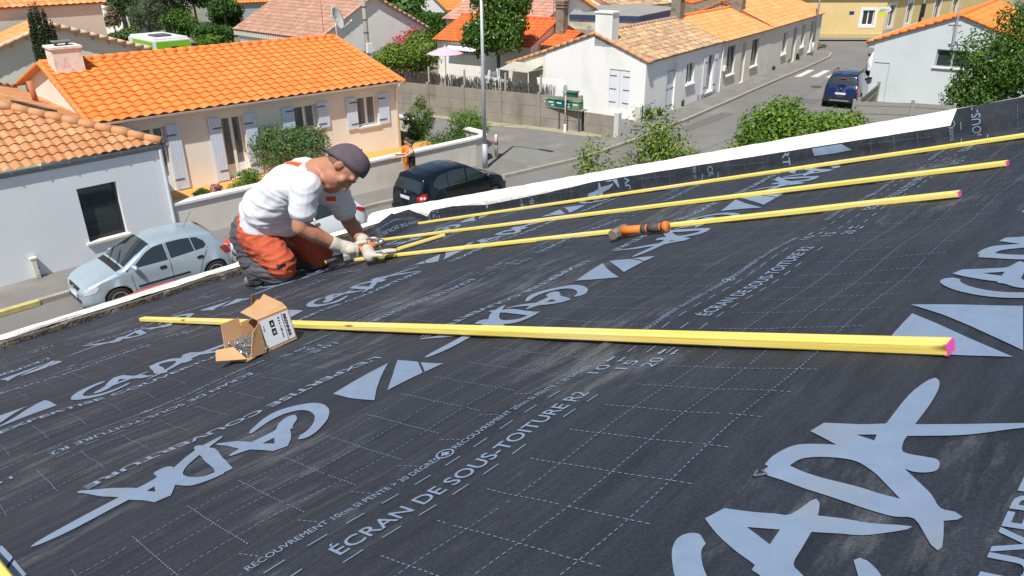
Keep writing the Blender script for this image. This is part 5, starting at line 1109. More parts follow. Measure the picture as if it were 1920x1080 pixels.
# clipped hedge
A, B = G(772, 27, 2.9), G(905, 37, 2.9); hz = 2.9
b = MB(); rs = random.Random(15); a = (B-A).to_2d(); f = Frame((A.x, A.y), math.atan2(a.y, a.x)); Lh = a.length
t = empty('hedge', (A.x, A.y, 0), 0, 'tall clipped dark green hedge behind the garden', 'hedge')
for _ in range(9000):
    k = rs.random(); u = rs.uniform(0, Lh)
    p, nr = (f(u, rs.uniform(-.1, .12), rs.uniform(0, hz)), -f.v) if k < .7 else (f(u, rs.uniform(0, 1.4), hz+rs.uniform(-.08, .08)), Vector((0, 0, 1)))
    nr = (nr+Vector((rs.gauss(0, .5), rs.gauss(0, .5), rs.gauss(0, .5)))).normalized(); tt = nr.cross(Vector((rs.gauss(0, 1), rs.gauss(0, 1), rs.gauss(0, 1)))).normalized(); ss = nr.cross(tt); s_ = rs.uniform(.08, .17)
    k = len(b.v); b.v += [tuple(p-tt*s_), tuple(p+ss*s_*.6), tuple(p+tt*s_), tuple(p-ss*s_*.6)]; b.f.append((k, k+1, k+2, k+3))
o = b.build('foliage', LF['mid'], None, fix=False); o.parent = t; o.matrix_parent_inverse = inv(t)
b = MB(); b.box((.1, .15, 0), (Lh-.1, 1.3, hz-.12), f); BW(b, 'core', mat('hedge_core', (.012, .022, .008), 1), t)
# cypress spires behind the chimney
ref = Vector((9.3, 36.6, 0))
for i, (x0, x1, y0) in enumerate([(64, 74, 42), (70, 80, 30), (79, 92, 21), (92, 103, 32), (103, 113, 54)]):
    a, b_, tp = at_(x0, 90, ref), at_(x1, 90, ref), at_((x0+x1)/2, y0, ref); c = (a+b_)/2; w = (b_-a).length*1.35; h = tp.z
    bl = [(c.x, c.y, h*q, w*(1.05-q)**.5*1.0, w*(1.05-q)**.5, h*.13) for q in (.15, .3, .45, .6, .74, .86, .95)]
    plant('tree', ['short cypress spire at the left of the clump', 'second cypress spire from the left in the clump', 'tallest dark cypress spire behind the chimney', 'fourth slim cypress spire from the left', 'lowest cypress spire at the right of the clump'][i], 'tree', (c.x, c.y, 0), bl, 4200, .12, 'cyp', 30+i, .06, limbs=0, group='cypress spires behind the chimney', up=1.2, aspect=.4)
# trees at the top left
def tr(label, x0, x1, y0, y1, depth, key, n, size, seed, trunk=.1, **k):
    g = FW[:2]/np.linalg.norm(FW[:2]); rr = Vector((g[0]*depth, g[1]*depth, 0))
    return shrub(label, rr, (x0, x1, y0, y1), key, n, size, seed, name='tree', cat='tree', trunk=trunk, zb=0, **k)
tr('round bright green tree behind the green and white caravan', 298, 382, 16, 78, 55, 'vig', 4200, .2, 41)
tr('dark spreading bush tree right of the round bright one', 350, 450, 38, 92, 53, 'mid', 4200, .2, 42, lumps=12)
tr('dark green tree behind the brown-roofed house corner', 395, 462, -5, 62, 62, 'dark', 3600, .22, 43)
tr('airy grey-green conifer beside the white wall', 242, 306, -30, 72, 58, 'grey', 4200, .24, 44, aspect=.22, shell=(.3, 1.2))
tr('mixed dark tree crowns along the top edge', 300, 420, -50, 30, 72, 'dark', 4200, .26, 45, lumps=14, shell=(.35, 1.15))
tr('tall dark tree with bare trunk at the top edge', 190, 252, -60, 30, 66, 'grey', 2600, .24, 46, trunk=.2)
tr('low hedge-like bushes left of the caravan', 203, 268, 52, 82, 52, 'mid', 2600, .17, 47, trunk=.05, extra=[('dry_flowers', 'dry', 300, .14, (.9, 1.1))])
tr('brownish shrub by the tall beige house', 194, 228, 8, 60, 56, 'dry', 1500, .2, 48, trunk=.05, shell=(.3, 1.15))
tr('tree crown at the top edge above the brown roof', 505, 610, -35, 10, 66, 'mid', 2600, .26, 49)
tr('pale feathery shrub left of the brown roof ridge', 484, 512, 8, 34, 56, 'grey', 900, .22, 50, trunk=.04, aspect=.15)
tr('dark tree right of the fig at the top edge', 720, 800, -40, 18, 62, 'mid', 2200, .28, 51)
tr('distant tree crown above the shop-like house', 1000, 1120, -70, -18, 80, 'dark', 2000, .3, 52)
tr('distant tree crown beyond the old tiled row', 1200, 1330, -75, -20, 85, 'mid', 2000, .3, 53)
tr('dense green tree at the top edge right of the conifer', 385, 450, -30, 45, 60, 'mid', 3000, .22, 71)
tr('pale green bush at the foot of the round bright tree', 372, 420, 60, 92, 51, 'bright', 1800, .16, 72, trunk=.05)
tr('dark hedge tree left of the conifer at the top edge', 215, 262, -20, 40, 60, 'dark', 2400, .22, 73)
tr('grey-green tree filling the gap behind the conifer', 270, 330, -45, 30, 64, 'grey', 3000, .24, 74, shell=(.4, 1.15))
tr('distant tree mass left of the brown roof at the top edge', 330, 480, -70, -8, 84, 'mid', 3000, .3, 75, lumps=12)
# palm
g = FW[:2]/np.linalg.norm(FW[:2]); pc = at_(655, -2, Vector((g[0]*58, g[1]*58, 0))); t = empty('palm_tree', (pc.x, pc.y, 0), 0, 'squat palm tree behind the brown roof ridge', 'palm')
b = MB(); b.tube([(0, 0, 0), (0, 0, pc.z)], [.25, .2], 10); b.build('trunk', M_BARK, t); b = MB(); rs = random.Random(5)
for i in range(46):
    a = rs.uniform(0, 2*PI); e = rs.uniform(-.3, 1.2); L_ = rs.uniform(1.3, 1.9); P0 = Vector((0, 0, pc.z)); d = Vector((math.cos(a)*math.cos(e), math.sin(a)*math.cos(e), math.sin(e))); sd_ = d.cross(Vector((0, 0, 1))).normalized()
    for q in range(14):
        u = q/13; p = P0+d*L_*u-Vector((0, 0, .9*u*u)); 
        for sg in (-1, 1): e2 = p+sd_*sg*.34*(1-.6*u)+d*.16-Vector((0, 0, .1)); b.add([p-d*.03, p+d*.03, e2], [(0, 1, 2)])
b.build('fronds', LF['grey'], t, fix=False)
# near the parapet and on the right
g2 = lambda d: Vector((g[0]*d, g[1]*d, 0))
shrub('big glossy-leaved bush rising over the white gabled house at the right edge', Vector((34.5, 7.2, 0)), (1826, 2080, -30, 230), 'vig', 12000, .15, 60, name='tree', cat='tree', trunk=.12, zb=0, lumps=16, lump=.42)
shrub('lower leafy bush at the foot of the white gabled house', Vector((34.0, 8.0, 0)), (1776, 1910, 96, 240), 'vig', 5200, .13, 61, trunk=.06, zb=0, lumps=10)
shrub('bright green bush just beyond the white parapet beside the road', Vector((21.0, 9.6, 0)), (1378, 1632, 184, 320), 'bright', 9500, .12, 62, trunk=.06, zb=0, lumps=14, lump=.42, extra=[('yellow_foliage', 'yel', 3600, .11, (.8, 1.1))])
shrub('lower leafy bush between the bright green bush and the board fence', Vector((22.6, 9.3, 0)), (1496, 1640, 200, 320), 'bright', 4200, .12, 68, trunk=.05, zb=0, lumps=10, lump=.42, extra=[('yellow_foliage', 'yel', 1500, .11, (.8, 1.1))])
shrub('tall leafy top of the bush at the right edge behind the first one', Vector((35.8, 7.4, 0)), (1858, 2060, -45, 170), 'vig', 5200, .15, 69, name='tree', cat='tree', trunk=.1, zb=0, lumps=12, lump=.42)
shrub('straggly bush with bare twigs and dead flower heads beyond the parapet', Vector((15.5, 9.4, 0)), (1130, 1336, 226, 370), 'yel', 7000, .098, 63, trunk=.04, zb=0, lumps=10, shell=(.2, 1.2), limbs=16, extra=[('dry_foliage', 'dry', 700, .06, (.9, 1.25)), ('inner_foliage', 'mid', 2200, .08, (.3, 1.0))])
shrub('thin twiggy shoots with sparse leaves left of the straggly bush', Vector((14.8, 9.8, 0)), (1056, 1195, 244, 400), 'yel', 2400, .095, 64, trunk=.03, zb=0, lumps=9, lump=.35, shell=(.2, 1.35), limbs=18, extra=[('inner_foliage', 'mid', 1100, .08, (.2, 1.2))])
shrub('small shrub with reddish flowers at the corner beside the far lamp post', G(1533, 96), (1520, 1546, 80, 100), 'mid', 700, .12, 65, trunk=.03, extra=[('flowers', 'lpink', 120, .1, (.9, 1.2))], zb=.1)
# weeds along the cottage wall
for i, (x, y, s) in enumerate([(1216, 226, 1.0), (1236, 217, .6), (1277, 199, .5), (1287, 194, .35), (1305, 187, .45), (1318, 181, .6), (1333, 175, .4), (1338, 172, .6), (1494, 112, .7), (1478, 118, .4), (1183, 214, .3), (1450, 131, .4)]):
    p = G(x, y, .116); mb = MB(); rs = random.Random(80+i)
    for _ in range(int(90*s+20)):
        a = rs.uniform(0, 2*PI); r_ = rs.uniform(0, .22*s); h_ = rs.uniform(.2, .75)*s; l = Vector((math.cos(a)*r_*2, math.sin(a)*r_*1.2, h_)); w_ = Vector((-math.sin(a), math.cos(a), 0))*.03
        q = Vector((math.cos(a)*r_*.5, math.sin(a)*r_*.5, 0)); mb.add([q-w_*.6, q+l*.6-w_, q+l, q+l*.6+w_, q+w_*.6], [(0, 1, 2, 3, 4)])
    o = mb.build('weed', LF['mid' if i % 3 else 'olean'], None, fix=False); o.location = p
    tag(o, ['tall weed clump at the whitewashed corner', 'weed tuft beside the corner clump', 'weed tuft right of the cottage door', 'tiny weed between the door and window', 'weed tuft below the cottage window', 'weed below the open white shutters', 'small weed right of the open shutters', 'weed at the joint of two cottages', 'bushy weed by the corner cottage downpipe', 'small weed at the roughcast wall foot', 'thin weed at the gable foot', 'weed between corner cottage windows'][i], 'weed', 'weeds along the cottage walls')
# ------------------------------------------------------------ vehicles
M_CGLASS = mat('car_glass', (.02, .028, .03), .03, spec=.9, coat=.6)
M_TYRE = mat('tyre', (.018, .018, .019), .85, c2=(.03, .03, .03), scale=20)
M_RIM = mat('alloy', (.55, .56, .57), .3, metal=.8)
M_BLKP = mat('black_plastic', (.022, .022, .024), .55)
M_TAIL = mat('tail_lens', (.42, .012, .02), .15, spec=.6, coat=.5)
M_HEADL = mat('head_lens', (.52, .55, .58), .1, spec=.7, coat=.5)
M_PLATE = mat('number_plate', (.66, .68, .70), .4)
class Car:
    """body skin from a side outline and plan width; every panel lies on that skin"""
    def __init__(s, top, plan, belt, wb, zc=.29, R_=.335, zb=.2, tum=.33, roof_r=.10):
        s.top = top; s.plan = plan; s.belt = belt; s.ax = wb; s.zc = zc; s.R = R_; s.zb = zb; s.tum = tum; s.rr = roof_r
        s.x0, s.x1 = top[0][0], top[-1][0]
    def zt(s, x): return float(np.interp(-x, [-p[0] for p in s.top], [p[1] for p in s.top]))
    def w(s, x): return float(np.interp(-x, [-p[0] for p in s.plan], [p[1] for p in s.plan]))
    def bz(s, x): return float(np.interp(-x, [-p[0] for p in s.belt], [p[1] for p in s.belt]))
    def ys(s, x, z):
        w = s.w(x); b = min(s.bz(x), s.zt(x)-.03)
        if z <= b: return w*(1-.05*((z-.52)/.4)**2)
        return w*(1-.05*((b-.52)/.4)**2)-s.tum*(z-b)-.12*(z-b)**2
    def ring(s, x):
        zt = s.zt(x); w = s.w(x); b = min(s.bz(x), zt-.03); zr = max(b+.004, zt-s.rr)
        P = [(0, s.zb), (w*.75, s.zb), (s.ys(x, s.zb+.03)*.985, s.zb+.03), (s.ys(x, .36), .36), (s.ys(x, .5), .5), (s.ys(x, .62), .62)]
        P = [(y, min(z, b-.01)) for y, z in P]
        P += [(s.ys(x, b), b)]
        for t in (.33, .66, 1): z = b+(zr-b)*t; P.append((s.ys(x, z), z))
        y = P[-1][0]; q = min(.11, y*.3)
        P += [(y-q*.22, zr+(zt-zr)*.5), (y-q*.7, zr+(zt-zr)*.86), (y-q*1.5, zt), (y*.4, zt+.012), (0, zt+.016)]
        for xa in s.ax:
            dx = abs(x-xa)
            if dx < s.R:
                a = s.zc+math.sqrt(s.R**2-dx**2); P = [(yy, max(z, min(a, b-.02)) if k < 6 else z) for k, (yy, z) in enumerate(P)]
        return P
    def ztop(s, x, y):
        P = s.ring(x)[9:]; return float(np.interp(abs(y), [p[0] for p in P[::-1]], [p[1] for p in P[::-1]]))
    def body(s):
        xs = sorted(set([round(v, 3) for v in np.linspace(s.x0, s.x1, 64)]+[p[0] for p in s.top]+[round(xa+d, 3) for xa in s.ax for d in (-s.R, -s.R+.01, s.R-.01, s.R, -s.R*.9, s.R*.9, -s.R*.7, s.R*.7)]), reverse=True)
        b = MB(); V = []; n = None
        for x in xs:
            P = s.ring(x); full = [(-y, z) for y, z in P[::-1]]+[(y, z) for y, z in P[1:]]; n = len(full); V += [(x, y, z) for y, z in full]
        F = [(i*n+k, i*n+k+1, (i+1)*n+k+1, (i+1)*n+k) for i in range(len(xs)-1) for k in range(n-1)]
        F += [(i*n+n-1, i*n, (i+1)*n, (i+1)*n+n-1) for i in range(len(xs)-1)]+[tuple(range(n)), tuple(range((len(xs)-1)*n, len(xs)*n))]
        return b.add(V, F)
    def side(s, pts, sg, e=.006, step=.09):
        """panel given by (x, z) outline laid on one flank"""
        bm = bmesh.new(); vs = [bm.verts.new((x, z, 0)) for x, z in pts]; bm.faces.new(vs); bmesh.ops.triangulate(bm, faces=bm.faces)
        for ax in (0, 1):
            lo = min(p[ax] for p in pts); hi = max(p[ax] for p in pts); t = lo+step
            while t < hi: bmesh.ops.bisect_plane(bm, geom=bm.verts[:]+bm.edges[:]+bm.faces[:], plane_co=(t, 0, 0) if ax == 0 else (0, t, 0), plane_no=(1, 0, 0) if ax == 0 else (0, 1, 0)); t += step
        bm.verts.index_update(); b = MB(); b.add([(v.co.x, sg*(s.ys(v.co.x, v.co.y)+e), v.co.y) for v in bm.verts], [tuple(v.index for v in f.verts) for f in bm.faces]); bm.free(); return b
    def over(s, xa, xb, fa, fb, e=.006, n=8, m=10, y0=None):
        """panel across the car from x = xa to xb; half width as a share of the roof width at each end"""
        V = []
        for i in range(n+1):
            x = xa+(xb-xa)*i/n; f = fa+(fb-fa)*i/n; P = s.ring(x); ye = P[9][0]*f if y0 is None else None
            for k in range(m+1):
                y = -ye+2*ye*k/m if y0 is None else y0[0]+(y0[1]-y0[0])*k/m
                d = 1e-3; nz = Vector((-(s.ztop(x+.01, y)-s.ztop(x-.01, y))/.02, 0, 1)).normalized()
                V.append(tuple(Vector((x, y, s.ztop(x, y)))+nz*e))
        return MB().add(V, [(i*(m+1)+k, i*(m+1)+k+1, (i+1)*(m+1)+k+1, (i+1)*(m+1)+k) for i in range(n) for k in range(m)])
def wheel(root, x, y, r=.29, w=.17, out=-1, rim=.66):
    b = MB(); pr = [(r*.62, -w/2), (r*.93, -w/2), (r, -w*.36), (r, w*.36), (r*.93, w/2), (r*.62, w/2)]
    b.lathe(pr, n=28, fr=lambda a, c, z: (x+a, y+z, r+c)); t = b.build('wheel', M_TYRE, root, True)
    d = MB(); f = y+out*w*.40; d.lathe([(.001, 0), (r*rim, 0), (r*rim, out*.02), (.001, out*.02)], n=24, fr=lambda a, c, z: (x+a, f+z-out*.06, r+c)); d.build('brake_disc', M_BLKP, t)
    s = MB(); s.lathe([(r*rim, -.02), (r*rim, .025), (r*(rim-.07), .025), (r*(rim-.07), -.02)], n=26, fr=lambda a, c, z: (x+a, f+z*1.0, r+c))
    for k in range(5):
        an = k*2*PI/5+.3; c_, s_ = math.cos(an), math.sin(an)
        P = [(.03, -.05*r/.29), (r*(rim-.05), -.022), (r*(rim-.05), .022), (.03, .05*r/.29)]
        s.prism([(x+c_*a-s_*q, f+out*.018, r+s_*a+c_*q) for a, q in P], (0, -out*.03, 0))
    s.build('rim', M_RIM, t); return t
def strip_side(c, x0, x1, z0, z1, sg, e=.012): return c.side([(x0, z0), (x1, z0), (x1, z1), (x0, z1)], sg, e)
def car_common(root, c, paint, side_wins, ws, rw, r=.29, wy=.0, pillars=True):
    o = c.body().build('body', paint, root, True)
    for sg in (-1, 1):
        for P in side_wins: 
            q = c.side(P, sg, .004); w_ = q.build('side_window', M_CGLASS, root, True)
    c.over(*ws, e=.005).build('windscreen', M_CGLASS, root, True); c.over(*rw, e=.005).build('rear_window', M_CGLASS, root, True)
    for xa in c.ax:
        for sg in (-1, 1): wheel(root, xa, sg*(c.w(xa)-.095), r, .18, sg)
    u = MB(); u.box((c.x1+.25, -c.w(0)*.80, c.zb-.03), (c.x0-.25, c.w(0)*.80, c.zb+.35)); u.build('underbody', M_BLKP, root)
    return o
def mirror(root, c, x, z, m):
    for sg in (-1, 1):
        b = MB(); y = sg*(c.ys(x, z)+.10); b.lathe([(.0, -.09), (.05, -.075), (.075, -.02), (.075, .03), (.05, .08), (.0, .09)], n=12, fr=lambda a, q, h: (x+a*.75, y+h*1.1, z+q*.9)); b.build('wing_mirror', m, root, True)
def handles(root, c, xs, z, m):
    for sg in (-1, 1):
        for x in xs: c.side([(x-.085, z-.03), (x-.05, z-.045), (x+.05, z-.045), (x+.085, z-.03), (x+.085, z+.02), (x+.05, z+.035), (x-.05, z+.035), (x-.085, z+.02)], sg, .008).build('door_handle', m, root)
def seams(root, c, lines):
    for sg in (-1, 1):
        b = MB()
        for (xa, za), (xb, zb) in lines:
            d = Vector((xb-xa, zb-za)).normalized(); p = Vector((-d.y, d.x))*.006
            q = c.side([(xa-p.x, za-p.y), (xb-p.x, zb-p.y), (xb+p.x, zb+p.y), (xa+p.x, za+p.y)], sg, .003, .2); b.add(q.v, q.f)
        b.build('door_seam', M_BLKP, root)
def paint(n, c, rough=.28, metal=.35): return mat(n, c, rough, metal=metal, spec=.5, coat=.6)
def lathe_plate(root, x, z, nx, txt=None):
    b = MB(); b.box((x-.012 if nx < 0 else x, -.26, z-.055), (x if nx < 0 else x+.012, .26, z+.055)); p = b.build('number_plate', M_PLATE, root, False, .004)
    for a in (-.26, .235): q = MB(); q.box((x+nx*.013-.001, a, z-.05), (x+nx*.013+.001, a+.025, z+.05)); q.build('blue_band', mat('plate_blue', (.02, .07, .4), .4), p)
    return p
# silver blue hatchback, facing left
top = [(1.885, .40), (1.88, .56), (1.84, .665), (1.74, .745), (1.45, .845), (1.1, .93), (.90, .985), (.55, 1.185), (.22, 1.345), (.0, 1.40), (-.35, 1.425), (-.85, 1.405), (-1.2, 1.355), (-1.38, 1.31), (-1.52, 1.14), (-1.66, .95), (-1.76, .86), (-1.84, .74), (-1.875, .6), (-1.885, .42)]
plan = [(1.885, .50), (1.84, .62), (1.74, .70), (1.55, .765), (1.2, .80), (.6, .82), (-.9, .822), (-1.4, .80), (-1.65, .755), (-1.8, .69), (-1.885, .58)]
belt = [(1.885, .6), (1.5, .78), (1., .86), (0, .90), (-1.2, .945), (-1.885, .93)]
c = Car(top, plan, belt, (1.13, -1.30)); P_S = paint('silver_blue_paint', (.44, .55, .62), .28, .45)
w1_, w2_ = G(220, 560, .29), G(401, 507, .29); cx = w1_.lerp(w2_, .5); an = math.atan2(w1_.y-w2_.y, w1_.x-w2_.x)
root = empty('parked_car', (cx.x, cx.y+.70, .004), an, 'silver-blue small hatchback parked facing left beside the grey house', 'car')
wins = [[(.74, .945), (.60, 1.03), (.30, 1.24), (.10, 1.315), (-.14, 1.335), (-.16, .945)], [(-.23, .955), (-.22, 1.338), (-.60, 1.335), (-.80, 1.315), (-.84, .985)], [(-.865, .985), (-.825, 1.312), (-.98, 1.285), (-1.13, 1.17), (-1.17, 1.06), (-1.10, 1.0)]]
car_common(root, c, P_S, wins, (.86, .14, 1.02, .93), (-1.41, -1.66, .9, .95))
for sg in (-1, 1):
    c.side([(1.50, .70), (1.60, .755), (1.80, .69), (1.865, .60), (1.84, .545), (1.62, .58)], sg, .008, .05).build('headlight', M_HEADL, root, True)
    c.side([(-1.62, .92), (-1.50, .90), (-1.62, .70), (-1.80, .66), (-1.845, .72), (-1.78, .85)], sg, .008, .05).build('tail_light', M_TAIL, root, True)
    strip_side(c, .66, -.62, .46, .51, sg, .014).build('rubbing_strip', M_BLKP, root)
c.over(1.872, 1.835, .55, .62, e=.012).build('grille', M_BLKP, root)
b = MB(); b.box((1.885, -.42, .30), (1.90, .42, .37)); b.build('lower_grille', M_BLKP, root)
lathe_plate(root, 1.897, .445, 1)
b = MB(); b.lathe([(.0, 0), (.05, 0), (.05, .02), (.0, .02)], n=4, fr=lambda a, q, h: (1.88+h, a*.7, .63+q)); b.build('badge', M_RIM, root)
c.over(1.06, .90, .96, 1.0, e=.007).build('scuttle', M_BLKP, root); c.over(-1.37, -1.47, .86, .84, e=.03).build('spoiler', M_BLKP, root)
mirror(root, c, .66, .98, P_S); handles(root, c, (-.0, -.95), .80, M_BLKP); seams(root, c, [((.78, .93), (.72, .35)), ((-.19, 1.33), (-.20, .32)), ((-1.2, 1.0), (-.98, .66)), ((-.98, .66), (-.86, .34)), ((.72, .33), (-.86, .33))])
b = MB(); b.tube([(-.95, .0, 1.40), (-1.22, .0, 1.78)], .006, 5); b.build('aerial', M_BLKP, root)
b = MB(); b.tube([(.97, .45, 1.0), (.62, -.15, 1.17)], .008, 5); b.build('wiper', M_BLKP, root); b = MB(); b.tube([(.97, -.1, 1.0), (.62, -.62, 1.15)], .008, 5); b.build('wiper', M_BLKP, root)
root.scale = ((w1_-w2_).length/2.43,)*3
# dark tall hatchback, facing right
top = [(2.1, .40), (2.09, .6), (2.04, .74), (1.9, .84), (1.55, .96), (1.15, 1.05), (1.0, 1.09), (.55, 1.36), (.25, 1.50), (-.1, 1.57), (-.6, 1.585), (-1.2, 1.555), (-1.6, 1.49), (-1.75, 1.44), (-1.87, 1.24), (-1.97, 1.04), (-2.02, .96), (-2.06, .8), (-2.09, .6), (-2.1, .40)]
plan = [(2.1, .55), (2.03, .68), (1.9, .77), (1.6, .84), (1., .875), (-1., .88), (-1.6, .86), (-1.9, .81), (-2.03, .74), (-2.1, .66)]
belt = [(2.1, .65), (1.6, .9), (1., .97), (-1.2, 1.03), (-2.1, 1.02)]
c = Car(top, plan, belt, (1.29, -1.29), .31, .36, .22, .30, .11); P_B = paint('midnight_paint', (.006, .009, .016), .18, .3)
root = empty('parked_car', (15.08, 16.98, .004), R(-1), 'black-blue tall hatchback parked facing right beside the garden wall', 'car')
wins = [[(.98, 1.05), (.60, 1.29), (.32, 1.42), (.08, 1.475), (.04, 1.03)], [(-.03, 1.035), (.01, 1.482), (-.55, 1.495), (-.78, 1.485), (-.80, 1.06)], [(-.84, 1.06), (-.82, 1.482), (-1.15, 1.44), (-1.42, 1.27), (-1.45, 1.13), (-1.3, 1.08)]]
car_common(root, c, P_B, wins, (1.0, .2, 1.0, .93), (-1.775, -1.985, .86, .94), .315)
for sg in (-1, 1):
    tl = c.side([(-1.76, 1.0), (-1.90, 1.0), (-2.07, .92), (-2.08, .76), (-1.95, .74), (-1.78, .84)], sg, .008, .05).build('tail_light', M_TAIL, root, True)
    for xx in (-1.88, -1.985):
        q = c.side([(xx+.045*math.cos(a*PI/5), .87+.05*math.sin(a*PI/5)) for a in range(10)], sg, .014, .2); q.build('reversing_lens', mat('clear_lens', (.75, .6, .6), .15), tl)
    c.side([(1.66, .93), (1.86, .86), (2.06, .72), (2.04, .62), (1.78, .70)], sg, .008, .05).build('headlight', M_HEADL, root, True)
    c.side([(-1.3, 1.055), (.98, 1.03), (.98, 1.042), (-1.3, 1.07)], sg, .009).build('window_trim', mat('chrome', (.5, .5, .5), .2, metal=1), root)
p = lathe_plate(root, -2.075, .80, -1)
b = MB(); b.lathe([(.0, 0), (.06, 0), (.06, .02), (.0, .02)], n=20, fr=lambda a, q, h: (-2.035-h, a, .985+q)); b.build('badge', mat('chrome', ()), root)
b = MB(); b.box((-2.135, -.72, .32), (-2.09, .72, .47)); b.build('bumper_insert', M_BLKP, root, False, .02)
mirror(root, c, .9, 1.08, P_B); handles(root, c, (-.12, -1.05), .93, P_B); seams(root, c, [((.98, 1.02), (.92, .38)), ((.0, 1.0), (-.02, .36)), ((-1.28, 1.04), (-1.05, .7)), ((-1.05, .7), (-.94, .36))])
c.over(-1.70, -1.80, .9, .88, e=.03).build('spoiler', P_B, root)
root.scale = (.88, .88, .9)
# white hatchback half hidden by the kneeling worker, facing left
top = [(2.0, .40), (1.98, .6), (1.92, .74), (1.7, .86), (1.2, .98), (1.0, 1.03), (.5, 1.29), (.2, 1.42), (-.1, 1.475), (-.6, 1.48), (-1.1, 1.43), (-1.45, 1.34), (-1.68, 1.12), (-1.82, .98), (-1.92, .84), (-1.98, .62), (-2.0, .40)]
plan = [(2., .52), (1.93, .66), (1.75, .76), (1.4, .83), (.8, .86), (-.9, .868), (-1.4, .85), (-1.75, .79), (-1.9, .72), (-2., .6)]
belt = [(2., .62), (1.5, .86), (1., .93), (-1.2, 1.02), (-2., 1.0)]
c = Car(top, plan, belt, (1.25, -1.3), .31, .355, .2, .33, .11); P_W = paint('white_paint', (.74, .77, .80), .3, 0)
root = empty('parked_car', (9.95, 17.42, .004), R(180), 'white rounded hatchback half hidden behind the kneeling worker', 'car')
wins = [[(.95, 1.0), (.55, 1.24), (.25, 1.355), (.03, 1.385), (0, .985)], [(-.07, .99), (-.03, 1.39), (-.55, 1.385), (-.78, 1.365), (-.8, 1.02)], [(-.84, 1.025), (-.82, 1.36), (-1.06, 1.30), (-1.38, 1.13), (-1.2, 1.06)]]
car_common(root, c, P_W, wins, (.98, .16, 1., .93), (-1.48, -1.74, .88, .9), .315)
for sg in (-1, 1): c.side([(-1.45, 1.02), (-1.62, 1.03), (-1.84, .93), (-1.93, .82), (-1.7, .86)], sg, .008, .05).build('tail_light', M_TAIL, root, True); c.side([(1.4, .86), (1.6, .84), (1.92, .7), (1.9, .62), (1.6, .7)], sg, .008, .05).build('headlight', M_HEADL, root, True)
mirror(root, c, .8, 1.04, P_W); handles(root, c, (-.1, -1.05), .87, mat('chrome', ())); seams(root, c, [((.9, .98), (.85, .36)), ((-.03, 1.0), (-.05, .36)), ((-1.25, 1.04), (-1.0, .68)), ((-1.0, .68), (-.92, .36))]); lathe_plate(root, -1.99, .66, -1)
root.scale = (.9, .9, .92)
# red car of which only the roof shows
q = G(283, 541, 1.42); c = Car(top, plan, belt, (1.25, -1.3), .31, .355, .2, .33, .11); P_R = paint('red_paint', (.48, .01, .02), .25, .1)
root = empty('parked_car', (q.x+.45, q.y-.6, .004), R(1), 'red car whose roof just shows above the street parapet', 'car')
car_common(root, c, P_R, wins, (.98, .16, 1., .93), (-1.48, -1.74, .88, .9), .315); mirror(root, c, .8, 1.04, P_R)
# dark blue high hatchback seen from behind
top = [(2.03, .45), (2.02, .66), (1.96, .8), (1.75, .9), (1.25, 1.03), (1.0, 1.08), (.5, 1.38), (.2, 1.52), (-.1, 1.575), (-.7, 1.58), (-1.3, 1.54), (-1.62, 1.48), (-1.76, 1.26), (-1.86, 1.06), (-1.93, .98), (-1.98, .8), (-2.03, .62), (-2.04, .42)]
plan = [(2.03, .55), (1.95, .7), (1.75, .78), (1.4, .84), (.8, .865), (-1., .87), (-1.5, .85), (-1.8, .81), (-1.95, .76), (-2.04, .7)]
belt = [(2.03, .7), (1.5, .92), (1., .99), (-1.2, 1.05), (-2.04, 1.04)]
c = Car(top, plan, belt, (1.27, -1.3), .33, .37, .28, .30, .11); P_N = paint('navy_paint', (.006, .018, .075), .2, .4)
A, B = G(1549, 197), G(1601, 203); mid = A.lerp(B, .5)
ca = R(12); root = empty('parked_car', (mid.x+1.3*math.cos(ca)+.2, mid.y+1.3*math.sin(ca)+.05, .004), ca, 'dark blue high-riding hatchback seen from behind at the kerb by the white gable', 'car')
wins = [[(.95, 1.05), (.55, 1.30), (.25, 1.43), (.03, 1.475), (0, 1.03)], [(-.07, 1.035), (-.03, 1.48), (-.55, 1.485), (-.78, 1.475), (-.8, 1.06)], [(-.84, 1.065), (-.82, 1.47), (-1.1, 1.43), (-1.4, 1.22), (-1.25, 1.1)]]
car_common(root, c, P_N, wins, (.98, .18, 1., .93), (-1.64, -1.84, .86, .9), .33)
for sg in (-1, 1):
    c.side([(-1.62, 1.02), (-1.78, 1.04), (-1.94, .95), (-2.0, .80), (-1.85, .80), (-1.68, .9)], sg, .01, .05).build('tail_light', M_TAIL, root, True)
    b = MB(); b.tube([(.2, sg*.58, 1.55), (.1, sg*.6, 1.625), (-1.2, sg*.6, 1.61), (-1.35, sg*.58, 1.55)], .022, 8); b.build('roof_rail', M_BLKP, root, True)
lathe_plate(root, -2.01, .70, -1)
b = MB(); b.box((-2.09, -.74, .30), (-2.02, .74, .55)); b.build('lower_bumper', M_BLKP, root, False, .03); b = MB(); b.box((-2.105, -.45, .36), (-2.092, .45, .42)); b.build('skid_plate', M_RIM, root, False, .005)
b = MB(); b.lathe([(.0, 0), (.05, 0), (.05, .02), (.0, .02)], n=12, fr=lambda a, q, h: (-1.965-h, a, .94+q)); b.build('badge', mat('chrome', ()), root)
b = MB(); b.box((-1.80, -.13, 1.40), (-1.76, .13, 1.43)); b.build('brake_light', M_TAIL, root); mirror(root, c, .85, 1.1, P_N)
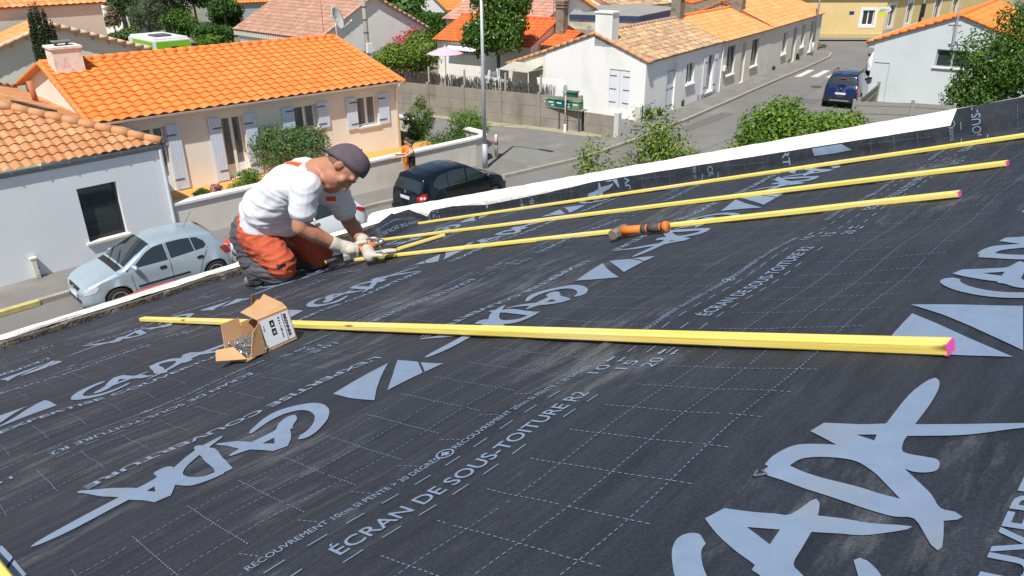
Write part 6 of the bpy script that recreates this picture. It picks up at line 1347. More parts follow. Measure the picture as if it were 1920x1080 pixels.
# white car whose corner shows past the white house
root = empty('parked_car', (50.6, 16.45, .004), R(192), 'white car just peeping out behind the corner of the white gabled house', 'car')
c = Car(top, plan, belt, (1.27, -1.3), .33, .37, .28, .30, .11); car_common(root, c, P_W, wins, (.98, .18, 1., .93), (-1.64, -1.84, .86, .9), .33); mirror(root, c, .85, 1.1, M_BLKP)
for sg in (-1, 1): c.side([(1.5, .9), (1.7, .87), (1.94, .75), (1.92, .66), (1.65, .74)], sg, .01, .05).build('headlight', M_HEADL, root, True)
# motorhome behind the orange roof
P = G(287, 74, 2.6); Q = G(345, 69, 2.6); S_ = G(247, 72, 2.6); a = math.atan2(Q.y-P.y, Q.x-P.x); f = Frame((P.x, P.y), a); Wd = max(2.2, (Q-P).length)
root = empty('caravan', f(0, 0), a, 'white caravan with lime green bands behind the orange roof ridge', 'caravan')
M_CARV = mat('caravan_white', (.72, .74, .75), .4); M_LIME = mat('lime_green', (.22, .52, .03), .4)
Lc = 4.2; b = MB(); b.box((0, 0, .45), (Wd, Lc, 2.6), f); BW(b, 'body', M_CARV, root, False, .12)
b = MB(); b.box((.1, -.012, 1.95), (Wd-.1, -.004, 2.42), f); BW(b, 'green_band', M_LIME, root); b = MB(); b.box((-.012, .25, 1.9), (-.004, Lc-.8, 2.42), f); BW(b, 'green_band', M_LIME, root)
b = MB(); b.box((.4, -.02, 1.1), (Wd-.4, -.013, 1.75), f); BW(b, 'window', M_CGLASS, root); b = MB(); b.box((.95, -.03, 1.98), (1.35, -.013, 2.12), f); BW(b, 'marker_lamp', M_BLKP, root)
b = MB(); b.box((-.02, .6, 2.12), (-.013, 2.6, 2.2), f); BW(b, 'white_stripe', M_CARV, root)
b = MB(); b.box((.5, 1.0, 2.605), (1.5, 2.2, 2.7), f); BW(b, 'roof_light', mat('smoked_dome', (.12, .12, .12), .3), root, False, .03)
for yy in (.9, 4.1):
    for xx in (.12, Wd-.12):
        b = MB(); b.lathe([(.2, -.1), (.33, -.08), (.33, .08), (.2, .1)], n=16, fr=lambda q, w_, z: f(xx+z, yy+q, .33+w_)); BW(b, 'wheel', M_TYRE, root)
# ------------------------------------------------------------ people
def capsule(mb, a, b, ra, rb, n=14, m=5, sq=(1, 1), ax=None):
    a, b = Vector(a), Vector(b); d = b-a
    if d.length < 1e-4: d = Vector((0, 0, 1e-3))
    t = d.normalized(); u = (ax-t*ax.dot(t)).normalized() if ax is not None else t.orthogonal().normalized(); w = t.cross(u); V = []
    rows = [(-math.cos(i/m*PI/2)*ra, math.sin(i/m*PI/2)*ra, 0) for i in range(m+1)]+[(d.length+math.sin(i/m*PI/2)*rb, math.cos(i/m*PI/2)*rb, 1) for i in range(m+1)]
    for h, r, _ in rows:
        for k in range(n): an = 2*PI*k/n; V.append(a+t*h+u*(math.cos(an)*r*sq[0])+w*(math.sin(an)*r*sq[1]))
    R_ = len(rows)
    mb.add(V, [(i*n+k, i*n+(k+1) % n, (i+1)*n+(k+1) % n, (i+1)*n+k) for i in range(R_-1) for k in range(n)]+[tuple(range(n-1, -1, -1)), tuple(range((R_-1)*n, R_*n))])
def ball(mb, c, r, ax=None, n=16, m=10):
    """ellipsoid; ax = three axes"""
    c = Vector(c); X, Y, Z = ax if ax else (Vector((1, 0, 0)), Vector((0, 1, 0)), Vector((0, 0, 1))); V = []
    for i in range(m+1):
        p = PI*i/m
        for k in range(n): a = 2*PI*k/n; V.append(c+X*(math.sin(p)*math.cos(a)*r[0])+Y*(math.sin(p)*math.sin(a)*r[1])+Z*(-math.cos(p)*r[2]))
    mb.add(V, [(i*n+k, i*n+(k+1) % n, (i+1)*n+(k+1) % n, (i+1)*n+k) for i in range(m) for k in range(n)])
def melt(mb, name, m, root, vox=.008, it=6, fac=.5, disp=None):
    """weld overlapping lumps into one smooth continuous skin"""
    me = bpy.data.meshes.new('tmp'); me.from_pydata(mb.v, [], mb.f); o = bpy.data.objects.new('tmp', me); col.objects.link(o)
    md = o.modifiers.new('r', 'REMESH'); md.mode = 'VOXEL'; md.voxel_size = vox
    sm = o.modifiers.new('s', 'SMOOTH'); sm.factor = fac; sm.iterations = it
    dg = bpy.context.evaluated_depsgraph_get(); dg.update(); ne = bpy.data.meshes.new_from_object(o.evaluated_get(dg)); ne.name = name
    bpy.data.objects.remove(o); bpy.data.meshes.remove(me)
    if disp:
        b = bmesh.new(); b.from_mesh(ne); b.normal_update()
        for v in b.verts: v.co += v.normal*disp(v.co)
        b.to_mesh(ne); b.free()
    ne.polygons.foreach_set('use_smooth', [True]*len(ne.polygons)); ne.materials.clear()
    p = link(name, ne, m, root)
    if root is not None: p.matrix_parent_inverse = inv(root)
    return p
M_SKIN = mat('tanned_skin', (.40, .185, .115), .5, c2=(.46, .225, .145), scale=14, amt=.8, bump=.15, bscale=160, c3=(.36, .13, .085), scale3=9)
M_SHIRT = mat('white_tshirt', (.64, .655, .71), .9, c2=(.60, .615, .68), scale=9, bump=.25, bscale=14)
M_ORT = mat('orange_work_cloth', (.47, .095, .045), .85, c2=(.40, .078, .035), scale=12, bump=.5, bscale=30)
M_GRT = mat('grey_work_cloth', (.075, .072, .085), .85, c2=(.10, .095, .105), scale=12, bump=.5, bscale=30)
M_CAP = mat('plum_grey_cap', (.085, .065, .085), .85, c2=(.11, .085, .105), scale=20, bump=.3, bscale=120)
M_GLOVE = mat('off_white_glove', (.60, .55, .47), .9, c2=(.44, .40, .34), scale=26, amt=1, bump=.5, bscale=150)
M_HAIR = mat('dark_hair', (.035, .028, .024), .7, c2=(.07, .06, .05), scale=60)
M_DARK = mat('near_black', (.015, .014, .015), .5)
# the worker, kneeling; joints are placed on upright planes through his knee
wa = R(-65); wd = Vector((math.cos(wa), math.sin(wa), 0)); ws = Vector((wd.y, -wd.x, 0)); Z = Vector((0, 0, 1))
KN = RP(*uvpix(523, 530)); KN = Vector(KN)
def J(x, y, l): return PL(x, y, KN-ws*(.16-l), ws)
j = dict(hipR=J(488, 432, .10), kneeR=J(531, 507, .16), ankR=J(479, 517, .14), hipL=J(520, 428, -.10), kneeL=J(600, 486, -.15), pelv=J(497, 415, 0), waist=J(507, 385, 0), chest=J(558, 345, 0), neckb=J(600, 322, 0),
         shR=J(571, 352, .19), elR=J(563, 426, .25), wrR=J(633, 460, .11), hdR=J(655, 470, .08), shL=J(632, 362, -.18), elL=J(655, 416, -.24), wrL=J(684, 456, -.10), hdL=J(704, 473, -.05))
ground = lambda p, n: Vector(p)-RN*((Vector(p)-RO).dot(RN)-n)
j['ankL'] = j['kneeL']+Vector((-.02, .30, -.02)); j['ankL'] = ground(j['ankL'], .06); j['ankR'] = ground(j['ankR'], .075); j['kneeR'] = ground(j['kneeR'], .095); j['kneeL'] = ground(j['kneeL'], .085)
worker = empty('person', KN, 0, 'kneeling worker in white t-shirt, orange and grey work trousers and backward cap, hammering a batten', 'person')
HC = J(644, 314, 0)
RTv, UPv, FWv = Vector(RT), Vector(UP), Vector(FW)
up = (RTv*.90+UPv*.40+FWv*.10).normalized(); fc_ = (RTv*.40-UPv*.88+FWv*.06); fc_ = (fc_-up*fc_.dot(up)).normalized(); sd_ = up.cross(fc_).normalized()
if sd_.dot(-FWv) < 0: sd_ = -sd_
hd = lambda u, f, s: HC+up*u+fc_*f+sd_*s
b = MB()
ball(b, hd(.015, -.005, 0), (.076, .096, .108), (sd_, fc_, up)); ball(b, hd(-.055, .022, 0), (.058, .068, .070), (sd_, fc_, up))      # skull, jaw
ball(b, hd(-.112, .062, 0), (.026, .024, .022), (sd_, fc_, up)); capsule(b, hd(.012, .088, 0), hd(-.038, .108, 0), .011, .018); ball(b, hd(-.042, .098, 0), (.021, .014, .011), (sd_, fc_, up))   # chin, nose
capsule(b, hd(.022, .083, -.040), hd(.022, .083, .040), .015, .015)     # brow
ball(b, hd(-.075, .082, 0), (.026, .011, .007), (sd_, fc_, up)); ball(b, hd(-.088, .080, 0), (.023, .011, .008), (sd_, fc_, up))   # lips
for s in (-1, 1):
    ball(b, hd(-.028, .062, s*.040), (.026, .024, .028), (sd_, fc_, up))    # cheek
    ball(b, hd(-.012, -.008, s*.080), (.010, .022, .034), (sd_, fc_, up)); ball(b, hd(-.012, -.016, s*.086), (.008, .012, .034), (sd_, fc_, up))    # ear
nb = j['neckb']
capsule(b, nb-wd*.02, hd(-.03, -.02, 0), .076, .064); capsule(b, nb, hd(-.09, .03, 0), .06, .045)
for k in 'RL':
    capsule(b, j['sh'+k], j['el'+k], .056, .047); capsule(b, j['el'+k], j['el'+k].lerp(j['wr'+k], .35), .045, .047); capsule(b, j['el'+k].lerp(j['wr'+k], .35), j['wr'+k], .046, .031)
    capsule(b, nb, j['sh'+k], .06, .055)
capsule(b, nb, j['chest'], .07, .12); capsule(b, j['chest'], j['pelv'], .12, .12)
for k in 'RL': capsule(b, j['pelv']-Z*.05, j['knee'+k], .07, .05); capsule(b, j['knee'+k], j['ank'+k], .05, .04)
melt(b, 'body', M_SKIN, worker, .007, 4)
for s in (-1, 1):
    e = MB(); ball(e, hd(.0, .079, s*.031), (.012, .008, .006), (sd_, fc_, up)); BW(e, 'eye', mat('eyelid', (.26, .13, .09), .6), worker, True)
    e = MB(); ball(e, hd(-.001, .0865, s*.030), (.005, .004, .005), (sd_, fc_, up)); BW(e, 'iris', M_DARK, worker, True)
    e = MB(); capsule(e, hd(.017, .0955, s*.015), hd(.019, .086, s*.048), .005, .004); BW(e, 'eyebrow', M_HAIR, worker, True)
# short hair below the cap
b = MB(); n = 18
ball(b, hd(.010, -.026, 0), (.0795, .088, .088), (sd_, fc_, up)); h = melt(b, 'hair', mat('cropped_hair', (.13, .085, .065), .9, c2=(.20, .12, .09), scale=90), worker, .008, 2)
# backward cap: crown shell, band and peak over the nape
b = MB(); V = []; m_ = 9; n = 28
for i in range(m_+1):
    t = i/m_*PI/2*1.0
    for k in range(n):
        a = 2*PI*k/n; x, y = math.cos(a), math.sin(a); r = math.cos(t)
        low = .010+.062*y      # worn tipped back: high on the forehead, low at the nape
        rr_ = math.cos(t)**.8; V.append(hd(low*r+math.sin(t)*.122, -.010-.040*math.sin(t)+y*rr_*.104, x*rr_*.087))
F = [(i*n+k, i*n+(k+1) % n, (i+1)*n+(k+1) % n, (i+1)*n+k) for i in range(m_) for k in range(n)]
b.add(V, F); cap = BW(b, 'cap', M_CAP, worker, True); md = cap.modifiers.new('s', 'SOLIDIFY'); md.thickness = .005; md.offset = 1
b = MB(); pk = []
for i in range(13):
    a = -PI*.5+(i-6)/6*1.05
    base = (.010+.062*math.sin(a), -.010+math.sin(a)*.104, math.cos(a)*.086); ext = .056*math.cos((i-6)/6*1.25)+.004
    pk.append((hd(*base), hd(base[0]-.42*ext, base[1]-ext*.80, base[2]*1.02)))
for i in range(12): b.quad(pk[i][0], pk[i+1][0], pk[i+1][1], pk[i][1])
pe = BS(b, 'peak', M_CAP, cap, True); md = pe.modifiers.new('s', 'SOLIDIFY'); md.thickness = .006
b = MB(); ball(b, hd(.129, -.050, 0), (.008, .008, .005), (sd_, fc_, up)); BS(b, 'button', M_CAP, cap, True)
# t-shirt
b = MB(); P_, C_, W_ = j['pelv'], j['chest'], j['waist']; upb = (C_-P_).normalized()
for l in (-.075, 0, .075): capsule(b, P_+ws*l+upb*.035+wd*.015, W_+ws*l+wd*.02, .128, .138); capsule(b, W_+ws*l+wd*.02, C_+ws*l*1.1, .138, .132)
ball(b, W_+wd*.085-Z*.03, (.15, .13, .15)); ball(b, P_.lerp(W_, .35)+wd*.06-Z*.0, (.15, .14, .12))
capsule(b, C_+ws*.09, j['shR']-ws*.02, .115, .082); capsule(b, C_-ws*.09, j['shL']+ws*.02, .115, .082); capsule(b, C_, nb-upb*.035, .12, .083)
for k in 'RL': capsule(b, j['sh'+k], j['sh'+k].lerp(j['el'+k], .55), .078, .074)
def folds(p):
    d = (p-P_).dot(upb); q = noise.noise(Vector((p.x*4, p.y*4, p.z*11)))*.006+noise.noise(p*19)*.0012
    g_ = (p-P_).dot(ws); w_ = noise.noise(Vector((d*9+g_*9+p.z*14, d*5-p.z*3, 4.2))); q += .009*max(0, .35-abs(w_))/.35*(.4+.6*max(0, min(1, 1-abs(d-.2)/.25)))
    return q+.006*math.sin(d*60+4*noise.noise(p*6))*max(0, 1-abs(d-.06)/.16)
sh = melt(b, 't_shirt', M_SHIRT, worker, .008, 7, .5, folds)
# orange prints: small badge on the chest, block on the shoulders
def decal(name, obj, c, nrm, upv, w_, h_, m, parent, push=.0025, n=8):
    """patch that hugs the cloth below it"""
    nrm = nrm.normalized(); x = upv.cross(nrm).normalized(); y = nrm.cross(x); bm = bmesh.new(); bm.from_mesh(obj.data)
    from mathutils.bvhtree import BVHTree
    tr = BVHTree.FromBMesh(bm); V = []
    for i in range(n+1):
        for k in range(n+1):
            p = c+x*((k/n-.5)*w_)+y*((i/n-.5)*h_); hit = tr.ray_cast(p+nrm*.3, -nrm); V.append((hit[0] if hit[0] else p)+nrm*push)
    bm.free(); d = MB(); d.add(V, [(i*(n+1)+k, i*(n+1)+k+1, (i+1)*(n+1)+k+1, (i+1)*(n+1)+k) for i in range(n) for k in range(n)]); return BS(d, name, m, parent)
M_OPR = mat('orange_print', (.62, .10, .02), .8)
vdir = (Vector(CP)-C_).normalized()
decal('chest_print', sh, J(623, 379, -.05), (wd*.5+ws*.55-Z*.2), Z, .055, .03, M_OPR, sh)
decal('back_print', sh, J(546, 303, .04), (Z*.9-wd*.25+ws*.2), wd, .05, .10, M_OPR, sh)
# trousers: orange fronts, grey seat and shins
b = MB()
for l in (-.07, .07): capsule(b, P_+ws*l-upb*.0, P_+ws*l-Z*.05-wd*.02, .125, .132)
for k, s in (('R', 1), ('L', -1)):
    hp = P_+ws*(s*.095)-Z*.05; kn = j['knee'+k]; capsule(b, hp, kn+Z*.01, .125, .085); ball(b, kn+Z*.01, (.09, .09, .09))
def tf(p):
    w_ = noise.noise(Vector((p.x*8, p.y*8, p.z*26))); return noise.noise(Vector((p.x*7, p.y*7, p.z*12)))*.006+.009*max(0, .28-abs(w_))/.28-.003
tro = melt(b, 'trousers', M_ORT, worker, .008, 6, .5, tf)
b = MB()
for k, s in (('R', 1), ('L', -1)):
    kn, an_ = j['knee'+k], j['ank'+k]; capsule(b, kn-Z*.035-RV*-.02, kn.lerp(an_, .5)+Z*.01, .078, .082); capsule(b, kn.lerp(an_, .5)+Z*.01, an_+Z*.02, .08, .062)
BSm = melt(b, 'trouser_shin', M_GRT, worker, .008, 6, .5, tf)
b = MB(); sb = P_-wd*.055-Z*.055
for l in (-.09, .09): ball(b, sb+ws*l+wd*.01, (.118, .118, .135)); capsule(b, sb+ws*l*1.15, P_+ws*l*1.4-Z*.20-wd*.035, .105, .075)
melt(b, 'trouser_seat', M_GRT, worker, .008, 6, .5, tf)
decal('knee_label', tro, j['kneeR']+Z*.035+wd*.03, (ws+wd*.25).normalized(), Z, .045, .018, M_DARK, tro, .004, 2)
# shoes, soles to the rear
for k in 'RL':
    a = j['ank'+k]; toe = ground(a+Vector((.015, .10, 0)), .035); b = MB(); capsule(b, a-Z*.0, toe, .046, .040); capsule(b, ground(a, .045)-RV*.03, toe+RV*.035, .036, .034); ball(b, a-Z*.01, (.05, .055, .05))
    s_ = melt(b, 'shoe', mat('grey_trainer', (.34, .33, .30), .7, c2=(.16, .155, .15), scale=24, amt=1), worker, .006, 3)
    b = MB(); capsule(b, ground(a, .012)-RV*.02, ground(toe, .012)+RV*.05, .012, .012, sq=(2.4, 1), ax=RU); BS(b, 'sole', M_DARK, s_, True)
# gloves
def fingers(b, roots, dirs, lens, bend, pal, r=.0105):
    for p, d, L_ in zip(roots, dirs, lens):
        q = p; dd = d.normalized()
        for i, f in enumerate((.42, .33, .25)):
            e = q+dd*L_*f; capsule(b, q, e, r*(1-.08*i), r*(.95-.08*i), 8, 3); q = e; dd = (dd+pal*bend).normalized()
hA, hB = J(613, 490, .13), J(712, 455, .00); hx_ = (hB-hA).normalized()
def onh(t, o=0., q=0.): return hA+(hB-hA)*t+Z*o+ws*q
gR = onh(.47); side_ = hx_.cross(Z).normalized(); side_ = side_ if side_.dot(ws) > 0 else -side_
b = MB(); wr = j['wrR']; capsule(b, wr.lerp(j['elR'], .12), wr, .041, .040); capsule(b, wr, gR+Z*.03-hx_*.01+side_*.012, .038, .042, ax=hx_, sq=(1.05, .8)); ball(b, gR+Z*.028+side_*.014, (.044, .044, .034))
# four fingers wrap round the handle, the thumb lies along it
for i in range(4):
    c_ = gR+hx_*(.036-.024*i); L_ = (.9, 1., .97, .82)[i]; pts = [c_+Z*.030+side_*.022, c_+Z*.008+side_*.036*L_, c_-Z*.020+side_*.026*L_, c_-Z*.030-side_*.002, c_-Z*.018-side_*.022]
    for p, q in zip(pts[:-1], pts[1:]): capsule(b, p, q, .0125, .0115, 8, 3)
for p, q in zip([gR+Z*.034-side_*.012-hx_*.0, gR+Z*.036-side_*.018+hx_*.045], [gR+Z*.036-side_*.018+hx_*.045, gR+Z*.030-side_*.012+hx_*.088]): capsule(b, p, q, .0145, .0125, 8, 3)
melt(b, 'glove', M_GLOVE, worker, .0045, 2, .4)
# left hand flat on the timber, fingers ahead, thumb out to the side
b = MB(); wl = j['wrL']; hl = j['hdL']; hl = RP(*uvpix(700, 478, .05), .05); fd_ = (RP(*uvpix(742, 471, .035), .035)-hl); fd_ -= RN*fd_.dot(RN); fd_.normalize(); fs = fd_.cross(RN).normalized(); fs = fs if fs.dot(ws) > 0 else -fs
capsule(b, wl.lerp(j['elL'], .12), wl, .041, .040); capsule(b, wl, hl-fd_*.02, .037, .036); capsule(b, hl-fs*.024, hl+fs*.024+fd_*.005, .030, .030, sq=(1, .62), ax=fd_); capsule(b, hl+fd_*.025-fs*.026, hl+fd_*.025+fs*.026, .026, .026, sq=(1, .6), ax=fd_)
fingers(b, [hl+fd_*.045+fs*o for o in (-.036, -.013, .011, .034)], [fd_-fs*.12, fd_-fs*.03, fd_+fs*.05, fd_+fs*.18], (.078, .088, .082, .064), .14, -RN, .0118)
fingers(b, [hl-fd_*.005+fs*.034], [fs+fd_*.55-RN*.1], (.068,), .10, fd_*.6-RN*.3, .0135)
melt(b, 'glove', M_GLOVE, worker, .0045, 2, .4)
b = MB(); q = hl-fd_*.0+fs*.045+RN*.0; capsule(b, q+fd_*.012, q+fd_*.03+fs*.014, .0155, .0150); BW(b, 'grip_patch', mat('glove_grey', (.12, .12, .13), .8), worker, True)
# claw hammer in the right hand
hm = empty('claw_hammer', hB, 0, 'claw hammer with orange and black handle in the worker\'s gloved hand', 'hammer')
M_HOR = mat('orange_tool', (.68, .19, .03), .5, c2=(.58, .15, .03), scale=20); M_STEEL = mat('worn_steel', (.16, .155, .15), .45, metal=.7, c2=(.34, .33, .32), scale=30, amt=1); M_RUB = mat('grip_rubber', (.05, .048, .046), .7, c2=(.09, .085, .08), scale=30)
b = MB(); b.tube([onh(0), onh(.02), onh(.2), onh(.42)], [.014, .0175, .015, .016], 12); BW(b, 'grip', M_RUB, hm, True)
b = MB(); b.tube([onh(-.035), onh(-.02), onh(-.003)], [.012, .0165, .016], 12); BW(b, 'butt', mat('tan_end', (.6, .36, .18), .6), hm, True)
b = MB(); b.tube([onh(.42), onh(.6), onh(.93)], [.0165, .017, .0185], 12); BW(b, 'shaft', M_HOR, hm, True)
fdn = (Z*-.95+hx_*.15).normalized(); b = MB(); c_ = onh(.98); b.tube([c_-fdn*.004, c_+fdn*.03, c_+fdn*.045, c_+fdn*.062], [.017, .013, .017, .0165], 12); capsule(b, onh(.93), onh(1.04), .02, .018, 12, 3)
b.tube([c_, c_-fdn*.020+hx_*.002, c_-fdn*.034-hx_*.012, c_-fdn*.043-hx_*.036, c_-fdn*.046-hx_*.066], [.018, .0155, .013, .009, .003], 10); BW(b, 'head', M_STEEL, hm, True)
# sledge hammer lying against a batten
f0, f1 = RP(*uvpix(1163, 447), .03), RP(*uvpix(1254, 436), .024); sx_ = (f1-f0).normalized(); sz_ = (RN-sx_*RN.dot(sx_)).normalized(); sy_ = sz_.cross(sx_)
sl_ = empty('club_hammer', f0, 0, 'orange and black handled club hammer lying against the third batten', 'hammer'); Ls = (f1-f0).length; sp = lambda x, y=0., z=0.: f0+sx_*x+sy_*y+sz_*z
b = MB(); b.tube([sp(.02), sp(.05), sp(.125)], [.021, .018, .0165], 14); BW(b, 'shaft', M_HOR, sl_, True)
for q0, q1, m, n_ in ((.126, .152, M_RUB, 'grip'), (.152, .160, M_HOR, 'ring'), (.160, .222, M_RUB, 'grip'), (.222, .229, M_HOR, 'ring'), (.229, .240, M_RUB, 'grip')):
    b = MB(); q0, q1 = q0*Ls/.26, q1*Ls/.26; b.tube([sp(q0), sp(q1)], [.0175, .0178], 14); BW(b, n_, m, sl_, True)
b = MB(); b.tube([sp(.240*Ls/.26), sp(.252*Ls/.26), sp(.262*Ls/.26)], [.021, .0225, .020], 16); BW(b, 'butt', M_HOR, sl_, True)
b = MB(); hw = .021; P8 = []
for t, e in ((-.052, .017), (-.046, .021), (-.018, .021), (.018, .019), (.046, .021), (.052, .017)):
    for y_, z_ in ((-1, -.5), (-.5, -1), (.5, -1), (1, -.5), (1, .5), (.5, 1), (-.5, 1), (-1, .5)): P8.append(sp(.0+y_*e, t, z_*e-.004))
b.add(P8, [(i*8+k, i*8+(k+1) % 8, (i+1)*8+(k+1) % 8, (i+1)*8+k) for i in range(5) for k in range(8)]+[tuple(range(8)), tuple(range(40, 48))]); BW(b, 'head', mat('rusty_steel', (.30, .27, .24), .7, metal=.3, c2=(.14, .10, .08), scale=40, amt=1), sl_)
# carton of nails
M_CARD = mat('cardboard', (.46, .27, .13), .85, c2=(.52, .32, .17), scale=16, c3=(.40, .23, .11), scale3=8)
q0, q1 = RP(*uvpix(501, 660), 0), RP(*uvpix(556, 635), 0); bx = (q1-q0); bw = bx.length; bx.normalize(); byv = RN.cross(bx).normalized(); box = empty('nail_carton', q0, 0, 'torn open cardboard carton of nails standing before the long near batten', 'carton')
bp_ = lambda x, y, z: q0+bx*x+byv*y+RN*z
BH, BD, t_ = .112, .095, .004
def sheet(P, m=M_CARD, name='flap', th=.0028):
    b = MB(); P = [bp_(*p) for p in P]; nrm = (P[1]-P[0]).cross(P[2]-P[0]).normalized(); b.prism(P, nrm*th); return BW(b, name, m, box)
s_ = sheet([(0, 0, 0), (bw, 0, 0), (bw, 0, BH), (0, 0, BH)], name='side'); sheet([(bw, 0, 0), (bw, BD, 0), (bw, BD, BH), (bw, 0, BH)], name='side'); sheet([(0, BD, 0), (bw, BD, 0), (bw, BD, BH), (0, BD, BH)], name='side'); sheet([(0, 0, .001), (bw, 0, .001), (bw, BD, .001), (0, BD, .001)], name='base')
sheet([(0, 0, BH+.001), (bw, 0, BH+.001), (bw+.0, BD*.2, BH+.022), (bw*.94, BD*1.0, BH+.062), (bw*.68, BD*.85, BH+.050), (bw*.55, BD*.92, BH+.062), (bw*.38, BD*.8, BH+.042), (bw*-.05, BD*.72, BH+.036)], name='lid')
sheet([(bw*.36, BD*.8, BH+.043), (bw*.55, BD*.92, BH+.061), (bw*.50, BD*.75, BH+.082), (bw*.44, BD*.74, BH+.076)], mat('card_inside', (.16, .09, .05), .9), 'torn_edge')
# opened front: tray of nails and three flaps
sheet([(-.002, .0, 0), (-.075, -.018, .004), (-.07, .03, .085), (-.004, .012, .10)][::-1], name='flap') if False else None
sheet([(-.09, -.035, .012), (-.012, -.012, .003), (.0, -.004, .105), (-.045, -.02, .085)], name='flap'); sheet([(-.155, .055, .028), (-.10, -.03, .012), (-.095, .03, .055), (-.135, .07, .06)], name='flap'); sheet([(-.085, .10, .05), (.0, .10, .05), (0, .10, .13), (-.07, .10, .13)], name='flap'); sheet([(-.10, -.03, .004), (0, 0, .004), (0, BD, .004), (-.09, BD, .004)], name='flap')
l1 = MB(); l1.add([bp_(*p)-byv*.0042 for p in ((bw*.03, 0, .01), (bw*.97, 0, .01), (bw*.97, 0, BH-.004), (bw*.03, 0, BH-.004))], [(0, 1, 2, 3)]); lab = BS(l1, 'label', mat('label_white', (.62, .66, .72), .6), s_)
def lt(txt, x0, y0, w_, h_, vert=True, m=M_DARK, bold=.02):
    V, F = text_fit(txt, w_, h_, bold); b = MB(); b.add([bp_(*(x0+y, 0, y0-x) if vert else (x0+x, 0, y0+y))-byv*.0054 for x, y in V], F); BS(b, 'lettering', m, lab)
lt('BRENNER', bw*.77, BH*.90, BH*.72, bw*.10); lt('8 3 x 1.60 mm', bw*.58, BH*.88, BH*.66, bw*.06); lt('1 kg', bw*.07, BH*.78, BH*.18, bw*.05)
for z in (BH*.66, BH*.40):
    b = MB(); b.add([bp_(*p)-byv*.0054 for p in ((bw*.30, 0, z), (bw*.44, 0, z), (bw*.44, 0, z+BH*.2), (bw*.30, 0, z+BH*.2))], [(0, 1, 2, 3)]); pc_ = BS(b, 'pictogram', M_DARK, lab)
    b = MB(); b.add([bp_(*p)-byv*.0062 for p in ((bw*.335, 0, z+BH*.05), (bw*.405, 0, z+BH*.05), (bw*.37, 0, z+BH*.15))], [(0, 1, 2)]); BS(b, 'symbol', mat('label_white', ()), lab)
b = MB(); b.add([bp_(*p)-byv*.0054 for p in ((bw*.72, 0, .012), (bw*.735, 0, .012), (bw*.735, 0, BH-.006), (bw*.72, 0, BH-.006))], [(0, 1, 2, 3)]); BS(b, 'rule', M_DARK, lab)
M_NAIL = mat('bright_nails', (.62, .64, .66), .25, metal=.9); rs = random.Random(9); nb_ = MB()
for _ in range(260):
    c_ = bp_(rs.uniform(-.085, .0), rs.uniform(-.01, .09), .01+rs.random()**1.3*.06); a, e = rs.uniform(0, 2*PI), rs.gauss(0, .45); d = (bx*math.cos(a)+byv*math.sin(a))*math.cos(e)+RN*math.sin(e); nb_.tube([c_-d*.016, c_+d*.016], [.0011, .0011], 5)
nn = BW(nb_, 'nails', M_NAIL, box); nn['kind'] = 'stuff'
# bent staples and scraps left on the underlay
for i, (x, y) in enumerate([(1424, 896)]):
    p = RP(*uvpix(x, y), .006); o = MB(); o.tube([p+RU*.010, p+RU*.004+RV*-.01, p-RU*.006+RV*.004], [.0011]*3, 5); o.tube([p-RU*.006+RV*.004, p+RU*.008+RV*.006], [.001]*2, 5); q = o.build('staple', M_NAIL); tag(q, 'bent pale staple lying by the tip of the large lettering', 'staple')
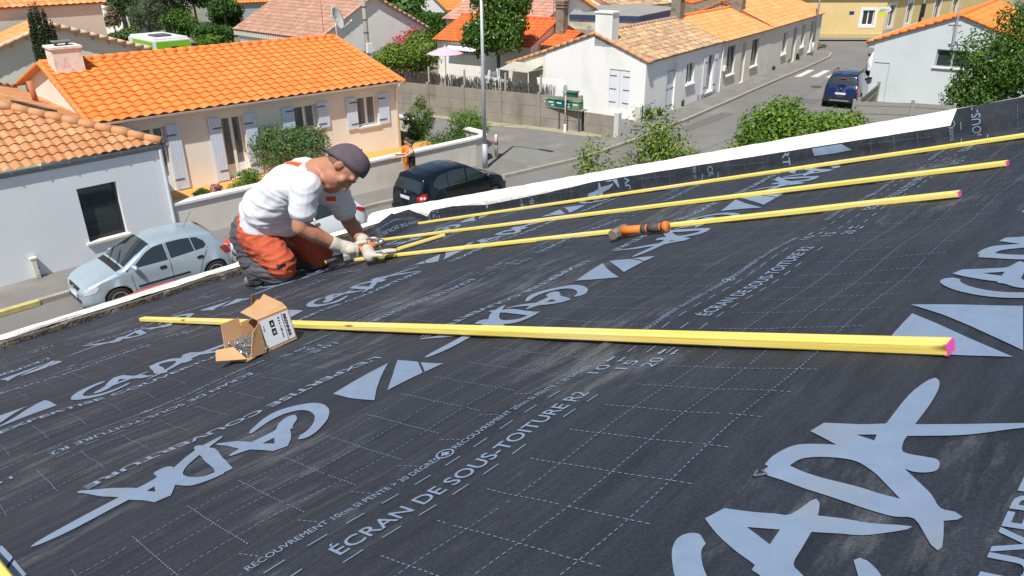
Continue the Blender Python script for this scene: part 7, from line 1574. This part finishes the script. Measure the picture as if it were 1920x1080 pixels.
# two people talking behind the dark car
def small_person(label, loc, face, shirt, seed, arm):
    t = empty('person', loc, face, label, 'person'); P = lambda x, y, z: t.matrix_basis @ Vector((x, y, z)); b = MB()
    ball(b, P(0, 0, 1.56), (.078, .09, .11)); capsule(b, P(0, 0, 1.36), P(0, 0, 1.5), .05, .05)
    for l in (-.07, 0, .07): capsule(b, P(0, l, .95), P(0, l, 1.3), .095, .10)
    ball(b, P(.085, 0, 1.545), (.02, .016, .025))
    for s in (-1, 1):
        capsule(b, P(0, s*.09, .9), P(.01, s*.10, .48), .085, .06); capsule(b, P(.01, s*.10, .48), P(0, s*.10, .08), .058, .04); capsule(b, P(-.02, s*.1, .05), P(.12, s*.1, .04), .045, .035)
        a = arm[0 if s < 0 else 1]; capsule(b, P(0, s*.19, 1.32), P(*a[0]), .05, .042); capsule(b, P(*a[0]), P(*a[1]), .04, .028); h0 = P(*a[1]); d_ = (P(*a[1])-P(*a[0])).normalized(); capsule(b, h0, h0+d_*.07, .03, .034)
        n_ = d_.cross(Z).normalized()
        for k in range(4): capsule(b, h0+d_*.07+n_*(.014*(k-1.5)*1.1), h0+d_*(.15-.008*abs(k-1.5))+n_*(.02*(k-1.5)*1.2)-Z*.008, .009, .008, 6, 2)
        capsule(b, h0+d_*.02+n_*.03, h0+d_*.075+n_*.062, .011, .009, 6, 2)
    melt(b, 'body', mat('fair_skin', (.52, .29, .19), .6), t, .012, 3)
    b = MB(); ball(b, P(-.015, 0, 1.60), (.092, .10, .098)); 
    if seed: ball(b, P(-.10, 0, 1.62), (.05, .05, .05))
    melt(b, 'hair', M_HAIR, t, .014, 3)
    b = MB()
    top_ = 1.30 if seed == 0 else 1.12
    for l in (-.075, 0, .075): capsule(b, P(0, l, .9), P(0, l, top_), .11, .114)
    if seed == 0:
        for s in (-1, 1): capsule(b, P(0, s*.1, 1.3), P(0, s*.19, 1.32), .09, .075); capsule(b, P(0, s*.19, 1.32), P(0, s*.19, 1.32).lerp(P(*arm[0 if s < 0 else 1][0]), .6), .07, .062)
    else:
        for s in (-1, 1): capsule(b, P(-.1, s*.07, 1.12), P(-.03, s*.08, 1.40), .018, .018); capsule(b, P(.1, s*.07, 1.12), P(-.03, s*.08, 1.40), .018, .018)
    melt(b, 'top', shirt, t, .013, 3)
    b = MB(); 
    for s in (-1, 1): capsule(b, P(0, s*.085, .92), P(.01, s*.10, .5), .105, .08); capsule(b, P(.01, s*.10, .5), P(0, s*.10, .12), .08, .065)
    melt(b, 'trousers', mat('orange_trousers', (.55, .17, .03), .85) if seed == 0 else mat('dark_trousers', (.03, .03, .035), .85), t, .014, 3)
    return t
pz = .12; pg = PL(766, 318, (0, 19.05, 0), (0, 1, 0)); 
small_person('person in an orange top behind the dark car, one arm held out', (pg.x+.12, 19.2, pz), R(170), mat('orange_top', (.66, .22, .03), .85, c2=(.56, .18, .03), scale=14, bump=.4), 0, [((.05, -.26, 1.06), (.10, -.22, .85)), ((.22, .24, 1.22), (.46, .2, 1.24))])
small_person('person with bare shoulders and black straps reaching out beside the one in orange', (pg.x+.0, 18.86, pz), R(150), mat('black_top', (.014, .014, .016), .8), 1, [((.04, -.27, 1.07), (.08, -.25, .83)), ((.25, .27, 1.22), (.52, .3, 1.22))])
# garden table, chairs, parasol
def chair(p, rz, c, label):
    t = empty('garden_chair', p, rz, label, 'chair', 'plastic garden chairs'); m = mat('chair_'+label.split()[0], c, .45)
    for x in (-.22, .22):
        for y in (-.2, .2): b = MB(); b.tube([(x*1.1, y*1.1, 0), (x, y, .42)], [.02, .025], 8); b.build('leg', m, t)
    b = MB(); b.box((-.25, -.24, .42), (.25, .24, .45)); b.build('seat', m, t, False, .01)
    b = MB(); 
    for k in range(6): b.box((-.21+k*.072, .2, .47), (-.16+k*.072, .235, .84))
    b.box((-.24, .195, .82), (.24, .24, .9)); b.box((-.24, .195, .45), (.24, .24, .5)); b.build('backrest', m, t, False, .006)
    for s in (-1, 1): b = MB(); b.tube([(s*.25, -.2, .43), (s*.27, -.2, .62), (s*.27, .2, .66)], .02, 8); b.build('armrest', m, t)
g0 = G(848, 155); chair((g0.x-.3, g0.y-1.2, 0), R(40), (.03, .035, .035), 'dark plastic garden chair in front of the white cottage wall'); chair((g0.x+.6, g0.y-2.2, 0), R(200), (.42, .46, .44), 'pale plastic garden chair beside the garden table')
t = empty('garden_table', (g0.x+.75, g0.y-1.1, 0), R(-60), 'dark garden table against the white cottage wall', 'table')
b = MB(); b.box((-.6, -.4, .68), (.6, .4, .72)); b.build('tabletop', M_IRON, t, False, .01)
for x in (-.5, .5):
    for y in (-.32, .32): b = MB(); b.tube([(x, y, 0), (x, y, .68)], .025, 8); b.build('leg', M_IRON, t)
t = empty('planter', (g0.x+.75, g0.y-1.0, .722), 0, 'pale bowl of plants on the dark garden table', 'planter'); b = MB(); b.lathe([(.12, 0), (.2, .16), (.21, .2), (.17, .2)], n=18); b.build('bowl', mat('pale_bowl', (.5, .5, .47), .7), t, True); b = MB(); leaves(b, [(0, 0, .25, .18, .18, .12)], 120, .08); b.build('foliage', LF['dark'], t, fix=False)
q = at_(834, 90, Vector((28.3, 31.8, 0))); t = empty('parasol', (q.x, q.y, 0), 0, 'pale pink parasol beside the white cottage', 'parasol'); b = MB(); b.tube([(0, 0, 0), (0, 0, 2.55)], .025, 8); b.build('pole', M_WHITEP, t); b = MB()
tp = 2.45; nn_ = 8; V = [(0, 0, tp)]+[(1.0*math.cos(k*PI/4), 1.0*math.sin(k*PI/4), tp-.36) for k in range(8)]; b.add(V, [(0, 1+k, 1+(k+1) % 8) for k in range(8)]); o = b.build('canopy', mat('pale_pink_cloth', (.66, .42, .52), .9), t); md = o.modifiers.new('s', 'SOLIDIFY'); md.thickness = .02
# signs at the junction
q = Vector(fy(LY-1.6, -3.6)); t = empty('direction_sign', (q.x-.4, q.y, 0), 0, 'white arrow-shaped direction sign on a pole before the ochre building', 'road sign')
c_ = at_(1667, 18, q); rt_ = Vector((RT[0], RT[1], 0)).normalized(); b = MB(); b.tube([(c_.x, c_.y, 0), (c_.x, c_.y, c_.z+.3)], .04, 8); BW(b, 'pole', M_GALV, t)
a0, a1 = at_(1646, 18, q), at_(1671, 17.5, q); w_ = (a1-a0).length; hz_ = .17; nv = Vector((-FW[0], -FW[1], 0)).normalized()
P = [a0+rt_*x+Z*z for x, z in ((0, 0), (.1, hz_), (w_-.15, hz_), (w_, 0), (w_-.15, -hz_), (.1, -hz_))]; b = MB(); b.prism([p+nv*.06 for p in P], nv*.02); sp_ = BW(b, 'panel', M_WHITEP, t)
V, F = text_fit('CENTRE VILLE', w_*.72, .15, .01); b = MB(); b.add([a0+rt_*(w_*.12+x)+Z*(y-.07)+nv*.084 for x, y in V], F); BS(b, 'lettering', M_DARK, sp_)
y0_ = at_(1645, 23.5, q); b = MB(); b.prism([y0_+rt_*x+Z*z+nv*.06 for x, z in ((0, -.2), (.62, -.2), (.72, .0), (.62, .16), (.1, .16))], nv*.02); BW(b, 'yellow_panel', mat('yellow_sign', (.62, .62, .02), .5), t)
q = at_(1728, 30, fy(LY, -3.4)); t = empty('traffic_light', (q.x, q.y, 0), 0, 'black traffic light on a grey pole before the ochre building', 'traffic light'); b = MB(); b.tube([(0, 0, 0), (0, 0, q.z+1.4)], .05, 8); b.build('pole', M_GALV, t); b = MB(); b.box((-.14, -.14, q.z-.1), (.14, .14, q.z+.9)); b.build('signal_head', M_BLKP, t, False, .03); b = MB(); b.box((-.3, -.05, q.z-.5), (-.08, .1, q.z+.2)); b.build('side_head', M_BLKP, t, False, .02)
# stay wires / ladder-like aerial on the white gable
t = empty('television_aerial', (41.5, 11, 0), 0, 'lattice aerial mast fixed to the white gable above its window', 'aerial'); A_, B_ = hx(1785, 92), hx(1800, 12); n_ = (-fg.v).normalized()
b = MB(); b.tube([A_+n_*.12, B_+n_*.16], .022, 6); b.tube([A_+n_*.12+fg.u*.09, B_+n_*.16+fg.u*.06], .014, 6)
for k in range(9): p = A_.lerp(B_, k/8)+n_*.13; b.tube([p, p+fg.u*.09], .01, 5)
BW(b, 'mast', M_GALV, t)
for y in (81, 45): p = hx(1790, y); b = MB(); b.tube([p-fg.u*.25+n_*.02, p+fg.u*.3+n_*.02], .014, 5); b.tube([p+n_*.0, p+n_*.14], .012, 5); BW(b, 'bracket', M_GALV, t)
